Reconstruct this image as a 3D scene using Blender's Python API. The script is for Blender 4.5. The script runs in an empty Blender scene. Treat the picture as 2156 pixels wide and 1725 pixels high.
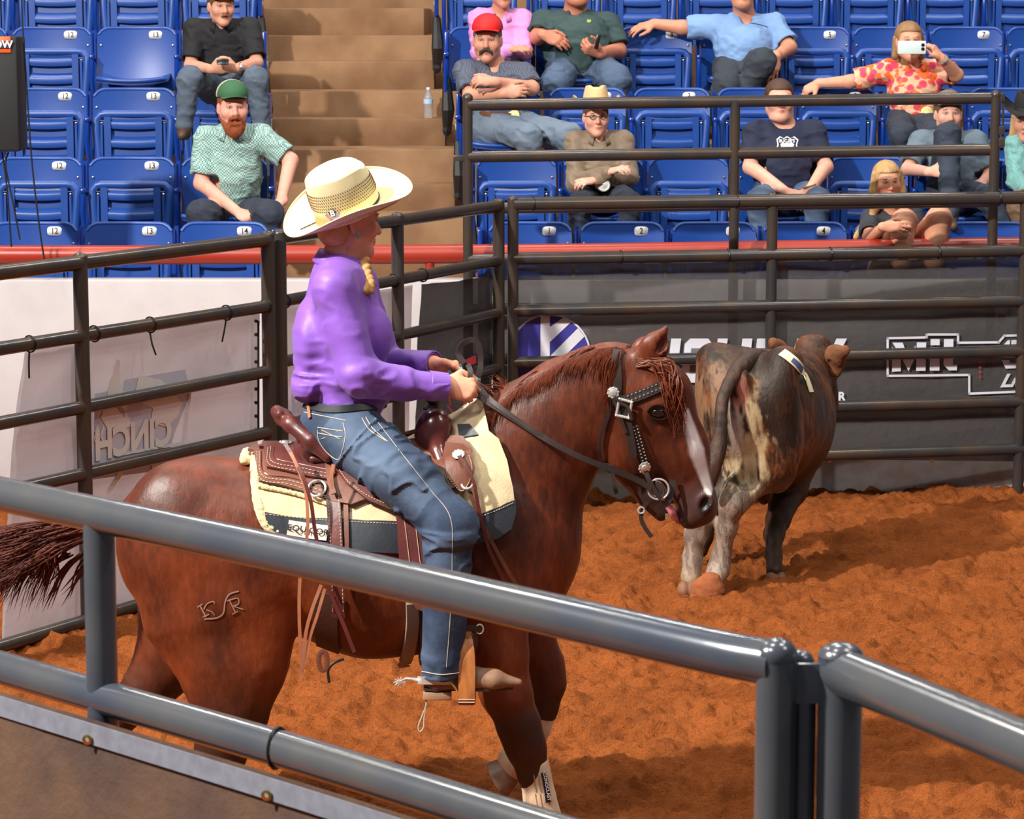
import bpy, bmesh, math, random
import numpy as np
from mathutils import Vector, Matrix
from mathutils.geometry import delaunay_2d_cdt
from math import sin, cos, pi, radians, sqrt, atan2

# ------------------------------------------------------------------ scene, camera, light
C = bpy.context.scene.collection
SC = bpy.context.scene
FPX, PITCH, CAMZ = 5700.0, radians(8.31), 2.9
cam_d = bpy.data.cameras.new('camera'); cam = bpy.data.objects.new('camera', cam_d); C.objects.link(cam)
cam.location = (0, 0, CAMZ); cam.rotation_euler = (pi/2 - PITCH, 0, 0)
cam_d.sensor_width = 36; cam_d.lens = FPX/2156*36
cam_d.dof.use_dof = True; cam_d.dof.focus_distance = 11.5; cam_d.dof.aperture_fstop = 11.0
cam_d.clip_start = .1; cam_d.clip_end = 200
SC.camera = cam
SC.view_settings.view_transform = 'Standard'; SC.view_settings.look = 'None'
SC.view_settings.gamma = 1; SC.view_settings.use_curve_mapping = False
SC.view_settings.exposure = 0.0
w = bpy.data.worlds.new('arena_air'); SC.world = w; w.use_nodes = True
w.node_tree.nodes['Background'].inputs[0].default_value = (.93, .92, 1.0, 1)
w.node_tree.nodes['Background'].inputs[1].default_value = 0.13

def look(o, t):
    o.rotation_euler = (Vector(t) - o.location).to_track_quat('-Z', 'Y').to_euler()
def area(name, loc, tgt, sx, sy, watt, col):
    d = bpy.data.lights.new(name, 'AREA'); d.shape = 'RECTANGLE'; d.size = sx; d.size_y = sy
    d.energy = watt; d.color = col
    o = bpy.data.objects.new(name, d); C.objects.link(o); o.location = loc; look(o, tgt); return o
# arena floodlights, all high above the frame
area('flood_light', (-9.0, 4.0, 10.2), (1.0, 12.5, .6), .5, .5, 4300, (1, .965, .90))
area('flood_light', (-5.5, 1.0, 12), (1.0, 11, .6), 1.0, 1.0, 600, (1, .97, .93))
area('flood_light', (7.5, 4.0, 12), (0.5, 12, .6), 1.0, 1.0, 280, (.96, .97, 1))
for lx, ly in ((-4.5, 13.5), (0.5, 13.0), (5.5, 13.5), (-1.5, 6.5), (3.5, 7.0)):
    area('strip_light', (lx, ly, 10.5), (lx, ly + .8, 0), 1.1, .25, 230, (1, .97, .86))

for lx in (-4.5, 0, 4.5): area('stand_light', (lx, 19.6, 9.5), (lx, 19.9, 0), 1.4, .4, 210, (1, .96, .92))

def U(u, v, Y):
    """point of the place on the plane y = Y seen at photograph pixel (u, v)"""
    x = (u - 1078)/FPX; y = (862.5 - v)/FPX
    dy = cos(PITCH) + y*sin(PITCH); dz = -sin(PITCH) + y*cos(PITCH)
    return Vector((x*Y/dy, Y, CAMZ + dz*Y/dy))
def Uz(u, v, z):
    x = (u - 1078)/FPX; y = (862.5 - v)/FPX
    dy = cos(PITCH) + y*sin(PITCH); dz = -sin(PITCH) + y*cos(PITCH)
    t = (z - CAMZ)/dz
    return Vector((x*t, dy*t, z))
def ray(u, v):
    x = (np.asarray(u, float) - 1078)/FPX; y = (862.5 - np.asarray(v, float))/FPX
    d = np.stack([x, cos(PITCH) + y*sin(PITCH), -sin(PITCH) + y*cos(PITCH)], -1)
    return d/np.linalg.norm(d, axis=-1, keepdims=True)

# ------------------------------------------------------------------ materials
def lin(c):
    c = [x/255 if max(c) > 1.001 else x for x in c[:3]]
    return tuple((x/12.92 if x <= .04045 else ((x+.055)/1.055)**2.4) for x in c) + (1,)
MATS = {}
def mat(name, col, rough=.6, metal=0, var=None, bump=None, bump2=None, attr=None, spec=.5, coat=0, sheen=0, coords='Object', stretch=None, sss=0):
    """var=(scale, amount, colour2); bump=(scale, strength, distance)"""
    if name in MATS: return MATS[name]
    m = bpy.data.materials.new(name); m.use_nodes = True; nt = m.node_tree; N = nt.nodes; L = nt.links
    b = N['Principled BSDF']; b.inputs['Roughness'].default_value = rough; b.inputs['Metallic'].default_value = metal
    b.inputs['Specular IOR Level'].default_value = spec
    b.inputs['Coat Weight'].default_value = coat; b.inputs['Coat Roughness'].default_value = .15
    if sheen: b.inputs['Sheen Weight'].default_value = sheen
    if sss: b.inputs['Subsurface Weight'].default_value = sss; b.inputs['Subsurface Radius'].default_value = (.02, .008, .004); b.inputs['Subsurface Scale'].default_value = .4
    b.inputs['Base Color'].default_value = lin(col)
    tc = N.new('ShaderNodeTexCoord'); src = tc.outputs[coords]
    if stretch:
        mp = N.new('ShaderNodeMapping'); mp.inputs['Scale'].default_value = stretch; L.new(src, mp.inputs[0]); src = mp.outputs[0]
    cur = None
    if attr:
        at = N.new('ShaderNodeAttribute'); at.attribute_name = attr; cur = at.outputs['Color']
        L.new(cur, b.inputs['Base Color'])
    if var:
        n = N.new('ShaderNodeTexNoise'); n.inputs['Scale'].default_value = var[0]; n.inputs['Detail'].default_value = 5; L.new(src, n.inputs['Vector'])
        cr = N.new('ShaderNodeValToRGB'); cr.color_ramp.elements[0].position = .35; cr.color_ramp.elements[1].position = .68
        L.new(n.outputs['Fac'], cr.inputs[0])
        mu = N.new('ShaderNodeMath'); mu.operation = 'MULTIPLY'; mu.inputs[1].default_value = var[1]; L.new(cr.outputs[0], mu.inputs[0])
        mx = N.new('ShaderNodeMix'); mx.data_type = 'RGBA'; L.new(mu.outputs[0], mx.inputs[0])
        if cur is not None: L.new(cur, mx.inputs[6])
        else: mx.inputs[6].default_value = lin(col)
        mx.inputs[7].default_value = lin(var[2]); L.new(mx.outputs[2], b.inputs['Base Color'])
    prev = None
    for bp in (bump, bump2):
        if not bp: continue
        n = N.new('ShaderNodeTexNoise'); n.inputs['Scale'].default_value = bp[0]; n.inputs['Detail'].default_value = 6; n.inputs['Roughness'].default_value = .6; L.new(src, n.inputs['Vector'])
        bn = N.new('ShaderNodeBump'); bn.inputs['Strength'].default_value = bp[1]; bn.inputs['Distance'].default_value = bp[2]
        L.new(n.outputs['Fac'], bn.inputs['Height'])
        if prev: L.new(prev, bn.inputs['Normal'])
        prev = bn.outputs[0]; L.new(prev, b.inputs['Normal'])
    MATS[name] = m
    return m

# ------------------------------------------------------------------ objects
def tag(o, label=None, cat=None, group=None, kind=None):
    if label: o['label'] = label
    if cat: o['category'] = cat
    if group: o['group'] = group
    if kind: o['kind'] = kind
    return o
def empty(name, loc, label=None, cat=None, group=None, rz=0):
    o = bpy.data.objects.new(name, None); C.objects.link(o); o.location = loc; o.rotation_euler = (0, 0, rz)
    o.empty_display_size = .05
    return tag(o, label, cat, group)
def mk(name, V, F, m, parent=None, smooth=True, cols=None, sharp=None, base=None):
    """V in world coordinates; the object sits at base, or at its parent"""
    V = np.asarray([tuple(v) for v in V] if not isinstance(V, np.ndarray) else V, dtype=float)
    me = bpy.data.meshes.new(name)
    if parent is not None and base is None:
        inv = world_inv(parent); V = V @ np.array(inv.to_3x3()).T + np.array(inv.translation)
    loc = None
    if parent is None:
        if base is None:
            lo, hi = V.min(0), V.max(0); base = ((lo[0]+hi[0])/2, (lo[1]+hi[1])/2, lo[2])
        loc = Vector(base); V = V - np.array(base)
    me.from_pydata([tuple(v) for v in V], [], [tuple(int(i) for i in f) for f in F]) if not isinstance(F, np.ndarray) else fast_mesh(me, V, F)
    if isinstance(m, (list, tuple)):
        for x in m: me.materials.append(x)
    else: me.materials.append(m)
    if cols is not None:
        a = me.color_attributes.new('Col', 'FLOAT_COLOR', 'POINT')
        c4 = np.ones((len(V), 4), dtype=np.float32); c4[:, :3] = cols
        a.data.foreach_set('color', c4.ravel())
    if smooth:
        me.polygons.foreach_set('use_smooth', [True]*len(me.polygons))
        if sharp: me.set_sharp_from_angle(angle=radians(sharp))
    me.update()
    o = bpy.data.objects.new(name, me); C.objects.link(o)
    if loc is not None: o.location = loc
    if parent is not None: o.parent = parent
    return o
def fast_mesh(me, V, F):
    me.vertices.add(len(V)); me.vertices.foreach_set('co', V.astype(np.float32).ravel())
    n, k = F.shape
    me.loops.add(n*k); me.loops.foreach_set('vertex_index', F.astype(np.int32).ravel())
    me.polygons.add(n); me.polygons.foreach_set('loop_start', np.arange(0, n*k, k, dtype=np.int32))
    try: me.polygons.foreach_set('loop_total', np.full(n, k, dtype=np.int32))
    except Exception: pass
    me.update(calc_edges=True)
def world_inv(o):
    M = Matrix.LocRotScale(o.location, o.rotation_euler, None)
    p = o.parent
    while p is not None:
        M = Matrix.LocRotScale(p.location, p.rotation_euler, None) @ M; p = p.parent
    return M.inverted()
def copy_tree(o, parent=None):
    c = o.copy(); C.objects.link(c); c.parent = parent
    for ch in list(o.children): copy_tree(ch, c)
    return c

class MB:
    def __init__(s): s.v = []; s.f = []
    def add(s, V, F):
        n = len(s.v); s.v += [Vector(v) for v in V]; s.f += [tuple(i+n for i in f) for f in F]; return s
    def box(s, c, size, R=None, bev=0):
        c = Vector(c); hx, hy, hz = [x/2 for x in size]
        if bev:
            bm = bmesh.new(); bmesh.ops.create_cube(bm, size=1)
            for v in bm.verts: v.co = Vector((v.co.x*size[0], v.co.y*size[1], v.co.z*size[2]))
            bmesh.ops.bevel(bm, geom=bm.edges[:], offset=bev, segments=2, affect='EDGES', profile=.5)
            V = [v.co.copy() for v in bm.verts]; bm.verts.index_update(); F = [[v.index for v in f.verts] for f in bm.faces]; bm.free()
        else:
            V = [Vector((x*hx, y*hy, z*hz)) for x in (-1, 1) for y in (-1, 1) for z in (-1, 1)]
            F = [(0, 1, 3, 2), (4, 6, 7, 5), (0, 4, 5, 1), (2, 3, 7, 6), (0, 2, 6, 4), (1, 5, 7, 3)]
        if R is not None: V = [R @ v for v in V]
        return s.add([v + c for v in V], F)
    def tube(s, pts, r, n=12, cap=True, ref=None, closed=False):
        pts = [Vector(p) for p in pts]; m = len(pts)
        rr = r if isinstance(r, (list, tuple)) else [r]*m
        V = []; F = []; prev = None
        for i, p in enumerate(pts):
            if closed: t = pts[(i+1) % m] - pts[i-1]
            else: t = (pts[min(i+1, m-1)] - pts[max(i-1, 0)])
            if t.length < 1e-9: t = Vector((0, 0, 1))
            t.normalize()
            if prev is None:
                a = Vector(ref) if ref else (Vector((0, 0, 1)) if abs(t.z) < .9 else Vector((1, 0, 0)))
            else: a = prev
            x = a - t*a.dot(t)
            if x.length < 1e-6: x = t.orthogonal()
            x.normalize(); y = t.cross(x); prev = x
            q = rr[i]; qa, qb = q if isinstance(q, (tuple, list)) else (q, q)
            for k in range(n):
                an = 2*pi*k/n; V.append(p + x*(cos(an)*qa) + y*(sin(an)*qb))
        for i in range(m if closed else m-1):
            j = (i+1) % m
            for k in range(n):
                k2 = (k+1) % n; F.append((i*n+k, i*n+k2, j*n+k2, j*n+k))
        if cap and not closed: F.append(tuple(range(n))[::-1]); F.append(tuple((m-1)*n+k for k in range(n)))
        return s.add(V, F)
    def ball(s, c, r, n=12, R=None):
        r = r if isinstance(r, (tuple, list)) else (r, r, r); c = Vector(c); V = []; F = []; m = n//2
        for i in range(m+1):
            ph = pi*i/m
            for k in range(n):
                th = 2*pi*k/n; v = Vector((sin(ph)*cos(th)*r[0], sin(ph)*sin(th)*r[1], cos(ph)*r[2]))
                V.append(c + (R @ v if R is not None else v))
        for i in range(m):
            for k in range(n):
                k2 = (k+1) % n; F.append((i*n+k, (i+1)*n+k, (i+1)*n+k2, i*n+k2))
        return s.add(V, F)
    def lathe(s, c, prof, n=20, axis=(0, 0, 1), cap=True):
        """prof = [(radius, height)...] about axis through c"""
        c = Vector(c); ax = Vector(axis).normalized(); x = ax.orthogonal().normalized(); y = ax.cross(x); V = []; F = []
        for r, h in prof:
            for k in range(n):
                an = 2*pi*k/n; V.append(c + ax*h + x*(cos(an)*r) + y*(sin(an)*r))
        for i in range(len(prof)-1):
            for k in range(n):
                k2 = (k+1) % n; F.append((i*n+k, i*n+k2, (i+1)*n+k2, (i+1)*n+k))
        if cap: F.append(tuple(range(n))[::-1]); F.append(tuple((len(prof)-1)*n+k for k in range(n)))
        return s.add(V, F)
    def prism(s, poly, depth, O=(0, 0, 0), X=(1, 0, 0), Z=(0, 0, 1), Y=None):
        """flat outline in X,Z axes, thickness along Y (default X cross Z turned to -Y)"""
        O = Vector(O); X = Vector(X); Z = Vector(Z); Yv = Vector(Y) if Y is not None else Z.cross(X)
        n = len(poly); V = [O + X*p[0] + Z*p[1] for p in poly]; V += [v + Yv*depth for v in V]
        F = [tuple(range(n)), tuple(range(2*n-1, n-1, -1))] + [(i, n+i, n+(i+1) % n, (i+1) % n) for i in range(n)]
        return s.add(V, F)
    def ribbon(s, pts, nrm, wid, th):
        """strap along pts, lying flat with normal nrm (one or per point)"""
        pts = [Vector(p) for p in pts]; m = len(pts); V = []; F = []
        for i, p in enumerate(pts):
            t = (pts[min(i+1, m-1)] - pts[max(i-1, 0)]).normalized()
            n = Vector(nrm[i] if isinstance(nrm, list) else nrm).normalized(); sd = t.cross(n).normalized(); n = sd.cross(t).normalized()
            w_ = (wid[i] if isinstance(wid, (list, tuple)) else wid)/2
            for a, b in ((-1, -1), (1, -1), (1, 1), (-1, 1)): V.append(p + sd*(a*w_) + n*(b*th/2))
        for i in range(m-1):
            for k in range(4): k2 = (k+1) % 4; F.append((i*4+k, i*4+k2, i*4+4+k2, i*4+4+k))
        F.append((3, 2, 1, 0)); F.append(tuple((m-1)*4+k for k in range(4)))
        return s.add(V, F)
    def build(s, name, m, parent=None, smooth=True, sharp=35, cols=None, base=None):
        return mk(name, s.v, s.f, m, parent, smooth, cols, sharp, base)

def spline(pts, n=8):
    """Catmull-Rom through pts"""
    P = [np.array(p, float) for p in pts]; out = []
    if len(P) < 3: return [tuple(p) for p in P]
    Q = [2*P[0]-P[1]] + P + [2*P[-1]-P[-2]]
    for i in range(1, len(Q)-2):
        a, b, c, d = Q[i-1:i+3]
        for k in range(n):
            t = k/n; out.append(tuple(.5*((2*b)+(-a+c)*t+(2*a-5*b+4*c-d)*t*t+(-a+3*b-3*c+d)*t**3)))
    out.append(tuple(P[-1])); return out

# text as a mesh lying in a plane
def text_mesh(txt, size, extrude=.0, bold=0, shear=0, xs=1):
    cu = bpy.data.curves.new('t', 'FONT'); cu.body = txt; cu.size = size; cu.extrude = extrude; cu.offset = bold; cu.shear = shear
    cu.align_x = 'CENTER'; cu.align_y = 'CENTER'; cu.resolution_u = 3
    o = bpy.data.objects.new('t', cu); C.objects.link(o)
    me = bpy.data.meshes.new_from_object(o)
    V = [v.co.copy() for v in me.vertices]; F = [tuple(p.vertices) for p in me.polygons]
    bpy.data.objects.remove(o); bpy.data.curves.remove(cu); bpy.data.meshes.remove(me)
    return [Vector((v.x*xs, v.y, v.z)) for v in V], F
def text_on(mb, txt, size, O, X, Z, N, **kw):
    V, F = text_mesh(txt, size, **kw); O = Vector(O); X = Vector(X); Z = Vector(Z); N = Vector(N)
    return mb.add([O + X*v.x + Z*v.y + N*v.z for v in V], F)

# ------------------------------------------------------------------ implicit surfaces
def _noise_tab(seed):
    return np.random.RandomState(seed).rand(4096)*2-1
def vnoise(P, scale=1., seed=0):
    """smooth value noise on points"""
    T = _noise_tab(seed); Q = P*scale; I = np.floor(Q).astype(np.int64); f = Q-I; f = f*f*(3-2*f)
    def h(dx, dy, dz): return T[((I[:, 0]+dx)*73856093 ^ (I[:, 1]+dy)*19349663 ^ (I[:, 2]+dz)*83492791) & 4095]
    x0 = h(0,0,0)*(1-f[:,0])+h(1,0,0)*f[:,0]; x1 = h(0,1,0)*(1-f[:,0])+h(1,1,0)*f[:,0]
    x2 = h(0,0,1)*(1-f[:,0])+h(1,0,1)*f[:,0]; x3 = h(0,1,1)*(1-f[:,0])+h(1,1,1)*f[:,0]
    return (x0*(1-f[:,1])+x1*f[:,1])*(1-f[:,2])+(x2*(1-f[:,1])+x3*f[:,1])*f[:,2]
def fbm(P, scale=1., seed=0, o=4):
    r = 0; a = 1; t = 0
    for i in range(o): r = r+a*vnoise(P, scale*2**i, seed+i*7); t += a; a *= .5
    return r/t
A3 = lambda p: np.array(tuple(p), float)
class S:
    """smooth union of tapered (elliptic) capsules and ellipsoids"""
    def __init__(s): s.p = []; s.post = None
    def cap(s, a, b, ra, rb=None, k=.02, side=None, wa=None, wb=None, op='+'):
        rb = ra if rb is None else rb
        a, b = A3(a), A3(b)
        if np.linalg.norm(a-b) < 1e-6: b = b+np.array([0, 0, 1e-4])
        s.p.append(('c', a, b, ra, rb, None if side is None else A3(Vector(side).normalized()), ra if wa is None else wa, rb if wb is None else wb, k, op))
        return s
    def chain(s, pts, rs, k=.02, side=None, ws=None):
        for i in range(len(pts)-1):
            s.cap(pts[i], pts[i+1], rs[i], rs[i+1], k, side, ws[i] if ws else None, ws[i+1] if ws else None)
        return s
    def ell(s, c, r, R=None, k=.02, op='+'):
        M = np.eye(3) if R is None else np.array(R)  # columns = axes
        s.p.append(('e', A3(c), np.array(r, float), M, k, op)); return s
    def box(s, c, h, R=None, rnd=.005, k=.01, op='+'):
        M = np.eye(3) if R is None else np.array(R)
        s.p.append(('b', A3(c), np.array(h, float), M, rnd, k, op)); return s
    def bounds(s, pad=.03):
        lo = np.full(3, 1e9); hi = -lo
        for q in s.p:
            if q[-1] == '-': continue
            if q[0] == 'c':
                r = max(q[3], q[4], q[6], q[7])
                for e in (q[1], q[2]): lo = np.minimum(lo, e-r); hi = np.maximum(hi, e+r)
            else:
                r = np.abs(q[3]) @ q[2]; lo = np.minimum(lo, q[1]-r); hi = np.maximum(hi, q[1]+r)
        return lo-pad, hi+pad
    def prim(s, q, P):
        if q[0] == 'c':
            _, a, b, ra, rb, sd, wa, wb, k, op = q
            ba = b-a; pa = P-a; t = np.clip(pa@ba/(ba@ba), 0, 1); v = pa-t[:, None]*ba; r = ra+(rb-ra)*t
            if sd is None: return np.sqrt((v*v).sum(1))-r
            ww = wa+(wb-wa)*t; qs = v@sd; qp2 = np.maximum((v*v).sum(1)-qs*qs, 0)
            k0 = np.sqrt(qs*qs/ww**2+qp2/r**2); k1 = np.sqrt(qs*qs/ww**4+qp2/r**4)+1e-9
            return np.where(k0 < .05, -np.minimum(r, ww), k0*(k0-1)/k1)
        if q[0] == 'e':
            _, c, r, M, k, op = q; v = (P-c)@M
            k0 = np.sqrt(((v/r)**2).sum(1)); k1 = np.sqrt(((v/r**2)**2).sum(1))+1e-9
            return np.where(k0 < .05, -r.min(), k0*(k0-1)/k1)
        _, c, h, M, rnd, k, op = q; v = np.abs((P-c)@M)-(h-rnd)
        return np.sqrt((np.maximum(v, 0)**2).sum(1))+np.minimum(v.max(1), 0)-rnd
    def __call__(s, P):
        d = np.full(len(P), 1e3)
        for q in s.p:
            k, op = q[-2], q[-1]
            if q[0] == 'c': c0 = (q[1]+q[2])/2; R = np.linalg.norm(q[1]-q[2])/2+max(q[3], q[4], q[6], q[7])
            else: c0 = q[1]; R = np.linalg.norm(q[2])
            far = np.sqrt(((P-c0)**2).sum(1))-R
            if op == '+': m = far < d+k
            elif op == '-': m = far < k+.02
            else: m = np.ones(len(P), bool)
            if not m.any(): continue
            e = s.prim(q, P[m]); dm = d[m]
            if op == '+':
                h = np.maximum(k-np.abs(dm-e), 0)/k if k > 0 else 0
                dm = np.minimum(dm, e)-h*h*k*.25
            elif op == '-':
                h = np.maximum(k-np.abs(dm+e), 0)/k if k > 0 else 0
                dm = np.maximum(dm, -e)+h*h*k*.25
            else: dm = np.maximum(dm, e)
            d[m] = dm
        if s.post: d = s.post(P, d)
        return d

def nets(f, lo, hi, h, B=8):
    """surface nets mesh of f=0, sparse blocks"""
    lo = np.array(lo, float); n = (np.ceil((np.array(hi)-lo)/h/B).astype(int)+1)
    bi = np.stack(np.meshgrid(*[np.arange(k) for k in n], indexing='ij'), -1).reshape(-1, 3)
    cen = lo+(bi*B+B/2)*h; dc = f(cen); act = np.abs(dc) < B*h*.5*1.75*1.25+h*2
    N = n*B
    G = np.full(tuple(N), 1.0, np.float32); G4 = G.reshape(n[0], B, n[1], B, n[2], B)
    sg = np.where(dc < 0, -1., 1.).reshape(tuple(n)); G4[:] = sg[:, None, :, None, :, None]
    ab = bi[act]; loc = np.stack(np.meshgrid(*[np.arange(B)]*3, indexing='ij'), -1).reshape(-1, 3)
    for i in range(0, len(ab), 1500):
        q = ab[i:i+1500]; idx = (q[:, None, :]*B+loc[None]).reshape(-1, 3)
        G[idx[:, 0], idx[:, 1], idx[:, 2]] = f(lo+idx*h)
    # only keep the regions near the surface
    ins = G < 0
    c = ins[:-1, :-1, :-1].astype(np.int8)
    tot = np.zeros_like(c)
    for dx in (0, 1):
        for dy in (0, 1):
            for dz in (0, 1):
                tot += ins[dx:N[0]-1+dx, dy:N[1]-1+dy, dz:N[2]-1+dz]
    cell = (tot > 0) & (tot < 8); ci = np.argwhere(cell)
    if len(ci) == 0: return np.zeros((0, 3)), np.zeros((0, 4), int)
    vid = np.full(cell.shape, -1, np.int32); vid[ci[:, 0], ci[:, 1], ci[:, 2]] = np.arange(len(ci))
    acc = np.zeros((len(ci), 3)); cnt = np.zeros(len(ci))
    cor = [(a, b, c_) for a in (0, 1) for b in (0, 1) for c_ in (0, 1)]
    for a in cor:
        for ax in range(3):
            if a[ax]: continue
            b = list(a); b[ax] = 1
            ga = G[ci[:, 0]+a[0], ci[:, 1]+a[1], ci[:, 2]+a[2]]; gb = G[ci[:, 0]+b[0], ci[:, 1]+b[1], ci[:, 2]+b[2]]
            m = (ga < 0) != (gb < 0); t = np.where(m, ga/(ga-gb+1e-12), 0)
            p = np.repeat(np.array([a], float), len(ci), 0); p[:, ax] += t
            acc[m] += p[m]; cnt[m] += 1
    V = lo+(ci+acc/cnt[:, None])*h
    Fs = []
    for ax in range(3):
        o1, o2 = [(1, 2), (2, 0), (0, 1)][ax]
        sl = [slice(0, N[k]-1) for k in range(3)]; sl2 = list(sl); sl2[ax] = slice(1, N[ax])
        a = ins[tuple(sl)]; b = ins[tuple(sl2)]
        e = np.argwhere(a != b)
        e = e[(e[:, o1] > 0) & (e[:, o2] > 0)]
        if not len(e): continue
        sgn = a[e[:, 0], e[:, 1], e[:, 2]]
        def g(d1, d2):
            q = e.copy(); q[:, o1] -= d1; q[:, o2] -= d2; return vid[q[:, 0], q[:, 1], q[:, 2]]
        Q = np.stack([g(1, 1), g(0, 1), g(0, 0), g(1, 0)], 1)
        Q[~sgn] = Q[~sgn][:, ::-1]; Fs.append(Q)
    F = np.concatenate(Fs); F = F[(F >= 0).all(1)]
    return V, F
def relax(V, F, it=1, lam=.5):
    for _ in range(it):
        s = np.zeros_like(V); c = np.zeros(len(V))
        for k in range(4):
            a, b = F[:, k], F[:, (k+1) % 4]
            np.add.at(s, a, V[b]); np.add.at(c, a, 1); np.add.at(s, b, V[a]); np.add.at(c, b, 1)
        V = V+lam*(s/np.maximum(c, 1)[:, None]-V)
    return V
def smesh(name, sdf, h, m, parent=None, color=None, clip=None, it=1, base=None, disp=None, lo=None, hi=None):
    l, u = sdf.bounds() if lo is None else (lo, hi)
    V, F = nets(sdf, l, u, h)
    if it: V = relax(V, F, it)
    if disp is not None: V = V + disp(V)
    cols = None if color is None else color(V)
    return mk(name, V, F, m, parent, True, cols, None, base)
def linc(c): return np.array(lin(c)[:3])
# ------------------------------------------------------------------ the setting
M_dirt = mat('orange_dirt', (184, 102, 50), .95, var=(3.2, .7, (140, 72, 32)), bump=(34, 1.0, .05), bump2=(110, 1.0, .02), spec=.1)
M_conc = mat('brown_painted_concrete', (146, 112, 82), .85, var=(3.0, .75, (112, 80, 56)), bump=(40, .35, .006), spec=.25)
M_white = mat('white_painted_wall', (190, 182, 183), .8, var=(6, .3, (172, 163, 163)), bump=(25, .3, .004), spec=.2)
M_base = mat('grey_footing', (176, 172, 172), .8, var=(9, .5, (140, 122, 110)), spec=.2)
M_red = mat('red_painted_pipe', (160, 48, 34), .35, var=(7, .45, (150, 48, 30)), bump=(30, .1, .003))
M_pipe = mat('dark_grey_pipe', (58, 56, 58), .24, metal=.25, var=(5, .7, (84, 66, 50)), bump=(30, .12, .002), stretch=(1, 1, .6))
M_pipeF = mat('blue_grey_pipe', (64, 70, 82), .22, metal=.2, coat=.7, var=(3, .55, (98, 94, 86)), bump=(22, .1, .002))
M_dark = mat('black_iron', (28, 28, 30), .5)
M_zip = mat('black_plastic', (16, 16, 18), .4)
M_brass = mat('brass', (222, 178, 82), .25, metal=1)
M_steel = mat('bright_steel', (205, 205, 210), .25, metal=1)
YW = 17.35

def ground():
    xs = np.arange(-4.0, 4.2, .017); ys = np.arange(4.2, 17.42, .017)
    Xg, Yg = np.meshgrid(xs, ys, indexing='ij'); P = np.stack([Xg.ravel(), Yg.ravel(), 0*Xg.ravel()], 1)
    z = .028*fbm(P, 1.1, 3, 3)
    c = fbm(P, 5.5, 11, 4); z += .050*np.abs(c)**1.2*np.sign(c)
    c = fbm(P, 15, 21, 3); z += .038*c
    cl = np.maximum(vnoise(P, 11, 31), .15)-.15; z += .035*cl
    rs = np.random.RandomState(4)
    holes = [(Uz(650, 1515, 0), .10, .05), (Uz(720, 1460, 0), .07, .03), (Uz(1345, 1640, 0), .12, .035), (Uz(1500, 1245, 0), .16, .05), (Uz(1880, 1110, 0), .16, .04)]
    for _ in range(90): holes.append((Vector((rs.uniform(-3.4, 4), rs.uniform(7.5, 16.8), 0)), rs.uniform(.05, .12), rs.uniform(.012, .035)))
    for c_, r, d in holes:
        q = ((P[:, 0]-c_.x)**2+((P[:, 1]-c_.y)*.8)**2)/r**2
        z += -d*np.exp(-q*1.3)+d*.45*np.exp(-(np.sqrt(q)-1.5)**2*4)
    z += .012*fbm(P, 42, 51, 2)
    z += -.13*np.clip((P[:, 1]-14)/3, 0, 1)-.07*np.clip((P[:, 1]-16.3)/.6, 0, 1)
    z += .10*np.exp(-((P[:, 1]-17.0)/.5)**2)*np.clip((P[:, 0]-1.6)/1.2, 0, 1)*.6
    V = P.copy(); V[:, 2] = z; nx, ny = len(xs), len(ys)
    i = (np.arange(nx-1)[:, None]*ny+np.arange(ny-1)[None]).ravel()
    F = np.stack([i, i+ny, i+ny+1, i+1], 1)
    o = mk('floor', V, F, M_dirt, base=(0, 10, 0)); o['kind'] = 'structure'
ground()

# arena wall, footing, red rail
MB().box((0, YW+.08, .505), (16, .16, 1.41), bev=.02).build('wall_far', M_white, base=(0, YW, 0))['kind'] = 'structure'
MB().box((1.9, YW-.012, 0), (6.6, .02, .44)).build('baseboard_far', M_base, base=(1.9, YW, 0))['kind'] = 'structure'
rr = empty('red_rail', (0, 17.47, 1.2), 'thick red painted pipe rail running along the top of the white arena wall', 'rail')
MB().tube(spline([(-7, 17.47, 1.362), (-.8, 17.47, 1.362), (3, 17.47, 1.41), (7, 17.47, 1.45)], 6), .062, 18).build('rail', M_red, rr)
for x in (U(905, 570, 17.47).x, -3.6, 1.75, 4.2): MB().tube([(x, 17.47, 1.19), (x, 17.47, 1.37)], .03, 12).build('rail_post', M_red, rr)

# stands: one tread per seat row
ROWY = [18.0, 18.94, 19.88, 20.82, 21.76, 22.7]
TOPV = [470, 333, 187, 58, -65, -190]
TREADV = [745, 600, 456, 315, 192, 75]
ROWZ = [U(1078, v, y).z for v, y in zip(TOPV, ROWY)]
TRZ = [U(1078, v, y-.6).z for v, y in zip(TREADV, ROWY)]
AX0, AX1 = [], []
def block(name, x0, x1, y0, y1, z0, z1, m=None, bev=.012):
    o = MB().box(((x0+x1)/2, (y0+y1)/2, (z0+z1)/2), (x1-x0, y1-y0, z1-z0), bev=bev).build(name, m or M_conc, base=((x0+x1)/2, (y0+y1)/2, z0))
    o['kind'] = 'structure'; return o
for i in range(6):
    y0 = ROWY[i]-.6 if i else YW+.17
    y1 = ROWY[i+1]-.6 if i < 5 else 24.5
    block('stand_tier', -7, 7.5, y0, y1, -.1, TRZ[i])
HALF = {2: (530, 975), 3: (390, 958), 4: (250, 938), 5: (129, 915)}
for i in range(1, 6):
    yf = ROWY[i]-.6
    v, ur = {1: (665, 990), 2: (530, 978), 3: (390, 958), 4: (250, 938), 5: (129, 915)}[i]
    y = yf-.36; z = U(1078, v, y).z
    block('stair_step', U(572, 300, yf).x-.05, U(ur, 300, y).x, y, yf+.01, TRZ[i-1]-.01, z)
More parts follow.
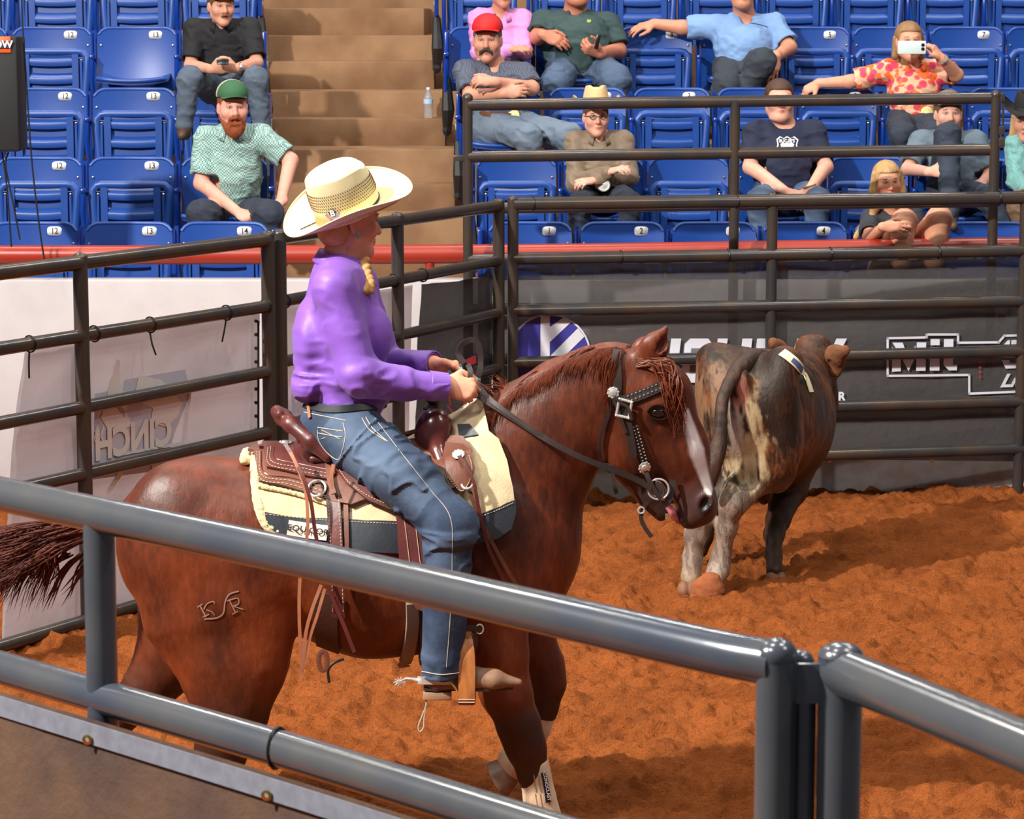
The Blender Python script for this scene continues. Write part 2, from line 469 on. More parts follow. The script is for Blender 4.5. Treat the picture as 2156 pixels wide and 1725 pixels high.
block('stair_step', U(556, 20, ROWY[5]).x, U(894, 20, ROWY[5]).x, 22.6, 24.5, TRZ[5]-.01, U(1078, 17, 22.6).z)
block('wall_back', -7, 7.5, 24.5, 24.7, 0, 6)

# ------------------------------------------------------------------ stadium seats
M_blue = mat('blue_plastic', (22, 66, 146), .38, var=(5, .25, (38, 78, 152)), bump=(300, .08, .0008), spec=.55)
M_bluem = mat('blue_enamel_iron', (14, 54, 142), .22, var=(9, .2, (20, 60, 150)), spec=.6)
M_plate = mat('white_number_plate', (238, 236, 234), .4)
M_ink = mat('black_ink', (18, 18, 20), .5)
def rtop(x, W, top, r): 
    a = abs(x)-(W-r); return top-(r-sqrt(max(r*r-a*a, 0))) if a > 0 else top
def shell(W, z0, top, r, yf, th, nx=22, nz=10, skew=0):
    """curved board: x in +-W, z from z0 to rounded top, front surface y = yf(x, z)"""
    V = []; F = []
    for s in (0, 1):
        for i in range(nx+1):
            x = -W+2*W*(.5-.5*cos(pi*i/nx))
            for j in range(nz+1):
                z = z0+(rtop(x, W, top, r)-z0)*(j/nz)
                V.append((x*(1+skew*(top-z)), yf(x, z)+s*th, z))
    n = (nx+1)*(nz+1)
    for i in range(nx):
        for j in range(nz):
            a = i*(nz+1)+j; F += [(a, a+nz+1, a+nz+2, a+1), (n+a, n+a+1, n+a+nz+2, n+a+nz+1)]
    rim = [i*(nz+1) for i in range(nx+1)]+[nx*(nz+1)+j for j in range(1, nz+1)]+[i*(nz+1)+nz for i in range(nx-1, -1, -1)]+[j for j in range(nz-1, 0, -1)]
    for a, b in zip(rim, rim[1:]+rim[:1]): F.append((a, n+a, n+b, b))
    return V, F
def backf(x, z): return -.045*(x/.275)**2+(z-.4)*.10+.012*sin((z-.4)*7)
def seat_proto(kind):
    r = empty('stadium_seat', (0, 0, 0))
    m = MB(); m.add(*shell(.278, .34, .82, .085, backf, .018))
    m.tube([(x, backf(x, rtop(x, .278, .815, .085))+.009, rtop(x, .278, .815, .085)) for x in np.linspace(-.27, .27, 24)], .0135, 8)
    m.build('backrest', M_blue, r, sharp=50)
    b = MB()
    for s in (-1, 1): b.ball((s*.252, backf(.252, .69)-.004, .685), (.010, .006, .010), 8)
    b.build('bolt', M_steel, r)
    if kind == 'up':
        p = MB(); W = .252; zt = .648; yb = -.085
        yf = lambda x, z: yb+.02*(x/.25)**2*0+(z-.3)*.06
        p.add(*shell(W, .22, zt, .05, lambda x, z: yf(x, z)+.036, .008, skew=-.12))
        # raised rim
        rim = [(-W*.90, yf(0, .22), .22)]+[(-W*.985, yf(0, .5), .5), (-W, yf(0, .58), .585)]+[(x, yf(0, .63), rtop(x, W, zt-.008, .055)) for x in np.linspace(-W*.985, W*.985, 18)]+[(W, yf(0, .58), .585), (W*.985, yf(0, .5), .5), (W*.90, yf(0, .22), .22)]
        p.tube(rim, [(.014, .026)]*len(rim), 8, ref=(0, -1, 0))
        for s in (-1, 1):
            p.box((s*.172, yf(0, .42)+.006, .42), (.045, .035, .40)); p.box((s*.212, yf(0, .5)+.002, .44), (.014, .03, .26))
        for k, z in enumerate((.612, .478, .344)):
            sec = [(0.026, -.004), (-.014, -.034), (-.020, -.046), (-.010, -.084), (.028, -.088)]
            V = []; F = []
            for i in range(9):
                x = -.15+.3*i/8; bow = .006*(x/.15)**2
                V += [(x, yf(0, z)+q[0]+bow, z+q[1]+bow) for q in sec]
            for i in range(8):
                for j in range(4): a = i*5+j; F.append((a, a+1, a+6, a+5))
            F += [tuple(range(5)), tuple(range(44, 39, -1))]
            p.add(V, F)
        p.build('seat_pan', M_blue, r, sharp=50)
        h = MB()
        for s in (-1, 1): h.ball((s*.212, yf(0, .585)-.018, .575), (.009, .008, .009), 8); h.box((s*.208, yf(0, .6)-.012, .593), (.03, .006, .006))
        h.build('hinge_bolt', M_steel, r)
    else:
        p = MB(); V = []; F = []; nx, ny = 16, 10
        for s in (0, 1):
            for i in range(nx+1):
                x = -.235+.47*i/nx
                for j in range(ny+1):
                    t = j/ny; y = -.02-.42*t*(1-.10*(x/.235)**4); z = .425+.05*(x/.235)**2*(1-t*.6)-.03*sin(pi*t*.9)+.02*t-.04*max(t-.85, 0)*3
                    V.append((x, y, z-s*.022))
        n = (nx+1)*(ny+1)
        for i in range(nx):
            for j in range(ny): a = i*(ny+1)+j; F += [(a, a+1, a+ny+2, a+ny+1), (n+a, n+a+ny+1, n+a+ny+2, n+a+1)]
        rim = [i*(ny+1) for i in range(nx+1)]+[nx*(ny+1)+j for j in range(1, ny+1)]+[i*(ny+1)+ny for i in range(nx-1, -1, -1)]+[j for j in range(ny-1, 0, -1)]
        for a, b2 in zip(rim, rim[1:]+rim[:1]): F.append((a, b2, n+b2, n+a))
        p.add(V, F)
        p.tube([(x, -.44+.04*(x/.235)**4, .425+.02*(x/.235)**2) for x in np.linspace(-.23, .23, 16)], .017, 8)
        p.build('seat_pan', M_blue, r, sharp=50)
    for s in (-1,):
        b = MB()
        x = s*.300
        b.box((x, .015, .40), (.026, .05, .80)); b.box((x-.012, -.02, .695), (.010, .03, .17))
        b.box((x, -.09, .60), (.034, .17, .035), bev=.012); b.tube([(x, -.15, .59), (x, -.17, .45), (x, -.10, .3), (x, -.02, 0)], .016, 8)
        b.build('bracket', M_bluem, r)
    return r
P_UP, P_DN = seat_proto('up'), seat_proto('down')
PLATES = {}
def plate(num, root):
    if num not in PLATES:
        pl = MB(); W, H = .047, .031
        pl.prism([(W*np.sign(cos(a))*abs(cos(a))**.6, H*np.sign(sin(a))*abs(sin(a))**.6) for a in np.linspace(0, 2*pi, 25)[:-1]], .004, (0, 0, 0), (1, 0, 0), (0, 0, 1), Y=(0, -1, 0))
        tx = MB(); text_on(tx, num, .058, (0, -.0055, 0), (1, 0, 0), (0, 0, 1), (0, -1, 0), xs=.8, bold=.0009)
        PLATES[num] = (pl, tx)
    pl, tx = PLATES[num]; z = .765; x = .128; yy = backf(x, z)-.004; b = root.location
    o = mk('number_plate', [v+Vector((x, yy, z)) for v in pl.v], pl.f, M_plate, base=(x, yy, z)); o.parent = root
    o2 = mk('numeral', [v+Vector((x, yy, z)) for v in tx.v], tx.f, M_ink, smooth=False, base=(x, yy, z)); o2.parent = o; o2.location = (0, 0, 0)
ORD = ['front row', 'second row', 'third row', 'fourth row', 'top row']
SEATS = {}
def seat(row, side, u, num, kind='up', order=None, extra='', pitch=.60):
    src = P_UP if kind == 'up' else P_DN
    o = copy_tree(src); Y = ROWY[row]; p = U(u, TOPV[row]+60, Y)
    o.location = (p.x, Y, ROWZ[row]-.82); o.scale = (pitch/.60, 1, 1)
    who = (', numbered '+{'1': 'one', '2': 'two', '3': 'three', '4': 'four', '5': 'five', '7': 'seven', '12': 'twelve', '13': 'thirteen', '14': 'fourteen'}[num]) if num else ''
    if extra: who = ''
    lab = f"blue {'shut' if kind == 'up' else 'open'} seat{who}, {ORD[row]} {side} of stairs{extra}"
    tag(o, lab, 'seat', f'blue stadium seats {side} of the stairs')
    if num: plate(num, o)
    SEATS[(row, side, num or order)] = o
    return o
L_ = [(0, [(72, '12'), (272, '13'), (472, '14')], .63), (1, [(83, '12'), (278, '13'), (473, None)], .645), (2, [(97, '12'), (283, '13'), (470, None)], .65),
      (3, [(-67, None), (110, '12'), (289, '13'), (467, None)], .653), (4, [(-52, None), (120, None), (292, None), (463, None)], .655)]
for row, lst, pt in L_:
    for k, (u, n) in enumerate(lst):
        kind = 'up'; ex = ''
        if (row, n) == (3, '13'): kind = 'down'
        if u > 460 and row in (1, 2, 3): kind = 'up' if row == 1 and False else 'down'
        if row == 1 and n is None: ex = ', under the bearded man in the green cap'
        if row == 2 and n is None: kind = 'up'; ex = ', behind the bearded man in the green cap'
        if row == 3 and u > 460: ex = ', under the man in the black shirt'
        if row == 3 and u < 0: ex = ', cut by the frame'
        if row == 4: ex = [', cut by the left edge', ', behind the seat numbered 12', ', behind the open seat numbered 13', ', behind the man in the black shirt'][k]
        seat(row, 'left', u, n, kind, k, ex, pt)
R_ = {0: [(1116, '1'), (1310, '2'), (1503, '3'), (1694, '4'), (1886, None), (2078, None)],
      1: [(1087, None), (1270, None), (1449, None), (1636, None), (1827, '5'), (2010, None), (2195, None)],
      2: [(1058, None), (1237, '2'), (1414, '3'), (1590, '4'), (1764, '5'), (1940, None), (2120, '7')],
      3: [(1022, None), (1205, None), (1379, '3'), (1552, None), (1712, '5'), (1873, None), (2036, '7'), (2196, None)],
      4: [(1015, None), (1192, None), (1351, None), (1510, None), (1670, None), (1827, None), (1986, None), (2145, None)]}
DOWN = {(0, 4), (0, 5), (1, 1), (1, 3), (1, 5), (1, 6), (2, 0), (2, 5), (3, 0), (3, 1), (3, 3)}
EX = {(0, 4): ', under the blonde woman', (0, 5): ', beside the bare knees', (1, 0): ', nearest stairs, behind seat 1', (1, 1): ', under the youth in the straw hat',
      (1, 2): ', between hat and navy shirt', (1, 3): ', under the woman in the navy T-shirt', (1, 5): ', under the youth with one knee raised', (1, 6): ', under the person in the shiny jacket',
      (2, 0): ', under the man in the red cap', (2, 5): ', under the woman holding a white phone', (3, 0): ', under the person in the pink shirt', (3, 1): ', under the man in the dark green shirt',
      (3, 3): ', under the man in the light blue shirt', (3, 5): ', behind the woman holding a white phone', (3, 7): ', cut off by frame'}
for row in R_:
    for k, (u, n) in enumerate(R_[row]):
        ex = EX.get((row, k), '')
        if row == 4: ex = ', ' + ['nearest the stairs', 'second', 'third', 'fourth', 'fifth', 'sixth', 'seventh', 'eighth and cut off,'][k] + ('' if k in (0,) else ' from the stairs')
        if row == 3 and k == 7: ex = ', cut by the frame'
        seat(row, 'right', u, n, 'down' if (row, k) in DOWN else 'up', k, ex)
for P_ in (P_UP, P_DN):
    for ch in list(P_.children): bpy.data.objects.remove(ch)
    bpy.data.objects.remove(P_)
# end standards beside the stairs: black iron feet with an oval badge
M_badge = mat('pale_badge', (196, 190, 172), .5)
for i in range(5):
    for side, u in (('left', [575, 573, 566, 560, 552][i]), ('right', [1010, 990, 965, 941, 920][i])):
        Y = ROWY[i]; x = U(u, 100, Y).x; z = ROWZ[i]-.82
        s = empty('end_standard', (x, Y, z), f'blue iron end frame of the {ORD[i]} of seats, {side} side of the stairs', 'seat frame', 'end frames of the seat rows')
        m = MB(); m.box((x, Y-.06, z+.62), (.03, .22, .34), bev=.01); m.box((x, Y-.10, z+.62), (.045, .26, .035), bev=.012); m.tube([(x, Y-.02, z+.46), (x, Y+.0, z+.2)], .02, 8)
        m.build('frame', M_bluem, s)
        m = MB(); m.tube([(x, Y-.08, z+.44), (x+(.01), Y-.12, z+.2), (x, Y-.05, z+.02)], [.03, .05, .03], 8); m.ball((x, Y-.08, z+.04), (.035, .07, .04), 8)
        m.build('foot', M_dark, s)
        m = MB(); sx = 1 if side == 'left' else -1
        m.lathe((x+sx*.015, Y-.08, z+.60), [(.028, 0), (.028, .006)], 16, axis=(sx, 0, 0)); m.lathe((x+sx*.015, Y-.08, z+.545), [(.028, 0), (.028, .006)], 16, axis=(sx, 0, 0))
        m.build('badge', M_badge, s)

# ------------------------------------------------------------------ pipe fences
def rail_pts(line, z, n=1): return [(p[0], p[1], z) for p in line]
def fence(name, line, zs, posts, r, label, cat='fence', m=None, postr=None, ztop=None, zbot=-.2, dome=True):
    """line = plan points; posts = plan points"""
    m = m or M_pipe; postr = postr or r
    c = line[0]; root = empty(name, (c[0], c[1], 0), label, cat)
    for z in zs: MB().tube(rail_pts(line, z), r if z == zs[0] else r*.9, 20).build('rail', m, root)
    for (x, y) in posts:
        zt = (ztop or zs[0]+r*.75)
        p = MB().tube([(x, y, zbot), (x, y, zt)], postr, 20)
        if dome: p.ball((x, y, zt), (postr*1.03, postr*1.03, postr*.6), 16)
        p.build('post', m, root)
    return root
xy = lambda p: (p.x, p.y)
PA0, PA1 = U(1080, 432, 16.5), U(2166, 417, 17.09)
dA = (PA1-PA0).normalized(); 
lineA = [xy(PA0), xy(PA1)]
fA = fence('pipe_fence_panel', lineA, [1.755, 1.42, 1.10, .78, .455, .15], [xy(PA0), xy(U(1626, 450, 16.8)), xy(PA1-dA*.02)], .042,
      'dark six-rail pipe fence panel in front of the black sponsor banner', postr=.034)
PC0 = PA1+dA*.09
fence('pipe_fence_panel', [xy(PC0), xy(PC0+Vector((1.2, -.1, 0)))], [1.755, 1.42, 1.10, .78, .455, .15], [xy(PC0)], .042, 'dark pipe fence panel cut off by the right edge of the frame', postr=.034)
PB0, PB1 = Uz(1050, 432, 1.75), Uz(588, 499, 1.75)
PB0 = Vector((PB0.x, PB0.y, 0)); PB1 = Vector((PB1.x, PB1.y, 0))
PD0, PD1 = Uz(563, 503, 1.75), Uz(-60, 579, 1.75); PD1 = PD0+(PD1-PD0)*1.5
def onl(a, b, u):
    """plan point of the line a-b seen at pixel column u"""
    t = np.linspace(-.2, 1.3, 3000); P = np.array([a.x, a.y])[None]+t[:, None]*np.array([b.x-a.x, b.y-a.y])[None]
    uu = 1078+FPX*P[:, 0]/(P[:, 1]*cos(PITCH)+(CAMZ-1.2)*sin(PITCH)); i = np.argmin(abs(uu-u)); return tuple(P[i])
ZL = [1.745, 1.40, 1.06, .74, .03]
fB = fence('pipe_fence_panel', [xy(PB0), xy(PB1)], [1.745, 1.41, 1.09, .75, .40, .03], [xy(PB0), onl(PB0, PB1, 838), xy(PB1)], .036, 'dark pipe fence panel behind the rider, between her hat and the corner posts')
fC = fence('pipe_fence_panel', [xy(PD0), xy(PD1)], ZL, [xy(PD0), onl(PD0, PD1, 174)], .036, 'dark pipe fence panel at the left, behind the horse and its tail')
# raised gate leaning against the arena wall
g0, g1 = U(985, 222, 17.2), U(2092, 208, 17.22)
gz = [U(1540, v, 17.2).z for v in (214, 323, 432, 540, 645, 750, 856)]
gt = empty('pipe_gate', (g0.x, 17.2, .33), 'tall dark pipe gate standing against the arena wall in front of the right-hand seats', 'gate')
for z in gz: MB().tube([(g0.x, 17.2, z-.022), (g1.x, 17.22, z+.022)], .037, 18).build('rail', M_pipe, gt)
for u in (985, 1546, 2092):
    x = U(u, 400, 17.2).x; zt = gz[0]+(.02 if u < 1500 else .04) if u != 1546 else gz[0]
    p = MB().tube([(x, 17.2, U(u, 868, 17.2).z), (x, 17.2, zt)], .032, 18); p.ball((x, 17.2, U(u, 868, 17.2).z), .032, 12)
    if u != 1546: p.ball((x, 17.2, zt), .035, 14)
    p.build('post', M_pipe, gt)
m = MB()
for v in (205, 275, 300, 605, 672): q = U(2108, v, 17.2); MB().box(q, (.04, .05, .055), bev=.004).build('hinge', M_pipe, gt)
MB().tube([U(2112, 200, 17.2), U(2112, 300, 17.2)], .007, 8).build('hinge_pin', M_pipe, gt); q = U(968, 333, 17.2); MB().box(q, (.08, .05, .035), bev=.004).build('latch_bracket', M_pipe, gt)

# foreground round-pen fence
a0, a1, a2 = Uz(-160, 1005, 1.75), Uz(650, 1179, 1.75), Uz(1638, 1398, 1.75)
mid = Uz(0, 1040, 1.75)
lf = [xy(Vector(p)) for p in spline([tuple(Uz(-180, 1001, 1.75)), tuple(mid), tuple(a1), tuple(Uz(1150, 1292, 1.75)), tuple(Uz(1500, 1372, 1.75)), tuple(a2)], 6)]
def at_u(line, u, z=1.6):
    best = None
    for (x0, y0), (x1, y1) in zip(line, line[1:]):
        for t in np.linspace(0, 1, 60):
            x, y = x0+(x1-x0)*t, y0+(y1-y0)*t; uu = 1078+FPX*x/(y*cos(PITCH)+(CAMZ-z)*sin(PITCH))
            if best is None or abs(uu-u) < best[0]: best = (abs(uu-u), x, y)
    return best[1:]
ZF2 = 1.315
pe0, pe1 = at_u(lf, 211), at_u(lf, 1632)
fE = fence('foreground_fence_panel', lf, [1.75], [], .042, 'nearest pipe fence panel, running from the left edge to the domed posts', m=M_pipeF)
lw = [p for p in lf if p[0] < pe1[0]]
MB().tube(rail_pts(lf, ZF2), .041, 20).build('rail', M_pipeF, fE)
MB().tube(rail_pts(lf, .2), .041, 20).build('rail', M_pipeF, fE)
MB().tube([(pe0[0], pe0[1], 0), (pe0[0], pe0[1], 1.74)], .037, 20).build('post', M_pipeF, fE)
p = MB().tube([(pe1[0], pe1[1], -.03), (pe1[0], pe1[1], 1.765)], .037, 24); p.ball((pe1[0], pe1[1], 1.765), (.039, .039, .032), 18); p.build('post', M_pipeF, fE)
x, y = pe1; MB().tube([(x+.052, y+.02, -.03), (x+.052, y+.02, 1.735)], .024, 16).ball((x+.045, y+.035, 1.745), (.028, .028, .022), 14).build('latch_rod', M_pipeF, fE)
MB().box((x+.075, y-.005, 1.715), (.095, .014, .075), bev=.004).build('latch_plate', M_pipeF, fE)
q0 = Uz(1770, 1398, 1.75); q1 = Uz(2420, 1662, 1.75); q1 = q0+(q1-q0)*2.2
fF = fence('foreground_fence_panel', [xy(q0), xy(q1)], [1.735, 1.30, .2], [xy(q0)], .043, 'nearest pipe fence panel at the lower right, starting at the right domed post', m=M_pipeF, ztop=1.765, postr=.0405)
# ---- zip ties
def ztie(p, d, r, parent, tail=None, name='cable_tie'):
    """ring round a rail at p with rail direction d"""
    m = MB(); d = Vector((d[0], d[1], 0)).normalized(); a = Vector((0, 0, 1)); b = d.cross(a)
    m.tube([Vector(p)+(a*cos(t)+b*sin(t))*(r+.004) for t in np.linspace(0, 2*pi, 20)[:-1]], .004, 6, closed=True)
    if tail: m.tube([Vector(p)+Vector((0, -.02, -r)), Vector(p)+Vector((tail[0]*.4, -.04, -r-tail[1]*.5)), Vector(p)+Vector((tail[0], -.04, -r-tail[1]))], .0045, 6)
    return m.build(name, M_zip, parent)
def rail_at(a, b, u, z): q = onl(a, b, u); return (q[0], q[1], z)
for u, tl in ((65, (.0, .12)), (200, None), (318, (.03, .11)), (478, (-.02, .11)), (560, None)): ztie(rail_at(PD0, PD1, u, 1.40), PD0-PD1, .034, fC, tl)
for u, tl in ((600, (-.01, .10)), (890, None), (830, None)): ztie(rail_at(PB0, PB1, u, 1.41), PB0-PB1, .034, fB, tl)
ztie(rail_at(PA0, PA1, 1122, 1.755), dA, .042, fA); ztie(rail_at(PA0, PA1, 1549, 1.755), dA, .042, fA); ztie(rail_at(PA0, PA1, 2098, 1.755), dA, .042, fA)
for u in (1306, 1532, 1747, 1974): ztie(rail_at(PA0, PA1, u, 1.42), dA, .038, fA)
for u in (583,):
    q = at_u(lf, u, ZF2); ztie((q[0], q[1], ZF2), (1, -.4), .041, fE)
# ------------------------------------------------------------------ banners
def mesh_cloth(name, col, alpha, rough=.7, var=None, trans=0):
    m = mat(name, col, rough, var=var, bump=(14, .35, .02))
    nt = m.node_tree; b = nt.nodes['Principled BSDF']; out = nt.nodes['Material Output']
    t = nt.nodes.new('ShaderNodeBsdfTransparent'); mx = nt.nodes.new('ShaderNodeMixShader'); mx.inputs[0].default_value = 1-alpha
    src_ = b.outputs[0]
    if trans:
        tr = nt.nodes.new('ShaderNodeBsdfTranslucent'); tr.inputs[0].default_value = lin(col); m2 = nt.nodes.new('ShaderNodeMixShader'); m2.inputs[0].default_value = trans
        nt.links.new(b.outputs[0], m2.inputs[1]); nt.links.new(tr.outputs[0], m2.inputs[2]); src_ = m2.outputs[0]
    nt.links.new(src_, mx.inputs[1]); nt.links.new(t.outputs[0], mx.inputs[2]); nt.links.new(mx.outputs[0], out.inputs[0])
    return m
M_black = mesh_cloth('black_mesh_vinyl', (82, 78, 78), .62)
M_wvin = mesh_cloth('white_mesh_vinyl', (232, 224, 228), .80, trans=.5)
M_smoke = mesh_cloth('smoky_vinyl', (58, 52, 54), .80)
M_print = mat('white_print', (222, 220, 230), .6); M_bluep = mat('violet_blue_print', (60, 56, 150), .6); M_pink = mat('red_print', (200, 60, 70), .6)
M_ghost = mat('pale_cream_print', (222, 210, 204), .7); M_ghost2 = mat('pale_grey_print', (196, 190, 202), .7)
M_brown = mesh_cloth('brown_mesh_vinyl', (96, 70, 52), .93, var=(4, .8, (60, 46, 44)))
M_hem = mat('grey_hem', (118, 120, 132), .6, var=(30, .5, (88, 88, 98)))
class Plane:
    """vertical plane through two plan points, pushed back by off"""
    def __init__(s, a, b, off):
        a = Vector((a[0], a[1], 0)); b = Vector((b[0], b[1], 0)); s.d = (b-a).normalized(); s.n = Vector((s.d.y, -s.d.x, 0))
        if s.n.y > 0: s.n = -s.n            # towards the camera
        s.a = a-s.n*off; s.off = off
    def px(s, u, v, lift=0):
        r = Vector(ray(u, v)); o = Vector((0, 0, CAMZ)); q = s.a+s.n*lift
        t = (q-o).dot(s.n)/r.dot(s.n); return o+r*t
def sheet(pl, outline, name, m, parent, wav=.01, step=.06, seed=1, th=.003):
    """hanging cloth with the outline given in photograph pixels"""
    P = [pl.px(u, v) for u, v in outline]; S2 = [((p-pl.a).dot(pl.d), p.z) for p in P]
    V, F = cdt(S2, step)
    N = len(V); arr = np.array([(pl.a+pl.d*x)[:] for x, z in V]); arr[:, 2] = [z for x, z in V]
    wv = fbm(arr, 3, seed, 3)*wav*2.2; n = np.array(pl.n)
    A = arr+wv[:, None]*n; B = A-n*th
    FF = [f for f in F]+[tuple(i+N for i in f[::-1]) for f in F]
    return mk(name, np.concatenate([A, B]), FF, m, parent)
def cdt(poly, step):
    poly = [Vector((p[0], p[1])) for p in poly]; dense = []
    for a, b in zip(poly, poly[1:]+poly[:1]):
        k = max(1, int((b-a).length/step)); dense += [a+(b-a)*(i/k) for i in range(k)]
    n = len(dense); xs = [p.x for p in dense]; ys = [p.y for p in dense]
    pts = list(dense); arr = np.array([(p.x, p.y) for p in dense])
    gx, gy = np.meshgrid(np.arange(min(xs)+step*.6, max(xs), step), np.arange(min(ys)+step*.6, max(ys), step))
    G = np.stack([gx.ravel(), gy.ravel()], 1); inside = np.zeros(len(G), bool); B = np.roll(arr, -1, 0)
    for (x0, y0), (x1, y1) in zip(arr, B):
        if y0 == y1: continue
        c = ((y0 > G[:, 1]) != (y1 > G[:, 1])) & (G[:, 0] < (x1-x0)*(G[:, 1]-y0)/(y1-y0)+x0); inside ^= c
    G = G[inside]
    if len(G):
        dm = np.min(((G[:, None]-arr[None])**2).sum(-1), 1) if len(G)*n < 4e7 else np.ones(len(G)); G = G[dm > (step*.45)**2]
    pts += [Vector((a, b)) for a, b in G]
    r = delaunay_2d_cdt(pts, [(i, (i+1) % n) for i in range(n)], [], 1, 1e-6)
    return [(v.x, v.y) for v in r[0]], [tuple(f) for f in r[2]]
def decal(pl, polys, name, m, parent, lift=.012, th=.002):
    mb = MB()
    for poly in polys:
        P = [pl.px(u, v, lift) for u, v in poly]; ar = sum((p-pl.a).dot(pl.d)*q.z-(q-pl.a).dot(pl.d)*p.z for p, q in zip(P, P[1:]+P[:1]))
        if ar < 0: P = P[::-1]
        n = len(P); V = P+[p-pl.n*th for p in P]
        V2, F2 = cdt([((p-pl.a).dot(pl.d), p.z) for p in P], 10)
        mb.add([pl.a+pl.n*lift+pl.d*x+Vector((0, 0, z)) for x, z in V2], F2)
    return mb.build(name, m, parent, smooth=False)
def stroke(pts, w_):
    """polyline to quads of width w_ pixels"""
    out = []
    for (a, b), (c, d) in zip(pts, pts[1:]):
        L = sqrt((c-a)**2+(d-b)**2); tx, ty = (c-a)/L, (d-b)/L; nx, ny = -ty*w_/2, tx*w_/2; ex, ey = tx*w_/2, ty*w_/2
        out.append([(a+nx-ex, b+ny-ey), (c+nx+ex, d+ny+ey), (c-nx+ex, d-ny+ey), (a-nx-ex, b-ny-ey)])
    return out
# black sponsor banner behind the far panel
plA = Plane(lineA[0], lineA[1], .075)
bA = sheet(plA, [(1050, 556), (1300, 554), (1540, 550), (1760, 545), (2160, 540), (2156, 972), (1740, 968), (1240, 975), (1056, 985)], 'sponsor_banner', M_black, None, .008, .08)
tag(bA, 'long black mesh banner with HOLIDAY lettering tied along the far fence', 'banner')
hm = sheet(plA, [(1050, 548), (1540, 544), (2160, 534), (2160, 544), (1540, 554), (1050, 558)], 'hem', M_hem, bA, .008, .08, th=.006)
cx, cy, R = 1157, 748, 87
circ = lambda r, n=40: [(cx+r*cos(t), cy+r*sin(t)) for t in np.linspace(0, 2*pi, n+1)[:-1]]
decal(plA, [circ(R)], 'emblem_ring', M_print, bA, .020); decal(plA, [circ(R-4)], 'emblem_disc', M_bluep, bA, .024)
decal(plA, [[(1138, 663), (1157.5, 661), (1157.5, 835), (1138, 833)], [(1157.5, 689), (1187.6, 668), (1204, 677), (1157.5, 720.6)], [(1159.8, 748.5), (1217, 691), (1230.5, 709), (1186.5, 752), (1158, 780)]], 'emblem_stripes', M_print, bA, .028)
# block lettering HOLIDAY
def glyphs(x0, x1, y0, y1):
    W_ = 58; h = y1-y0; sl = .12
    def P(q, x): return [(x+a+(h-b*h)*0+(1-b)*h*sl*1.0, y0+b*h) for a, b in q]
    s = 21; out = []
    xs_ = x0
    def rect(a, b, c, d): return [(a, b), (c, b), (c, d), (a, d)]
    L = {'H': [rect(0, 0, s, 1), rect(38, 0, 38+s, 1), rect(s, .4, 38, .6)],
         'O': [[(10, 0), (48, 0), (58, .12), (58, .88), (48, 1), (10, 1), (0, .88), (0, .12)]],
         'L': [rect(0, 0, s, 1), rect(s, .8, 46, 1)], 'I': [rect(0, 0, s, 1)],
         'D': [rect(0, 0, s, 1), [(s, 0), (46, 0), (58, .14), (58, .86), (46, 1), (s, 1), (s, .8), (37, .78), (37, .22), (s, .2)]],
         'A': [[(18, 0), (42, 0), (62, 1), (41, 1), (36, .74), (24, .74), (19, 1), (-2, 1)]], 'Y': [[(-2, 0), (20, 0), (30, .34), (40, 0), (62, 0), (41, .6), (41, 1), (19, 1), (19, .6)]]}
    adv = {'H': 68, 'O': 68, 'L': 52, 'I': 31, 'D': 67, 'A': 60, 'Y': 60}
    for ch in 'HOLIDAY':
        for q in L[ch]: out.append(P(q, xs_))
        xs_ += adv[ch]
    return out
decal(plA, glyphs(1364, 1790, 713, 806), 'lettering', M_print, bA, .020)
decal(plA, [[(1455, 733), (1474, 733), (1471, 786), (1452, 786)]], 'letter_counter', M_black, bA, .025)
decal(plA, [[(1703, 733), (1711, 733), (1714, 760), (1702, 760)]], 'letter_counter', M_black, bA, .025)
mb = MB(); text_on(mb, 'R', .078, plA.px(1772, 836, .02), plA.d if plA.d.x > 0 else -plA.d, (0, 0, 1), plA.n, bold=.003); mb.build('lettering', M_print, bA, smooth=False)
k5 = lambda pts: [(1780+a/5.734, 640+b/5.734) for a, b in pts]
bx = stroke(k5([(2118, 380), (1920, 385), (1850, 465), (1360, 470), (1360, 370), (980, 370), (980, 405), (510, 415), (510, 870), (1495, 858), (1495, 1085), (2090, 1060)]), 4.7)
decal(plA, bx, 'logo_outline', M_print, bA, .020)
decal(plA, [k5(q) for q in ([(563, 520), (668, 640), (668, 815), (563, 820)], [(567, 468), (690, 468), (766, 660), (845, 500), (845, 640), (762, 812), (650, 600)], [(862, 465), (975, 465), (967, 808), (853, 810)],
     [(1028, 425), (1138, 425), (1138, 500), (1028, 500)], [(1022, 535), (1138, 535), (1135, 806), (1018, 806)], [(1190, 425), (1305, 425), (1299, 735), (1350, 735), (1345, 803), (1250, 803), (1185, 740)],
     [(1915, 490), (1960, 440), (1988, 440), (1985, 490)], [(2005, 438), (2118, 432), (2118, 485), (2000, 490)], [(1900, 600), (2110, 600), (2110, 775), (2075, 775), (2075, 650), (1945, 650)],
     [(1885, 680), (1985, 678), (1985, 715), (2058, 715), (2058, 778), (1935, 782)])], 'lettering', M_print, bA, .020)
cr = stroke(k5([(1420, 703), (1575, 701)]), 1.0)+stroke(k5([(1680, 698), (1820, 692)]), 1.0)+stroke(k5([(1626, 740), (1620, 915)]), 1.0)+stroke(k5([(1612, 700), (1640, 700)]), 4)
for q in (1450, 1508, 1562): cr += stroke(k5([(q, 690), (q, 716)]), 1.6)
for q in (1688, 1742, 1800): cr += stroke(k5([(q, 682), (q, 710)]), 1.6)
for q in (770, 825, 885): cr += stroke(k5([(1612, q), (1636, q)]), 1.6)
decal(plA, cr, 'crosshair', M_pink, bA, .022)
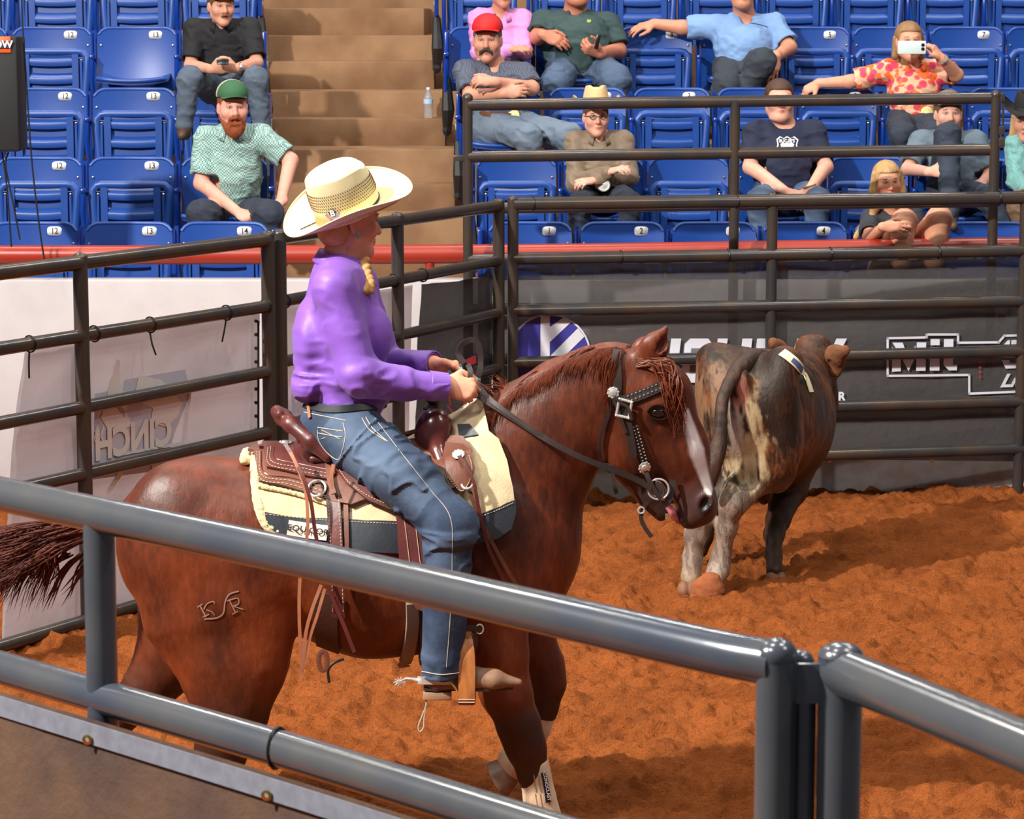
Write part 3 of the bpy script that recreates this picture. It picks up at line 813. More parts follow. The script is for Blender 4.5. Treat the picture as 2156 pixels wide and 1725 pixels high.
mb = MB(); text_on(mb, 'Li', .115, plA.px(2120, 803, .02), plA.d if plA.d.x > 0 else -plA.d, (0, 0, 1), plA.n, bold=.004, shear=.45, xs=1.15); mb.build('lettering', M_print, bA, smooth=False)
gm = MB()
for u, v in ((1309, 551), (1532, 548), (1747, 545), (1975, 541), (1747, 970), (1962, 970)): gm.lathe(plA.px(u, v, .02), [(.006, 0), (.012, .001), (.012, .005), (.006, .006)], 12, axis=plA.n, cap=False)
gm.build('grommet', M_brass, bA)

# white banner on the left panel
plD = Plane(xy(PD0), xy(PD1), .055)
bD = sheet(plD, [(48, 742), (300, 693), (545, 650), (548, 905), (548, 1200), (205, 1290), (5, 1350), (18, 1060)], 'sponsor_banner', M_wvin, None, .012, .07, 3)
tag(bD, 'pale mesh banner with a reversed CINCH logo hanging on the left fence', 'banner')
mb = MB(); ds = plD.d if plD.d.x > 0 else -plD.d
text_on(mb, 'CINCH', .20, plD.px(282, 925, .02), -ds, (0, 0, 1), plD.n, bold=.008, xs=.95)
mb.build('lettering', M_ghost, bD, smooth=False)
decal(plD, [[(200, 830), (262, 815), (262, 800), (390, 778), (402, 830), (370, 905), (345, 990), (195, 1010)]], 'logo_field', M_ghost2, bD, .012)
decal(plD, [[(245, 756), (253, 760), (254, 775), (250, 785), (258, 820), (270, 850), (262, 880), (246, 860), (236, 842), (226, 832), (234, 795), (243, 782)], [(292, 790), (340, 800), (368, 830), (385, 850), (372, 880), (352, 900), (330, 893), (318, 885), (322, 860), (300, 850), (296, 830), (285, 826)],
            [(226, 838), (262, 862), (278, 895), (262, 905), (246, 898), (228, 905), (212, 880)]], 'horse_logo', M_ghost, bD, .016)
decal(plD, stroke([(400, 830), (389, 925)], 5)+stroke([(250, 958), (335, 942), (385, 934)], 6)+stroke([(205, 900), (199, 925), (210, 950)], 4)+stroke([(218, 898), (212, 918), (222, 935)], 4)+stroke([(196, 985), (240, 975), (262, 985), (232, 1030)], 10)+stroke([(270, 970), (330, 960), (318, 1030)], 12), 'logo_stripes', M_ghost, bD, .018)
# strip of lacing down the post edge
lc = MB(); a = plD.px(544, 676, .05); b = plD.px(544, 905, .05)
lc.tube([a, b], .006, 6)
for t in np.linspace(0, 1, 9): lc.ball(a.lerp(b, t)-Vector((.012, 0, 0)), .011, 6)
tag(lc.build('lacing', M_zip, None), 'knotted dark lacing down the edge of the pale banner beside the post', 'lacing')
# right half: pale banner then smoky one
plB = Plane(xy(PB0), xy(PB1), .06)
bB = sheet(plB, [(592, 645), (870, 600), (862, 1010), (592, 1100)], 'sponsor_banner', M_wvin, None, .012, .07, 5)
tag(bB, 'pale mesh banner on the fence just behind the rider', 'banner')
mb = MB(); ds = plB.d if plB.d.x > 0 else -plB.d
text_on(mb, 'CINCH', .20, plB.px(672, 845, .02), -ds, (0, 0, 1), plB.n, bold=.008, xs=.95); mb.build('lettering', M_ghost2, bB, smooth=False)
bS = sheet(plB, [(876, 598), (960, 592), (1012, 583), (1033, 560), (1040, 590), (1036, 960), (870, 990)], 'sponsor_banner', M_smoke, None, .03, .05, 9)
tag(bS, 'wrinkled smoky grey banner with a red heart outline, left of the corner posts', 'banner')
decal(plB, [[(981, 757), (1002, 748), (1003, 765), (984, 772)]]+stroke([(943, 855), (961, 880), (976, 858), (980, 845)], 3.5)+stroke([(964, 885), (984, 852), (986, 845)], 2.5), 'heart_print', M_pink, bS, .07)
decal(plB, stroke([(960, 800), (945, 830), (948, 852)], 3), 'heart_print', M_pink, bS, .07)
# brown banner on the foreground fence
class Curve2:
    pass
def fgbanner():
    V = []; F = []; n = len(lf); zz = [1.272, 1.262, 1.0, .7, .4, .1]; arr = []
    for i, (x, y) in enumerate(lf):
        for z in zz: arr.append((x-.012, y-.048, z))
    A = np.array(arr); wv = fbm(A, 2.5, 8, 3)*.03*(A[:, 2] < 1.2); A[:, 1] += wv
    k = len(zz); F = [(i*k+j, i*k+j+1, (i+1)*k+j+1, (i+1)*k+j) for i in range(n-1) for j in range(k-1)]
    B = A.copy(); B[:, 1] += .004; N = len(A); F += [tuple(q+N for q in f[::-1]) for f in F]
    o = mk('sponsor_banner', np.concatenate([A, B]), F, M_brown, None); tag(o, 'dark brown mesh banner with a grey hem and brass grommets, lower left foreground', 'banner')
    h = MB(); P = [(x-.014, y-.056, 1.240) for x, y in lf]; h.ribbon(P, (-.2, -1, 0), .05, .004); h.build('hem', M_hem, o)
    g = MB()
    for u in (208, 583, -60):
        q = at_u(lf, u, 1.24); g.lathe((q[0]-.016, q[1]-.066, 1.228), [(.006, 0), (.012, .001), (.012, .005), (.006, .007)], 16, axis=(-.2, -1, 0), cap=False)
    g.build('grommet', M_brass, o)
fgbanner()

# ------------------------------------------------------------------ loudspeaker and cables
M_spk = mat('black_speaker', (22, 22, 25), .7, bump=(400, .3, .001)); M_or = mat('orange_label', (226, 84, 24), .5)
s0 = U(-8, 318, 17.0); s1 = U(-8, 76, 17.0)
sp = empty('loudspeaker', (s0.x, 17.0, s0.z), 'black loudspeaker with an orange label, hanging at the left edge of the frame', 'speaker')
W_ = .165; zc = (s0.z+s1.z)/2; hh = s1.z-s0.z
MB().box((s0.x, 17.05, zc), (W_*2, .3, hh), bev=.02).build('cabinet', M_spk, sp)
q = U(3, 94, 16.88); MB().box((q.x, 16.895, q.z), (.11, .01, .10), bev=.004).build('label', M_or, sp)
q = U(3, 94, 16.88); MB().box((q.x, 16.885, q.z), (.112, .008, .044)).build('label_band', M_ink, sp)
mb = MB(); text_on(mb, 'OW', .062, (U(6, 94, 16.87).x, 16.878, U(6, 94, 16.87).z), (1, 0, 0), (0, 0, 1), (0, -1, 0), bold=.002); mb.build('label_text', M_print, sp, smooth=False)
cb = MB()
for pts in ([(44, -30), (48, 60), (56, 180), (68, 350), (86, 500), (96, 560)], [(18, 320), (12, 350), (28, 430), (42, 505)], [(4, 320), (14, 390), (24, 520)]):
    cb.tube(spline([tuple(U(u, v, 17.0)) for u, v in pts], 6), .0055, 6)
cb.build('cable', M_zip, sp)
# water bottle on the stair
M_pet = mat('clear_plastic', (225, 232, 238), .08, spec=.6); M_pet.node_tree.nodes['Principled BSDF'].inputs['Transmission Weight'].default_value = .75; M_pet.node_tree.nodes['Principled BSDF'].inputs['Alpha'].default_value = .75
M_lab = mat('bottle_label', (170, 195, 225), .4)
yb = ROWY[4]-.6-.2; zb = U(1078, 250, ROWY[4]-.96).z; q = U(902, 248, yb); 
bt = empty('water_bottle', (q.x, yb, zb), 'clear plastic water bottle with a pale blue label standing on a stair step', 'bottle')
sc_ = .235/.215
prof = [(.030, 0), (.033, .008), (.033, .03), (.030, .034), (.033, .04), (.033, .06), (.030, .064), (.033, .07), (.033, .135), (.030, .155), (.018, .178), (.0125, .19), (.0125, .20)]
MB().lathe((q.x, yb, zb), [(r*sc_, h*sc_) for r, h in prof], 24).build('body', M_pet, bt)
MB().lathe((q.x, yb, zb+.10*sc_), [(.034*sc_, 0), (.034*sc_, .035)], 24, cap=False).build('label_band', M_lab, bt)
MB().lathe((q.x, yb, zb+.198*sc_), [(.015, 0), (.015, .017)], 16).build('cap', M_plate, bt)
# ------------------------------------------------------------------ the horse
YH = 9.3
h_ = lambda u, v, dy=0.: U(u, v, YH+dy)
r_ = lambda px: px/603.
SD = (0, 1, 0)
hs = S()
def hcap(a, b, ra, rb, wa=None, wb=None, k=.05, dya=0., dyb=None, s=None):
    dyb = dya if dyb is None else dyb
    (s or hs).cap(h_(a[0], a[1], dya), h_(b[0], b[1], dyb), r_(ra), r_(rb), k, SD, wa or r_(ra), wb or r_(rb))
# trunk
hcap((438, 1148), (600, 1150), 190, 178, .285, .265)
hcap((600, 1150), (790, 1168), 178, 215, .265, .300)
hcap((790, 1168), (960, 1150), 215, 222, .300, .265)
hcap((960, 1150), (1050, 1165), 215, 165, .25, .215)
hcap((1050, 1200), (1080, 1235), 130, 95, .20, .16)
hs.ell(h_(1010, 955), (r_(110), .085, r_(72)), k=.09)                       # withers
for s in (-1, 1):
    hs.ell(h_(375, 1130, s*.15), (r_(110), .125, r_(150)), k=.11)            # buttock
    hs.ell(h_(500, 1200, s*.20), (r_(110), .10, r_(150)), k=.07)             # thigh
    hs.ell(h_(560, 1330, s*.19), (r_(60), .07, r_(75)), k=.06)               # stifle
    hs.ell(h_(1010, 1140, s*.20), (r_(95), .07, r_(150)), R=np.array(Matrix.Rotation(radians(-18), 3, 'Y')), k=.06)  # shoulder blade
    hs.ell(h_(1075, 1230, s*.13), (r_(70), .085, r_(75)), k=.06)             # point of shoulder
# hind legs: near one planted, far one trailing to the left
def leg(pts, k=.03, dy=0.):
    P = [h_(p[0], p[1], dy+(p[4] if len(p) > 4 else 0)) for p in pts]
    hs.chain(P, [r_(p[2]) for p in pts], k, SD, [r_(p[3]) for p in pts])
leg([(450, 1290, 150, 75), (488, 1400, 112, 62), (486, 1500, 74, 50), (462, 1590, 50, 36), (440, 1645, 40, 30), (452, 1700, 28, 23), (470, 1770, 24, 22)], .05, -.17)
leg([(400, 1270, 120, 70), (370, 1370, 82, 55), (318, 1440, 54, 42), (268, 1490, 38, 30), (235, 1525, 34, 26), (215, 1600, 24, 20), (196, 1690, 21, 20), (200, 1740, 25, 25)], .05, .17)
# forelegs
leg([(1020, 1270, 110, 60), (1042, 1370, 66, 50), (1066, 1460, 50, 42), (1092, 1530, 42, 36), (1107, 1575, 38, 34), (1122, 1630, 28, 24), (1140, 1700, 24, 21), (1152, 1752, 27, 25)], .04, -.17)
leg([(1050, 1265, 95, 55), (1105, 1345, 62, 46), (1142, 1400, 44, 38), (1152, 1440, 37, 34), (1145, 1490, 27, 24), (1122, 1555, 23, 21), (1096, 1598, 27, 24)], .04, .17)
leg([(470, 1770, 26, 24), (500, 1798, 30, 30)], .02, -.17)
# neck
hcap((1045, 1090), (1120, 945), 175, 138, .17, .125, k=.09)
hcap((1120, 945), (1205, 862), 138, 108, .125, .095, k=.06)
hcap((1205, 862), (1290, 815), 108, 84, .095, .085, k=.05)
hcap((1090, 850), (1270, 760), 24, 26, .035, .04, k=.06)                     # crest
# head
hcap((1300, 800), (1370, 845), 72, 88, .085, .105, k=.05)
hcap((1370, 845), (1425, 945), 84, 66, .105, .082, k=.04)
hcap((1425, 945), (1462, 1045), 62, 44, .072, .062, k=.04)
hs.ell(h_(1478, 1068), (r_(33), .066, r_(40)), k=.03)                         # nostril end
hs.ell(h_(1452, 1088), (r_(26), .05, r_(28)), k=.03)
for s in (-1, 1):
    hs.ell(h_(1318, 925, s*.035), (r_(72), .062, r_(92)), R=np.array(Matrix.Rotation(radians(-28), 3, 'Y')), k=.035)   # cheek
    hs.ell(h_(1392, 862, s*.088), (r_(34), .028, r_(26)), k=.02)             # orbit
    hs.cap(h_(1395, 905, s*.075), h_(1440, 1000, s*.055), .016, .010, .03)    # facial crest
    hs.ell(h_(1488, 1056, s*.058), (r_(17), .018, r_(21)), k=.015)
    hs.ell(h_(1484, 1062, s*.078), (r_(11), .026, r_(19)), R=np.array(Matrix.Rotation(radians(25), 3, 'Y')), k=.01, op='-')
for a_, b_, w_ in (((1386, 1042), (1412, 1092), 6), ((1412, 1092), (1424, 1130), 13)):
    hs.cap(h_(a_[0], a_[1], 0), h_(b_[0], b_[1], 0), r_(w_*.6), r_(w_), .012, SD, .2, .2, op='-')
hcap((1325, 985), (1365, 1045), 36, 24, .05, .036, k=.03)                      # lower jaw, mouth open
hcap((1365, 1045), (1392, 1082), 23, 16, .036, .030, k=.012)
# ears
for s, tip, b0 in ((-1, (1404, 688), (1362, 760)), (1, (1372, 706), (1348, 762))):
    hs.cap(h_(b0[0], b0[1], s*.055), h_(b0[0]*.55+tip[0]*.45, b0[1]*.5+tip[1]*.5+4, s*.07), r_(34), r_(29), .02, SD, .026, .024)
    hs.cap(h_(b0[0]*.55+tip[0]*.45, b0[1]*.5+tip[1]*.5+4, s*.07), h_(tip[0], tip[1], s*.07), r_(29), r_(4), .01, SD, .024, .006)
    hs.ell(h_(b0[0]*.4+tip[0]*.6+9, b0[1]*.42+tip[1]*.58+6, s*.082), (r_(10), .014, r_(26)), R=np.array(Matrix.Rotation(radians(38), 3, 'Y')), k=.008, op='-')
def horse_post(P, d):
    # muscle furrows and veins
    m = (P[:, 0] > -1.4)
    d = d+.0045*fbm(P, 9, 5, 3)
    return d
hs.post = horse_post
def toXZ(u, v, dy=0.): p = h_(u, v, dy); return p.x, p.z
def sst(x, a, b): t = np.clip((x-a)/(b-a), 0, 1); return t*t*(3-2*t)
def seg_d(P, a, b, dims=(0, 2)):
    a = np.array(a)[list(dims)]; b = np.array(b)[list(dims)]; p = P[:, list(dims)]; ba = b-a
    t = np.clip(((p-a)@ba)/(ba@ba), 0, 1); return np.sqrt(((p-a-t[:, None]*ba)**2).sum(1)), t
def horse_col(P):
    base = linc((118, 52, 24)); dark = linc((52, 22, 13)); warm = linc((140, 66, 30)); leg_ = linc((52, 26, 18)); muz = linc((70, 48, 44)); white = linc((232, 218, 214))
    n = fbm(P*np.array([1, 1, .6]), 4, 2, 4); n2 = fbm(P*np.array([1.3, 1, .45]), 70, 12, 4)
    c = base[None]+(warm-base)[None]*np.clip(n*1.6, 0, 1)[:, None]
    dk = np.clip(.30-n*1.3+n2*.4, 0, .8); c = c*(1-dk[:, None])+dark*dk[:, None]
    # brown legs
    zl = toXZ(1060, 1440)[1]; f = sst(P[:, 2], zl+.12, zl-.12)[:, None]; c = c*(1-f)+leg_*f
    # sweat-darkened neck and chest streaks
    x0, z0 = toXZ(1150, 1050); q = np.exp(-(((P[:, 0]-x0)/.22)**2+((P[:, 2]-z0)/.22)**2)); st = np.clip(fbm(P*np.array([1, 1, .25]), 30, 17, 3)*1.8+.35, 0, .75)*q; c = c*(1-st[:, None])+dark*st[:, None]
    # muzzle
    mx = h_(1478, 1078); q = sst(np.sqrt(((P-np.array(mx))**2*np.array([1, .3, 1])).sum(1)), .19, .06)[:, None]; c = c*(1-q)+muz*q
    q = sst(seg_d(P, h_(1345, 1010), h_(1408, 1080))[0], .055, .025)[:, None]; c = c*(1-q)+linc((62, 38, 32))*q
    # blaze on the front of the face
    for a, b, wa, wb in (((1440, 862), (1464, 945), .005, .016), ((1464, 945), (1491, 1028), .016, .004)):
        A, B = h_(*a), h_(*b); dd, t = seg_d(P, A, B); ok = sst(P[:, 1], YH+.062, YH+.045)*sst(P[:, 1], YH-.088, YH-.070)
        q = sst(dd, (wa+(wb-wa)*t)*1.35+.012, (wa+(wb-wa)*t)*.7+.006)*ok; q = q[:, None]; c = c*(1-q)+white*q
    # around the eye
    e = h_(1386, 868); q = sst(np.sqrt((P[:, 0]-e.x)**2+((P[:, 2]-e.z)*1.4)**2), .055, .03)[:, None]*.85; c = c*(1-q)+linc((30, 16, 12))*q
    # nostril
    q_ = h_(1482, 1062); q = sst(np.sqrt((P[:, 0]-q_.x)**2+((P[:, 2]-q_.z)*.7)**2), .028, .014)[:, None]*.9; c = c*(1-q)+linc((20, 12, 12))*q
    # inner ear
    return np.clip(c, 0, 1)
M_horse = mat('sorrel_coat', (120, 55, 25), .44, attr='Col', bump=(150, .22, .003), bump2=(20, .16, .02), stretch=(1.3, 1, .5), spec=.42)
HB = (U(700, 1760, YH).x, YH, 0.0)
horse = empty('horse', HB, 'chestnut brown horse with a white blaze carrying the rider across the dirt', 'horse')
smesh('body', hs, .0075, M_horse, horse, horse_col, it=1)

# --- surface tools on the horse (or any sdf)
def trace(sdf, uv, off=0., start=7.5, maxd=3.2):
    """points where the view lines through pixels uv meet sdf = off"""
    uv = np.array(uv, float); D = ray(uv[:, 0], uv[:, 1]); O = np.array([0, 0, CAMZ]); t = np.full(len(uv), start)
    best = np.full(len(uv), 1e9); bt = t.copy()
    for _ in range(90):
        d = sdf(O+D*t[:, None])-off; b = np.abs(d) < best; best[b] = np.abs(d)[b]; bt[b] = t[b]
        t = t+np.clip(d*.8, -.05, .4)
        t = np.minimum(t, start+maxd+1)
    t = np.where(best < .004, np.where(np.abs(sdf(O+D*t[:, None])-off) < .01, t, bt), bt)
    return O+D*t[:, None]
def nrm(sdf, P, e=.006):
    P = np.asarray(P, float); g = np.stack([sdf(P+np.eye(3)[i]*e)-sdf(P-np.eye(3)[i]*e) for i in range(3)], 1)
    return g/(np.linalg.norm(g, axis=1, keepdims=True)+1e-9)
class Wrap:
    """things that wrap the trunk: coordinates (x, angle) about a level axis"""
    def __init__(s, sdf, zc, yc=YH): s.f = sdf; s.zc = zc; s.y = yc
    def xa(s, uv, off=0.):
        P = trace(s.f, uv, off); return [(p[0], atan2(-(p[1]-s.y), p[2]-s.zc)) for p in P]     # angle 0 on top, + towards the camera
    def lift(s, xa, off):
        xa = np.array(xa, float); d = np.stack([0*xa[:, 0], -np.sin(xa[:, 1]), np.cos(xa[:, 1])], 1)
        c = np.stack([xa[:, 0], np.full(len(xa), s.y), np.full(len(xa), s.zc)], 1); off = np.broadcast_to(off, len(xa))
        r = np.full(len(xa), .62)
        for _ in range(60): r = r-(s.f(c+d*r[:, None])-off)*.8
        return c+d*r[:, None]
    def panel(s, xa, name, m, parent, off, th, step=.022, edge=0., noise=0., seed=1, cols=None):
        sc = .33                                            # angle to metres
        V, F = cdt([(x, a*sc) for x, a in xa], step); V = np.array([(x, a/sc) for x, a in V]); n = len(V)
        o2 = np.full(n, off+th)
        A = s.lift(V, o2); B = s.lift(V, np.full(n, off))
        if noise: A = A+nrm(s.f, A)*(fbm(A, 60, seed, 2)*noise)[:, None]
        cnt = {}
        for f in F:
            for a, b in zip(f, f[1:]+f[:1]): cnt[(a, b)] = 1
        FF = [f[::-1] for f in F]+[tuple(i+n for i in f) for f in F]
        FF += [(a, b, b+n, a+n) for (a, b) in cnt if (b, a) not in cnt]
        # outward side check
        Z = np.concatenate([A, B]); f0 = FF[0]; q = np.cross(Z[f0[1]]-Z[f0[0]], Z[f0[2]]-Z[f0[0]]); 
        if q@nrm(s.f, Z[f0[0]][None])[0] < 0: FF = [f[::-1] for f in FF]
        return mk(name, Z, FF, m, parent, True, None, 40)
ZC = h_(780, 1165).z
wrap = Wrap(hs, ZC)
def both(xa_near):
    """outline down one side, mirrored over the back: list must run from the top edge to the top edge"""
    return list(xa_near)+[(x, -a) for x, a in xa_near[::-1]]
def strapline(sdf, uv, off, n=6):
    uv = spline(uv, n); P = trace(sdf, uv, off); N = nrm(sdf, P); return [Vector(p) for p in P], [Vector(q) for q in N]
def strap(sdf, uv, wid, th, off, name, m, parent, n=6):
    P, N = strapline(sdf, uv, off, n); return MB().ribbon(P, N, wid, th).build(name, m, parent)

# eye
M_eye = mat('dark_wet_eye', (14, 8, 6), .05, spec=.8, coat=.6); M_lid = mat('dark_eyelid', (40, 20, 14), .85, spec=.1)
ep = trace(hs, [(1385, 870)], 0)[0]
MB().ball(Vector(ep)+Vector((0, .013, 0)), (.031, .020, .019), 16).build('eye', M_eye, horse)
l = MB()
q = [(1363, 867), (1370, 858), (1384, 853), (1400, 857), (1412, 868)]; P, N = strapline(hs, q, .005, 6); l.tube(P, .0036, 8)
q = [(1363, 867), (1374, 880), (1390, 884), (1404, 880), (1412, 868)]; P, N = strapline(hs, q, .003, 6); l.tube(P, .003, 8)
l.build('eyelid', M_lid, horse)
# mouth: tongue and teeth
M_tongue = mat('pink_tongue', (206, 120, 128), .35); M_teeth = mat('yellowish_teeth', (218, 190, 140), .4)
t = S(); t.cap(h_(1392, 1050), h_(1416, 1080), .012, .013, .01, SD, .03, .026); t.cap(h_(1416, 1078), h_(1428, 1098), .013, .010, .01, SD, .026, .02); smesh('tongue', t, .004, M_tongue, horse)
m = MB()
for dy in (-.022, -.008, .008): m.box(h_(1404, 1088, dy-.01), (.012, .012, .02), bev=.003)
m.build('teeth', M_teeth, horse)
# hooves
M_hoof = mat('brown_hoof', (98, 72, 58), .5, var=(20, .6, (150, 120, 95)))
def hoof(u, v, dy, ang, name='hoof', s=1):
    c = h_(u, v, dy); R = Matrix.Rotation(ang, 3, 'Y'); mb = MB(); prof = [(.062, -.045), (.060, -.03), (.046, .02), (.040, .035)]
    V = []; F = []; n = 20
    for i, (r, z) in enumerate(prof):
        for k in range(n):
            a = 2*pi*k/n; V.append(c+R @ Vector((r*s*(1.12*cos(a)+(.12 if cos(a) > 0 else 0)*cos(a))+(-.012*(z+.045)/.08), r*s*sin(a), z*s)))
    for i in range(3):
        for k in range(n): k2 = (k+1) % n; F.append((i*n+k, i*n+k2, (i+1)*n+k2, (i+1)*n+k))
    F += [tuple(range(n))[::-1], tuple(3*n+k for k in range(n))]
    return mb.add(V, F).build(name, M_hoof, horse)
hoof(1166, 1786, -.17, radians(8)); hoof(1066, 1632, .17, radians(62)); hoof(512, 1800, -.17, 0); hoof(196, 1768, .17, radians(30))
# leg boots
M_felt = mat('tan_splint_boot', (206, 176, 144), .9, var=(30, .6, (176, 142, 110)), bump=(180, .5, .003), sheen=.4)
M_felts = mat('boot_stitching', (150, 118, 90), .8)
def bootleg(pts, dy, name, thick=1.0):
    s = S(); P = [h_(p[0], p[1], dy) for p in pts]; s.chain(P, [r_(p[2])*thick for p in pts], .01, SD, [r_(p[3])*thick for p in pts])
    d0 = (P[1]-P[0]).normalized(); s.box(P[0]-d0*.052, (.09, .09, .05), R=np.array(d0.to_track_quat('Z', 'Y').to_matrix()), rnd=.002, k=.004, op='-')
    return smesh(name, s, .005, M_felt, horse), s
b1, bs1 = bootleg([(1122, 1605, 33, 29), (1136, 1680, 34, 30), (1150, 1745, 40, 36)], -.17, 'splint_boot', 1.0)
lb = MB()
for (u0, v0), (u1, v1) in (((1128, 1632), (1133, 1668)), ((1131, 1672), (1137, 1708))):
    for du in (-4, 6):
        P, N = strapline(bs1, [(u0+du, v0), (u1+du, v1)], .001, 8); lb.tube(P, .002, 5)
lb.build('stitching', M_felts, b1)
P, N = strapline(bs1, [(1144, 1627), (1150, 1655), (1155, 1690)], .003, 4); tg = MB().ribbon(P, N, .020, .003).build('boot_label', M_ink, b1)
mb = MB(); c = P[len(P)//2]; nn = N[len(P)//2]; ax = (P[-1]-P[0]).normalized(); side = nn.cross(ax).normalized()
text_on(mb, 'ICONOCLAST', .017, c+nn*.004, ax, side if side.x > 0 else -side, nn, xs=.98, bold=.0004); mb.build('label_text', M_print, b1, smooth=False)
bootleg([(1148, 1482, 31, 28), (1132, 1530, 30, 27), (1112, 1572, 30, 27)], .17, 'splint_boot')
bb, _ = bootleg([(1104, 1585, 30, 28), (1086, 1604, 40, 38)], .17, 'bell_boot')
# brand on the hip: 'rafter' strokes
M_brand = mat('pale_hair_brand', (150, 112, 96), .7)
br = MB()
for pts, w_ in (([(430, 1304), (455, 1302), (470, 1292), (474, 1268), (483, 1252), (503, 1245)], .0065), ([(421, 1276), (434, 1300)], .006), ([(416, 1279), (427, 1272)], .005), ([(427, 1300), (440, 1294)], .005), ([(429, 1284), (436, 1272), (449, 1267), (452, 1272)], .005), ([(434, 1284), (446, 1289), (452, 1296)], .004),
                ([(482, 1262), (496, 1290)], .006), ([(478, 1266), (500, 1260), (502, 1272), (490, 1277)], .005), ([(492, 1277), (512, 1284)], .005), ([(489, 1294), (501, 1288)], .004)):
    P, N = strapline(hs, pts, .002, 5); br.ribbon(P, N, w_*.7, .0015)
br.build('brand', M_brand, horse)

# ---- hair: locks as tapered tubes
M_mane = mat('chestnut_mane', (104, 46, 22), .45, var=(25, .6, (84, 34, 18)), bump=(90, .5, .004), stretch=(1, 1, .3), spec=.4)
M_tail = mat('dark_red_tail_hair', (88, 38, 26), .6, var=(14, .7, (54, 22, 18)), bump=(90, .5, .004), stretch=(.3, 1, 1), spec=.25)
def locks(name, m, parent, specs, n=5, sides=5):
    mb = MB()
    for pts, r in specs:
        P = spline([tuple(p) for p in pts], n); k = len(P); rs = [r*(.55+.45*sin(pi*min(i/k*1.6, .5)))*(1-(i/(k-1))**2.2*.93) for i in range(k)]
        mb.tube(P, [(a*1.3, a*.6) for a in rs], sides)
    return mb.build(name, m, parent)
rs = random.Random(3); sp = []
for i in range(760):                                       # mane along the crest, falling to the far side, ruffled backwards
    t = i/760; u = 1015+(1290-1015)*t; v = 882+(722-882)*(1-(1-t)**1.5)*1.0+4; v = np.interp(u, [1010, 1060, 1110, 1160, 1210, 1260, 1300], [886, 842, 800, 772, 748, 728, 722])
    p0 = Vector(h_(u, v+12, rs.uniform(-.03, .03))); side = rs.choice((-.3, 1, 1)); L = rs.uniform(.05, .11)
    back = rs.uniform(-.10, -.03)
    p1 = p0+Vector((back*.4, side*.035, .012)); p2 = p0+Vector((back, side*.07, -L*.45)); p3 = p0+Vector((back*1.3, side*.085+rs.uniform(-.01, .02), -L))
    sp.append(([p0, p1, p2, p3], rs.uniform(.0022, .0048)))
uv_ = []
for i in range(520):                                       # combed down the near side of the crest
    u = rs.uniform(1025, 1318); v0 = np.interp(u, [1010, 1060, 1110, 1160, 1210, 1260, 1300, 1330], [886, 842, 800, 772, 748, 730, 726, 742])+5; a_, b_ = rs.uniform(18, 44), rs.uniform(22, 62)*(1.25 if u > 1230 else 1)
    uv_ += [(u, v0), (u-a_*.3, v0+b_*.22), (u-a_*.7, v0+b_*.6), (u-a_*.85, v0+b_)]
Q_ = trace(hs, uv_, .004); N_ = nrm(hs, Q_)
for i in range(520):
    q4 = Q_[i*4:i*4+4]+N_[i*4:i*4+4]*np.array([0, .004, .005, .001])[:, None]; sp.append(([Vector(x) for x in q4], rs.uniform(.0018, .0036)))
for i in range(70):                                        # wind-blown strands above the withers
    u = rs.uniform(1000, 1075); v = np.interp(u, [1000, 1075], [888, 830]); p0 = Vector(h_(u, v+6, rs.uniform(-.03, .03)))
    e = Vector(h_(u-rs.uniform(15, 60), v-rs.uniform(5, 60), rs.uniform(-.05, .05))); sp.append(([p0, p0.lerp(e, .5)+Vector((.01, 0, .02)), e], rs.uniform(.0014, .003)))
locks('mane', M_mane, horse, sp)
sp = []
for i in range(190):                                         # forelock over the brow
    p0 = trace(hs, [(rs.uniform(1335, 1400), rs.uniform(752, 775))], .004)[0]
    u2, v2 = rs.uniform(1395, 1440), rs.uniform(800, 850); u3, v3 = rs.uniform(1405, 1452), rs.uniform(850, 930)
    sp.append(([p0, h_(rs.uniform(1375, 1418), rs.uniform(758, 790), rs.uniform(-.11, -.05)), h_(u2, v2, rs.uniform(-.13, -.06)), h_(u3, v3, rs.uniform(-.12, -.05))], rs.uniform(.0018, .0036)))
for i in range(16): 
    p0 = h_(rs.uniform(1285, 1330), 728, rs.uniform(-.03, .0)); sp.append(([p0, h_(rs.uniform(1270, 1300), rs.uniform(760, 790), -.1), h_(rs.uniform(1262, 1290), rs.uniform(830, 880), -.11)], .005))
locks('forelock', M_mane, horse, sp)
sp = []
for i in range(950):                                         # tail streaming to the left
    a = rs.random(); b = rs.random()
    p0 = Vector(h_(262+rs.uniform(-8, 20), 1085+rs.uniform(-14, 40), rs.uniform(-.035, .035)))
    top = rs.uniform(0, 1); v1 = 1096+top*70; v2 = 1105+top*118; v3 = 1125+top**1.2*(150+rs.uniform(-20, 30))
    uend = rs.uniform(-190, -20) if rs.random() < .6 else rs.uniform(-60, 100)
    sp.append(([p0, h_(200, 1080+top*50, rs.uniform(-.05, .05)), h_(110+rs.uniform(-20, 20), v1, rs.uniform(-.08, .08)), h_(30+rs.uniform(-20, 20) if uend < 10 else uend+25, v2, rs.uniform(-.09, .09)), h_(uend, v3+rs.uniform(0, 25), rs.uniform(-.1, .1))], rs.uniform(.0016, .0042)))
for i in range(26):
    u = rs.uniform(30, 170); p0 = Vector(h_(u+60, 1150+rs.uniform(0, 20), rs.uniform(-.06, .06))); sp.append(([p0, h_(u+20, 1190+rs.uniform(0, 20), .0), h_(u-rs.uniform(0, 30), 1215+rs.uniform(0, 75), .0)], rs.uniform(.003, .006)))
locks('tail', M_tail, horse, sp)
ts = S(); ts.chain([h_(310, 1040), h_(262, 1092), h_(200, 1105)], [.05, .042, .028], .03); smesh('tail_dock', ts, .008, M_tail, horse)
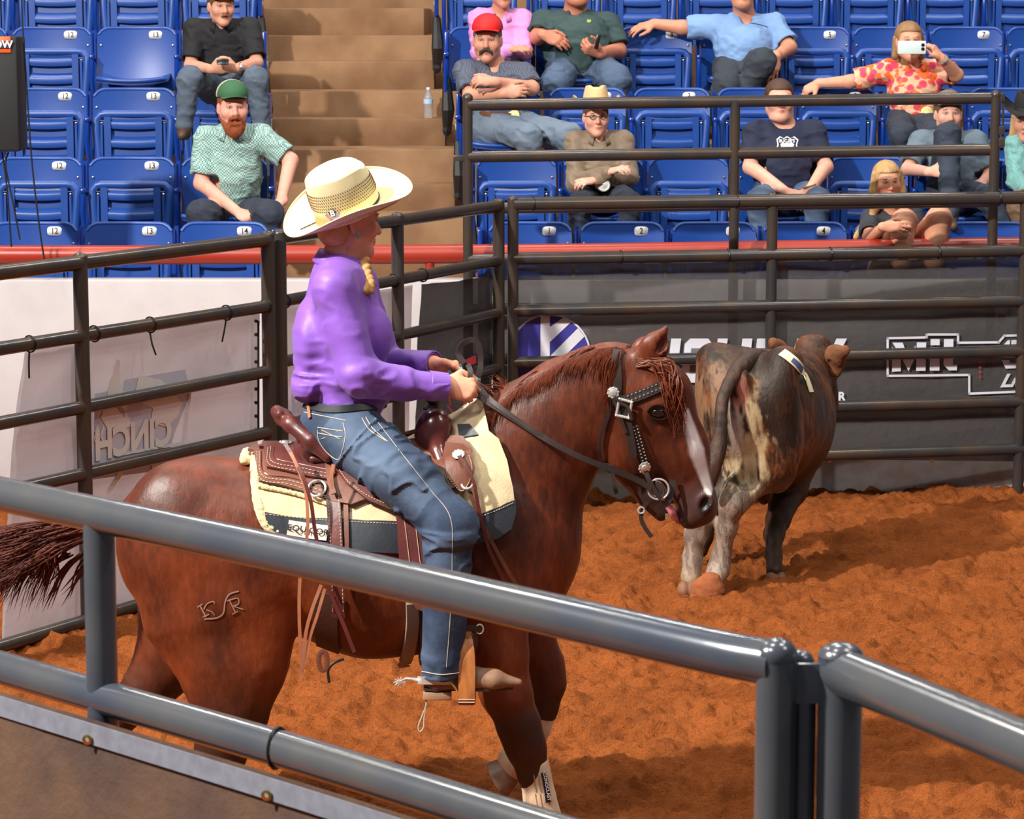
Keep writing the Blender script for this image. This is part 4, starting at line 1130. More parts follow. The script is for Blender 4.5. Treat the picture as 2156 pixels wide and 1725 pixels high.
# ------------------------------------------------------------------ people
M_skin = mat('skin', (214, 150, 120), .5, attr='Col', bump=(220, .12, .001), spec=.35, sss=.12)
M_eyew = mat('eyeball', (228, 222, 216), .2, spec=.7); M_iris = mat('iris', (52, 40, 32), .2)
M_lash = mat('dark_brow_hair', (70, 48, 34), .8)
def frame(yaw, pitch=0, roll=0):
    """columns: forward, left, up for a head looking along -Y when yaw = 0 (yaw > 0 turns to its left, our right)"""
    B = Matrix(((0, 1, 0), (-1, 0, 0), (0, 0, 1)))
    return np.array(Matrix.Rotation(radians(yaw), 3, 'Z') @ B @ Matrix.Rotation(radians(-pitch), 3, 'Y') @ Matrix.Rotation(radians(roll), 3, 'X'))
class Fr:
    def __init__(s, c, R, sc=1.): s.c = A3(c); s.R = np.array(R); s.s = sc
    def __call__(s, x, y, z): return s.c+s.R@np.array([x, y, z])*s.s
    def v(s, x, y, z): return Vector(s.R@np.array([x, y, z]))
    def loc(s, P): return (P-s.c)@s.R/s.s
def head_sdf(s, F, fat=0., nose=1., sex='m'):
    k = F.s; R = F.R
    def E(c, r, kk, op='+'): s.ell(F(*c), np.array(r)*k, R=R, k=kk*k, op=op)
    def Cp(a, b, ra, rb, kk, op='+'): s.cap(F(*a), F(*b), ra*k, rb*k, kk*k, op=op)
    E((-.018, 0, .030), (.096, .076+fat*.3, .086), .02)
    E((.028, 0, -.015), (.064, .064+fat*.5, .082), .03)
    Cp((.0, .042, -.055), (.060, .012, -.092), .030+fat*.6, .024, .03); Cp((.0, -.042, -.055), (.060, -.012, -.092), .030+fat*.6, .024, .03)
    E((.068, 0, -.098), (.024, .024+fat*.4, .020), .02)
    if fat > .006: E((.03, 0, -.105), (.05, .045+fat, .022), .03)
    for sd in (-1, 1):
        E((.058, sd*.042, -.024), (.028, .026+fat*.6, .028), .02)
        E((.098, sd*.031, .010), (.016, .020, .012), .014, '-')
        E((.0725, sd*.031, .009), (.0150, .0165, .0125), .004)
        E((-.012, sd*.080, -.004), (.020, .011, .031), .008); E((-.008, sd*.090, -.002), (.010, .006, .016), .006, '-')
        Cp((.098, sd*.010, -.030), (.092, sd*.015, -.034), .008, .006, .006)
    Cp((.080, -.030, .026), (.084, 0, .024), .010, .010, .014); Cp((.080, .030, .026), (.084, 0, .024), .010, .010, .014)
    Cp((.086, 0, .014), (.107*nose, 0, -.026), .008, .0125, .012)
    Cp((.088, -.018, -.0575), (.095, 0, -.055), .0050, .0062, .004); Cp((.088, .018, -.0575), (.095, 0, -.055), .0050, .0062, .004)
    Cp((.086, -.016, -.0665), (.092, 0, -.068), .0050, .0070, .004); Cp((.086, .016, -.0665), (.092, 0, -.068), .0050, .0070, .004)
def face_paint(F, skin, lip=None, blush=.35):
    skin = linc(skin); lip_ = linc(lip) if lip else skin*np.array([.80, .50, .50])
    def col(P):
        L = F.loc(P); c = np.repeat(skin[None], len(P), 0)
        hd = np.linalg.norm(L, axis=1) < .2
        n = fbm(P, 40, 3, 3)[:, None]; c = c*(1+.10*n)
        def mix(q, t): nonlocal c; q = (q*hd)[:, None]; c = c*(1-q)+t*q
        for sd in (-1, 1):
            mix(blush*np.exp(-(((L[:, 0]-.075)/.03)**2+((L[:, 1]-sd*.045)/.02)**2+((L[:, 2]+.025)/.02)**2)), skin*np.array([1.02, .62, .58]))
            mix(.9*sst(np.sqrt(((L[:, 1]-sd*.031)/.017)**2+((L[:, 2]-.010)/.0085)**2)+(L[:, 0] < .06)*9, 1.25, .8), skin*.42)
        mix(blush*np.exp(-(((L[:, 0]-.105)/.02)**2+(L[:, 1]/.014)**2+((L[:, 2]+.024)/.014)**2)), skin*np.array([1.02, .62, .58]))
        mix(.9*sst(np.abs(L[:, 1])/.021+np.abs(L[:, 2]+.0615)/.0125+(L[:, 0] < .07)*9, 1.15, .85), lip_)
        mix(.75*sst(np.abs(L[:, 1])/.02+np.abs(L[:, 2]+.0615)/.0022+(L[:, 0] < .07)*9, 1.3, .8), skin*.25)
        return np.clip(c, 0, 1)
    return col
def face_parts(F, root, brow=(80, 56, 40), eyes=True, squint=.0, browm=None):
    if eyes:
        for sd in (-1, 1):
            e = MB().ball(Vector(F(.0755, sd*.031, .009)), tuple(np.array((.0125, .0128, .0070-squint*.003))*F.s), 12, R=Matrix(F.R.tolist()))
            eo = e.build('eye', M_eyew, root)
            MB().ball(Vector(F(.0835, sd*.0305, .0085)), tuple(np.array((.0052, .0058, .0056-squint*.002))*F.s), 10, R=Matrix(F.R.tolist())).build('iris', M_iris, eo)
    bm_ = browm or mat('brow_'+'_'.join(map(str, brow)), brow, .85)
    b = MB()
    for sd in (-1, 1): b.tube([F(.086, sd*.014, .026), F(.090, sd*.028, .032), F(.078, sd*.046, .028)], [.0025*F.s, .0035*F.s, .0015*F.s], 6)
    b.build('eyebrows', bm_, root)
def finger(s, base, d, down, L, r, bend, k=.004):
    """three joints folding from direction d towards down"""
    p = A3(base); d = Vector(d).normalized(); dn = Vector(down).normalized(); a = 0; tip = None
    for i, (l, b) in enumerate(zip((L*.45, L*.30, L*.25), bend)):
        a += radians(b); dd = d*cos(a)+dn*sin(a); q = p+A3(dd)*l
        s.cap(p, q, r*(1-.08*i), r*(.94-.10*i), k); p = q
    return p
def hand(s, wrist, f, up, th, sc=1., curl=(50, 60, 40), spread=.12, thumb=(.5, .7, .3), nails=None, fr=.0085, side=1.):
    """f: towards the fingers, up: out of the back of the hand, th: towards the thumb"""
    f = Vector(f).normalized(); up = Vector(up); up = (up-f*up.dot(f)).normalized(); t = Vector(th); t = (t-f*t.dot(f)-up*t.dot(up)).normalized()
    w_ = Vector(A3(wrist)); q = lambda a, b, c: w_+(f*a+t*b+up*c)*sc
    R = np.array([f[:], t[:], up[:]]).T
    s.ell(q(.045, 0, -.002), (.050*sc, .040*sc, .019*sc), R=R, k=.012*sc)
    s.ell(q(.028, .022, -.008), (.030*sc, .018*sc, .017*sc), R=R, k=.010*sc)
    s.cap(q(-.02, 0, 0), q(.02, 0, 0), .026*sc, .026*sc, .012*sc, side=up, wa=.019*sc, wb=.018*sc)
    tips = []
    for i, (y, L, x) in enumerate(((.028, .072, .080), (.0095, .080, .086), (-.009, .074, .082), (-.026, .060, .072))):
        s.ell(q(x-.004, y, .003), (.012*sc, .0105*sc, .011*sc), R=R, k=.008*sc)
        c = curl[i] if isinstance(curl[0], (tuple, list)) else curl
        dd = f+t*(y*spread/.028)
        tips.append(finger(s, q(x, y, 0), dd, -up, L*sc, fr*sc*(1 if i < 3 else .88), c, .004*sc))
    a, b, c = thumb
    p0 = q(.018, .030, -.008); p1 = q(.018+.030*(1-a*.3), .030+.030*(1-a*.5), -.010-.016*a); p2 = p1+(f*(.6+b*.4)+t*(.6-b)-up*c*.6).normalized()*.032*sc; p3 = p2+(f*(.8)+t*(.3-b*.8)-up*c*.8).normalized()*.026*sc
    s.cap(p0, p1, .015*sc, .0115*sc, .010*sc); s.cap(p1, p2, .0115*sc, .0102*sc, .004*sc); s.cap(p2, p3, .0102*sc, .0082*sc, .004*sc)
    tips.append(A3(p3)); return tips
def ik(a, b, l1, l2, pole):
    a = Vector(A3(a)); b = Vector(A3(b)); d = b-a; L = min(d.length, (l1+l2)*.999); u = d.normalized()
    x = (l1*l1-l2*l2+L*L)/(2*L); h = sqrt(max(l1*l1-x*x, 0)); p = Vector(pole); p = (p-u*p.dot(u)).normalized()
    return a+u*x+p*h
def hair_cap(F, m, root, z0=.02, th=.010, back=-.09, name='hair', front=.05, side=.0, h=.006):
    """close hair covering the skull, cut above the brow line"""
    s = S(); k = F.s; R = F.R
    s.ell(F(-.020, 0, .034), np.array((.096+th, .078+th, .086+th))*k, R=R, k=.01); s.ell(F(-.045, 0, -.02), np.array((.062+th*.6, .066+th, .075))*k, R=R, k=.02)
    s.box(F(.14, 0, front-.13), np.array((.14-.045, .2, .13))*k, R=R, rnd=.01*k, k=.012*k, op='-')
    s.box(F(0, 0, back-.2), np.array((.3, .3, .2))*k, R=R, rnd=.01*k, k=.01*k, op='-')
    for sd in (-1, 1): s.ell(F(.0, sd*.09, -.005), np.array((.028, .03, .036))*k, R=R, k=.008*k, op='-')
    s.post = lambda P, d: d+.0022*fbm(P*np.array([1, 1, .4]), 120, 4, 2)
    return smesh(name, s, h, m, root)
def cap_hat(F, crown_m, bill_m, root, back_m=None, name='cap', lift=.045, tilt=0., bl=.07, h=.006, tall=.085):
    """baseball cap"""
    k = F.s; R = F.R; s = S()
    s.ell(F(-.014, 0, lift+.012), np.array((.110, .090, tall))*k, R=R, k=.01)
    s.box(F(0, 0, lift-.2), np.array((.3, .3, .2-.003))*k, R=R, rnd=.004, k=.004, op='-')
    s.ell(F(-.014, 0, lift-.006), np.array((.100, .080, .07))*k, R=R, k=.006, op='-')
    def colr(P): return None
    c = smesh('cap', s, h, crown_m if not back_m else [crown_m, back_m], root)
    if back_m:
        me = c.data; co = np.empty(len(me.vertices)*3); me.vertices.foreach_get('co', co); co = co.reshape(-1, 3)
        Mw = world_inv(root).inverted(); W = co@np.array(Mw.to_3x3()).T+np.array(Mw.translation); L = F.loc(W)
        for p in me.polygons:
            if L[p.vertices[0], 0] < .01: p.material_index = 1
    V = []; Fc = []; nx, ny = 14, 8
    for sgn in (0, 1):
        for i in range(nx+1):
            a = -1.15+2.3*i/nx
            for j in range(ny+1):
                t = j/ny; x = -.014+(.098+bl*t)*cos(a*(1-.28*t)); y = .084*sin(a)*(1+.02*t)*(1-.1*t); z = lift+.004+tilt*t*.06-.016*t*t*0-.022*(y/.084)**2*t-sgn*.004
                V.append(F(x, y, z))
    n = (nx+1)*(ny+1)
    for i in range(nx):
        for j in range(ny): q = i*(ny+1)+j; Fc += [(q, q+ny+1, q+ny+2, q+1), (n+q, n+q+1, n+q+ny+2, n+q+ny+1)]
    for i in range(nx): q = i*(ny+1)+ny; Fc.append((q, q+ny+1, n+q+ny+1, n+q))
    for j in range(ny): Fc.append((j, j+1, n+j+1, n+j)); q = nx*(ny+1)+j; Fc.append((q+1, q, n+q, n+q+1))
    b = mk('cap_bill', V, Fc, bill_m, c)
    return c
def cowboy_hat(F, m, root, band_m, a=.215, b=.165, curl=.07, hh=.125, sc=1., name='cowboy_hat', under=None, n=56, dip=.03):
    """F: origin at the crown base, forward, left, up"""
    prof = []                                            # rows from crown centre out
    def crown(t, u):                                     # u 0 centre .. 1 crown edge; returns point
        return None
    def pt(rho, th):
        cx, cy = cos(th), sin(th)
        if rho <= 1:                                     # top of the crown with crease
            x = .094*rho*cx-.004; y = .066*rho*cy*(1-.12*(cx > 0)*cx); z = hh-.010*rho**2*(1-.3*cx)+.004
            z -= .044*np.exp(-(y/.024)**2)*(1-.55*rho**4)
            z -= .012*rho**2*max(cx, 0)**3
            return x, y, z
        if rho <= 2:                                     # side
            t = rho-1; e = t**.9
            x = (.094+(.104-.094)*e)*cx-.004*(1-t); y = (.066*(1-.12*(cx > 0)*cx*(1-t))+(.083-.066)*e)*cy; z = (hh-.006-.012*max(cx, 0)**3*(1-t))*(1-t)**1.0+.0
            bul = sin(pi*min(t*1.0, 1))*.007; x += bul*cx; y += bul*cy
            return x, y, z
        t = rho-2
        x = (.104+(a-.104)*t)*cx; y = (.083+(b-.083)*t*(1-.10*abs(cy)*t))*cy
        z = curl*(abs(cy)**2.2)*t**1.8*(1.0)-dip*(abs(cx)**3)*t**1.4+.006*t
        y *= 1-.16*t**2*abs(cy)**3
        return x, y, z
    rows = [.02, .25, .5, .7, .85, .95, 1.0]+[1.04, 1.12, 1.25, 1.4, 1.55, 1.7, 1.85, 1.97]+[2.03, 2.15, 2.3, 2.45, 2.6, 2.75, 2.88, 2.96, 3.0]
    V = []; 
    for s_ in (0, 1):
        for r in rows:
            for k in range(n):
                x, y, z = pt(r, 2*pi*k/n); z2 = z-s_*.004*(1 if r > 2 else .8)
                if s_ and r <= 2: x *= .975; y *= .97
                V.append(F(x, y, z2))
    nr = len(rows); Fc = []; N = nr*n
    for i in range(nr-1):
        for k in range(n): k2 = (k+1) % n; Fc += [(i*n+k, (i+1)*n+k, (i+1)*n+k2, i*n+k2), (N+i*n+k, N+i*n+k2, N+(i+1)*n+k2, N+(i+1)*n+k)]
    for k in range(n): k2 = (k+1) % n; Fc.append(((nr-1)*n+k, N+(nr-1)*n+k, N+(nr-1)*n+k2, (nr-1)*n+k2))
    Fc += [tuple(range(n))[::-1], tuple(N+k for k in range(n))]
    o = mk(name, V, Fc, m, root)
    bd = MB(); bd.tube([F(*pt(1.96, 2*pi*k/40)) for k in range(40)], [(.006*sc, .003*sc)]*40, 6, closed=True); bd.build('hatband', band_m, o)
    ed = MB(); ed.tube([F(*pt(3.0, 2*pi*k/60)) for k in range(60)], .0032*sc, 6, closed=True); ed.build('brim_edge', m, o)
    return o, pt
# ------------------------------------------------------------------ saddle pad and saddle
M_cream = mat('cream_felt', (222, 200, 158), .95, var=(18, .5, (190, 160, 118)), bump=(150, .45, .004), sheen=.4)
M_fleece = mat('cream_fleece', (232, 212, 160), .95, var=(40, .4, (200, 172, 112)), bump=(260, .9, .006), sheen=.5)
M_wear = mat('black_wear_leather', (42, 46, 54), .5, bump=(70, .3, .003))
M_lea = mat('dark_red_saddle_leather', (98, 42, 36), .42, var=(9, .6, (66, 28, 28)), bump=(70, .35, .003), coat=.15)
M_leab = mat('brown_saddle_leather', (116, 66, 46), .5, var=(8, .7, (84, 46, 34)), bump=(60, .4, .003))
M_leau = mat('tan_rawhide_leather', (176, 112, 78), .6, var=(20, .5, (140, 82, 58)))
M_ox = mat('oxblood_leather', (74, 24, 26), .25, var=(6, .6, (110, 56, 42)), bump=(50, .15, .002), coat=.4)
M_stitch = mat('pale_stitching', (206, 180, 150), .7)
M_brid = mat('dark_brown_bridle_leather', (42, 30, 27), .5, var=(14, .4, (60, 44, 38)), bump=(90, .2, .002))
M_silver = mat('engraved_silver', (226, 224, 220), .25, metal=.65, bump=(260, .5, .002))
pad = empty('saddle_pad', h_(780, 1160, 0), 'cream felt saddle pad with black leather edging under the saddle', 'saddle pad')
PADO, PADT = .006, .020
edge_px = [(556, 968), (541, 1010), (545, 1060), (562, 1106), (590, 1127), (640, 1140), (700, 1150), (770, 1160), (840, 1164), (920, 1158), (990, 1147), (1050, 1132), (1076, 1112), (1086, 1080), (1080, 1030), (1068, 975), (1050, 930)]
e_xa = wrap.xa(edge_px, .02)
x_l = h_(530, 940).x; x_r = h_(1004, 900).x
near = [(x_l, .0), (h_(534, 945).x, .45)]+e_xa+[(h_(1030, 905).x, .30), (x_r, 0)]
near = [(x, a) for x, a in near]
wrap.panel(near+[(x, -a) for x, a in near[::-1][1:-1]], 'felt', M_cream, pad, PADO, PADT, .028, noise=.003)
band_px = [(557, 1078), (600, 1086), (690, 1091), (770, 1096), (845, 1098), (930, 1104), (1000, 1088), (1050, 1068), (1086, 1052)]
lower = [(590, 1129), (640, 1142), (700, 1152), (770, 1162), (840, 1166), (920, 1160), (990, 1149), (1050, 1134), (1077, 1114), (1087, 1080)]
ban = wrap.xa(band_px, .03)+wrap.xa(lower[::-1], .03)+wrap.xa([(562, 1108)], .03)
for s in (1, -1):
    wrap.panel([(x, s*a) for x, a in ban], 'wear_leather', M_wear, pad, PADO+PADT-.002, .006, .028)
up_px = [(963, 893), (988, 892), (1007, 915), (968, 922)]
wrap.panel(wrap.xa(up_px, .03), 'wither_patch', M_wear, pad, PADO+PADT-.001, .005, .02)
st = MB()
def stitch(mb, sdf, uv, off, r=.0012, dash=.006, n=8):
    P, N = strapline(sdf, uv, off, n); acc = 0
    for a, b in zip(P, P[1:]):
        L = (b-a).length; k = max(1, int(L/(dash*1.6)))
        for i in range(k):
            p = a.lerp(b, i/k); q = a.lerp(b, min((i+.62)/k, 1)); mb.tube([p, q], r, 4, cap=False)
stitch(st, hs, [(558, 1083), (690, 1096), (845, 1103)], PADO+PADT+.005); stitch(st, hs, [(1000, 1093), (1050, 1073), (1082, 1058)], PADO+PADT+.005)
st.build('stitching', M_stitch, pad)
# fleece rolls on the rear and front edges
for pts, nm, r in (([(500, 938), (520, 944), (541, 975), (538, 1010), (545, 1062), (560, 1102), (585, 1124)], 'fleece_edge', .017), ([(1010, 900), (1034, 930), (1052, 965), (1066, 1010), (1074, 1060)], 'fleece_edge', .006)):
    P, N = strapline(hs, pts, .012 if r > .01 else .016, 8); fl = MB()
    if r > .01:
        xx_ = h_(519, 942).x; ov = wrap.lift([(xx_, a_) for a_ in np.linspace(-.9, .22, 10)], .020); P = [Vector(q) for q in ov]+P[15:]
    s = S(); s.chain(P, [r]*len(P), .006); s.post = lambda Q, d: d+.004*fbm(Q, 110, 3, 2); smesh(nm, s, .004, M_fleece, pad)
# maker's label on the pad
P, N = strapline(hs, [(606, 1111), (650, 1118), (690, 1123)], PADO+PADT+.008, 6)
MB().ribbon(P, N, .052, .004).build('maker_label', mat('cream_label', (226, 206, 190), .6), pad)
mb = MB(); c = P[len(P)//2]; nn = N[len(P)//2]; ax = (P[-1]-P[0]).normalized(); upv = ax.cross(nn)*-1; upv = upv if upv.z > 0 else -upv
text_on(mb, 'EQUICOR', .029, c+nn*.014, ax, upv, nn, xs=1.12, bold=.0006); mb.build('label_text', M_ink, pad, smooth=False)

sad = empty('saddle', h_(760, 1000, 0), 'tooled dark brown western saddle strapped on the chestnut horse', 'saddle')
so = PADO+PADT+.004
def offpanel(px, name, m, off, th, step=.025, mirror=True, par=sad):
    xa = wrap.xa(px, off); o = wrap.panel(xa, name, m, par, off, th, step)
    if mirror: wrap.panel([(x, -a) for x, a in xa], name, m, par, off, th, step*1.5)
    return o
# skirts: big layered leather under the seat
skirt_px = [(542, 906), (528, 916), (538, 970), (546, 1016), (600, 1026), (660, 1042), (700, 1058), (740, 1064), (772, 1052), (840, 1060), (900, 1050), (960, 1030), (990, 990), (995, 950), (975, 925), (900, 925), (750, 935), (640, 930), (590, 905)]
sk = offpanel(skirt_px, 'skirt', M_leab, so+.010, .009)
P, N = strapline(hs, [(545, 1023), (600, 1034), (660, 1050), (705, 1066)], so+.004, 6); s = S(); s.chain(P, [.008]*len(P), .004); s.post = lambda Q, d: d+.003*fbm(Q, 130, 3, 2); smesh('skirt_fleece', s, .003, M_fleece, sad)
offpanel([(552, 908), (556, 950), (562, 986), (620, 998), (692, 1012), (706, 1000), (704, 972), (660, 945), (625, 925), (600, 908)], 'rear_jockey', M_lea, so+.022, .008)
offpanel([(700, 968), (706, 990), (730, 1020), (770, 1052), (820, 1072), (858, 1076), (880, 1060), (900, 1000), (880, 960), (760, 940)], 'seat_jockey', M_lea, so+.026, .010)
offpanel([(938, 935), (932, 965), (940, 1005), (970, 1040), (992, 1020), (1000, 985), (992, 955), (975, 940)], 'front_jockey', M_leab, so+.022, .008)
st = MB()
for line, o_ in (([(541, 950), (548, 1008), (610, 1020), (690, 1046)], so+.021), ([(546, 950), (553, 1002), (615, 1013), (690, 1038)], so+.021), ([(564, 942), (567, 978), (625, 991), (690, 1004)], so+.032), ([(570, 940), (573, 972), (628, 984), (690, 997)], so+.032),
                 ([(712, 985), (735, 1016), (775, 1044), (822, 1064), (856, 1069)], so+.038), ([(942, 1004), (970, 1034), (987, 1016), (994, 985), (987, 958)], so+.032)):
    stitch(st, hs, line, o_, .0013)
st.build('stitching', M_stitch, sad)
gr = MB()
for line in ([(550, 950), (557, 996), (617, 1007), (690, 1030)], [(577, 942), (580, 965), (630, 977), (690, 989)]):
    P, N = strapline(hs, line, so+.030 if line[0][0] > 570 else so+.020, 6); gr.tube(P, .0022, 5)
gr.build('tooled_border', M_ox, sad)
# cantle and seat
s = S(); s.chain([h_(690, 962, -.20), h_(655, 928, -.185), h_(612, 893, -.13), h_(597, 880, 0), h_(612, 893, .13), h_(655, 928, .185), h_(690, 962, .20)], [.020, .024, .026, .028, .026, .024, .020], .02, None)
s.chain([h_(588, 872, -.10), h_(582, 866, 0), h_(588, 872, .10)], [.014, .016, .014], .02)
s.cap(h_(650, 940, 0), h_(660, 950, 0), .05, .05, .05, SD, .17, .17)
smesh('cantle', s, .006, M_lea, sad)
s = S(); s.cap(h_(665, 950, 0), h_(860, 965, 0), .035, .035, .03, SD, .185, .15); s.cap(h_(760, 985, 0), h_(860, 985, 0), .07, .06, .03, SD, .20, .19); smesh('seat', s, .009, M_lea, sad)
# fork and horn
s = S()
for sd in (-1, 1):
    s.ell(h_(914, 912, sd*.105), (r_(41), .062, r_(52)), R=np.array(Matrix.Rotation(radians(8), 3, 'Y')), k=.03)
    s.cap(h_(915, 930, sd*.13), h_(935, 985, sd*.20), .035, .03, .03)
s.cap(h_(910, 895, -.08), h_(910, 895, .08), .04, .04, .03)
smesh('fork', s, .006, M_ox, sad)
s = S(); s.cap(h_(908, 880, 0), h_(916, 845, 0), .022, .019, .01); s.ell(h_(920, 838, 0), (.042, .042, .012), R=np.array(Matrix.Rotation(radians(-12), 3, 'Y')), k=.012)
smesh('horn', s, .004, mat('horn_wrap', (34, 18, 20), .45, bump=(30, .5, .004), stretch=(.2, .2, 4)), sad)
MB().tube([h_(908, 860, 0)+Vector((.024*cos(t), .024*sin(t), 0)) for t in np.linspace(0, 2*pi, 17)[:-1]], .006, 8, closed=True).build('horn_wrap', M_dark, sad)
# conchos, rings
def concho(uv, r, name='concho', par=sad, off=so+.032, sdf=hs):
    P = trace(sdf, [uv], off)[0]; n = nrm(sdf, P[None])[0]
    mb = MB().lathe(P, [(r, 0), (r, .002), (r*.8, .004), (r*.62, .003), (r*.55, .006), (r*.2, .008), (.0005, .008)], 20, axis=n, cap=False)
    for k in range(10):
        a = 2*pi*k/10; x = Vector(n).orthogonal().normalized(); y = Vector(n).cross(x); mb.ball(Vector(P)+x*cos(a)*r*.95+y*sin(a)*r*.95+Vector(n)*.002, r*.16, 6)
    mb.build(name, M_silver, par); return Vector(P), Vector(n)
concho((601, 932), .021); concho((702, 975), .017); concho((965, 957), .021)
P = trace(hs, [(668, 1030)], so+.022)[0]; n_ = Vector(nrm(hs, P[None])[0]); x_ = n_.cross(Vector((0, 0, 1))).normalized(); y_ = n_.cross(x_)
MB().tube([Vector(P)+x_*cos(t)*.030+y_*sin(t)*.030+n_*.006 for t in np.linspace(0, 2*pi, 25)[:-1]], .0045, 8, closed=True).build('rigging_ring', M_silver, sad)
P = trace(hs, [(985, 1020)], so+.02)[0]
MB().tube([Vector(P)+x_*cos(t)*.020+y_*sin(t)*.022+n_*.01 for t in np.linspace(0, 2*pi, 21)[:-1]], .004, 8, closed=True).build('rigging_ring', M_silver, sad)
# billets, cinches
strap(hs, [(700, 1035), (705, 1100), (708, 1160), (712, 1230), (712, 1300)], .048, .006, so+.014, 'rear_billet', M_lea, sad)
strap(hs, [(690, 975), (694, 1010), (703, 1040)], .018, .006, so+.040, 'latigo', M_leab, sad)
st = MB()
for du in (-11, 11): stitch(st, hs, [(702+du, 1045), (708+du, 1160), (712+du, 1290)], so+.019, .0013)
st.build('stitching', M_stitch, sad)
strap(hs, [(728, 1050), (730, 1150), (728, 1220)], .016, .004, so+.008, 'rear_billet_edge', M_leab, sad)
strap(hs, [(690, 1250), (686, 1310), (690, 1368)], .085, .006, .010, 'rear_cinch', mat('dark_cinch_leather', (66, 38, 30), .55, bump=(60, .4, .003)), sad)
P = [h_(680+9*cos(t), 1392+20*sin(t), -.245) for t in np.linspace(0, 2*pi, 21)[:-1]]; MB().tube(P, [(.004, .010)]*20, 6, closed=True, ref=(0, 1, 0)).build('keeper', M_leab, sad)
strap(hs, [(868, 1270), (868, 1320), (860, 1372), (850, 1402)], .042, .018, .012, 'front_cinch', mat('grey_cinch_felt', (142, 124, 110), .95, bump=(120, .8, .005)), sad)
strap(hs, [(890, 1280), (893, 1340), (890, 1385)], .03, .006, .012, 'front_billet', M_brid, sad)
P = [Vector(q) for q in spline([tuple(h_(x, y, z)) for x, y, z in ((724, 1388, -.16), (704, 1396, -.17), (691, 1412, -.17), (693, 1438, -.17))], 5)]; MB().tube(P, .005, 6).build('billet_end', M_dark, sad)
# fender and stirrup
FY = YH-.36
def outer(u, v, dy): return U(u, v, YH+dy)
fP = [Vector(q) for q in spline([tuple(outer(u, v, d)) for u, v, d in ((862, 1070, -.335), (868, 1130, -.345), (876, 1200, -.35), (905, 1280, -.355), (955, 1320, -.36), (985, 1330, -.36))], 6)]
MB().ribbon(fP, [Vector((0, -1, .1))]*len(fP), [.095]*6+[.10]*6+[.085]*6+[.05]*6+[.032]*(len(fP)-24), .007).build('fender', mat('plum_fender_leather', (104, 50, 48), .5, var=(12, .5, (76, 34, 36)), bump=(80, .4, .003)), sad)
st = MB()
for du in (-12, 10):
    st.tube([outer(862+du, 1082, -.34), outer(868+du, 1130, -.35), outer(876+du, 1195, -.355)], .0015, 5)
st.build('stitching', M_stitch, sad)
stir = []
c0 = outer(984, 1330, -.36); c1 = outer(983, 1466, -.36); Hs = (c0-c1).length; sx_ = (c0-c1)
pts = []
for t in np.linspace(0, 1, 25):
    a = pi*t; y = -.068*cos(a); z = sin(a)**.5
    pts.append(c1+sx_*z*.98+Vector((0, y*(1 if z < .9 else 1), 0)))
pts = [c1+Vector((0, -.066, 0))]+pts[1:-1]+[c1+Vector((0, .066, 0))]
sb = MB(); V = []; F = []
for i, p in enumerate(pts):
    t = (pts[min(i+1, 24)]-pts[max(i-1, 0)]).normalized(); f = i/24; wd = .052*(1-.6*sin(pi*f)**3)+.004; nn = t.cross(Vector((1, 0, 0))).normalized()
    for a, b in ((-1, -1), (1, -1), (1, 1), (-1, 1)): V.append(p+Vector((1, 0, 0))*a*wd/2+nn*b*.004)
for i in range(24):
    for k in range(4): k2 = (k+1) % 4; F.append((i*4+k, i*4+k2, i*4+4+k2, i*4+4+k))
sb.add(V, F).build('stirrup', mat('varnished_tan_leather', (190, 120, 66), .35, var=(9, .8, (112, 62, 40)), stretch=(4, 4, 1), coat=.3), sad)
MB().box(c1+Vector((0, 0, -.005)), (.060, .14, .022), bev=.008).build('stirrup_tread', M_lea, sad)
sk_ = MB()
for a in (-.004, .006): sk_.tube([c1+Vector((-.028, -.071, a)), c1+Vector((.028, -.071, a))], .0015, 5)
sk_.build('tread_stitching', M_stitch, sad)
bk = outer(1010, 1325, -.40)
MB().tube([bk+Vector((.012*cos(t), .0, .016*sin(t))) for t in np.linspace(0, 2*pi, 17)[:-1]], .003, 8, closed=True).build('stirrup_buckle', M_silver, sad)
strap_ = MB(); strap_.ribbon([outer(985, 1322, -.40), outer(1002, 1324, -.405), outer(1012, 1328, -.40)], (0, -1, 0), .018, .004); strap_.ribbon([outer(1000, 1330, -.40), outer(1003, 1350, -.40), outer(1000, 1366, -.40)], (.2, -1, 0), .012, .004); strap_.build('hobble_strap', M_brid, sad)
# saddle strings
def thong(name, pts, w_, m, par=sad):
    P = [Vector(q) for q in spline([tuple(outer(*p)) for p in pts], 7)]; return MB().ribbon(P, Vector((.15, -1, .1)), w_, .003).build(name, m, par)
thong('saddle_string', [(600, 934, -.26), (618, 965, -.29), (640, 1010, -.325), (655, 1060, -.345), (662, 1110, -.355), (676, 1180, -.36), (700, 1260, -.36), (725, 1320, -.36), (746, 1374, -.36)], .013, M_lea)
thong('saddle_string', [(602, 936, -.26), (622, 975, -.30), (642, 1030, -.33), (648, 1090, -.35), (645, 1140, -.355), (632, 1215, -.36), (630, 1300, -.36), (634, 1380, -.36), (636, 1425, -.36)], .011, M_leau)
thong('saddle_string', [(676, 1232, -.355), (655, 1290, -.37), (643, 1340, -.37), (638, 1410, -.365)], .011, M_leau)
thong('saddle_string', [(684, 1240, -.355), (668, 1295, -.365), (652, 1345, -.365), (644, 1400, -.365)], .010, M_leau)
thong('saddle_string', [(966, 960, -.27), (985, 1020, -.30), (1005, 1080, -.31), (1040, 1150, -.30), (1080, 1220, -.285), (1110, 1262, -.27)], .013, M_leab)
thong('saddle_string', [(968, 960, -.275), (996, 1012, -.31), (1008, 1070, -.32), (1028, 1150, -.315), (1062, 1226, -.30)], .012, M_lea)
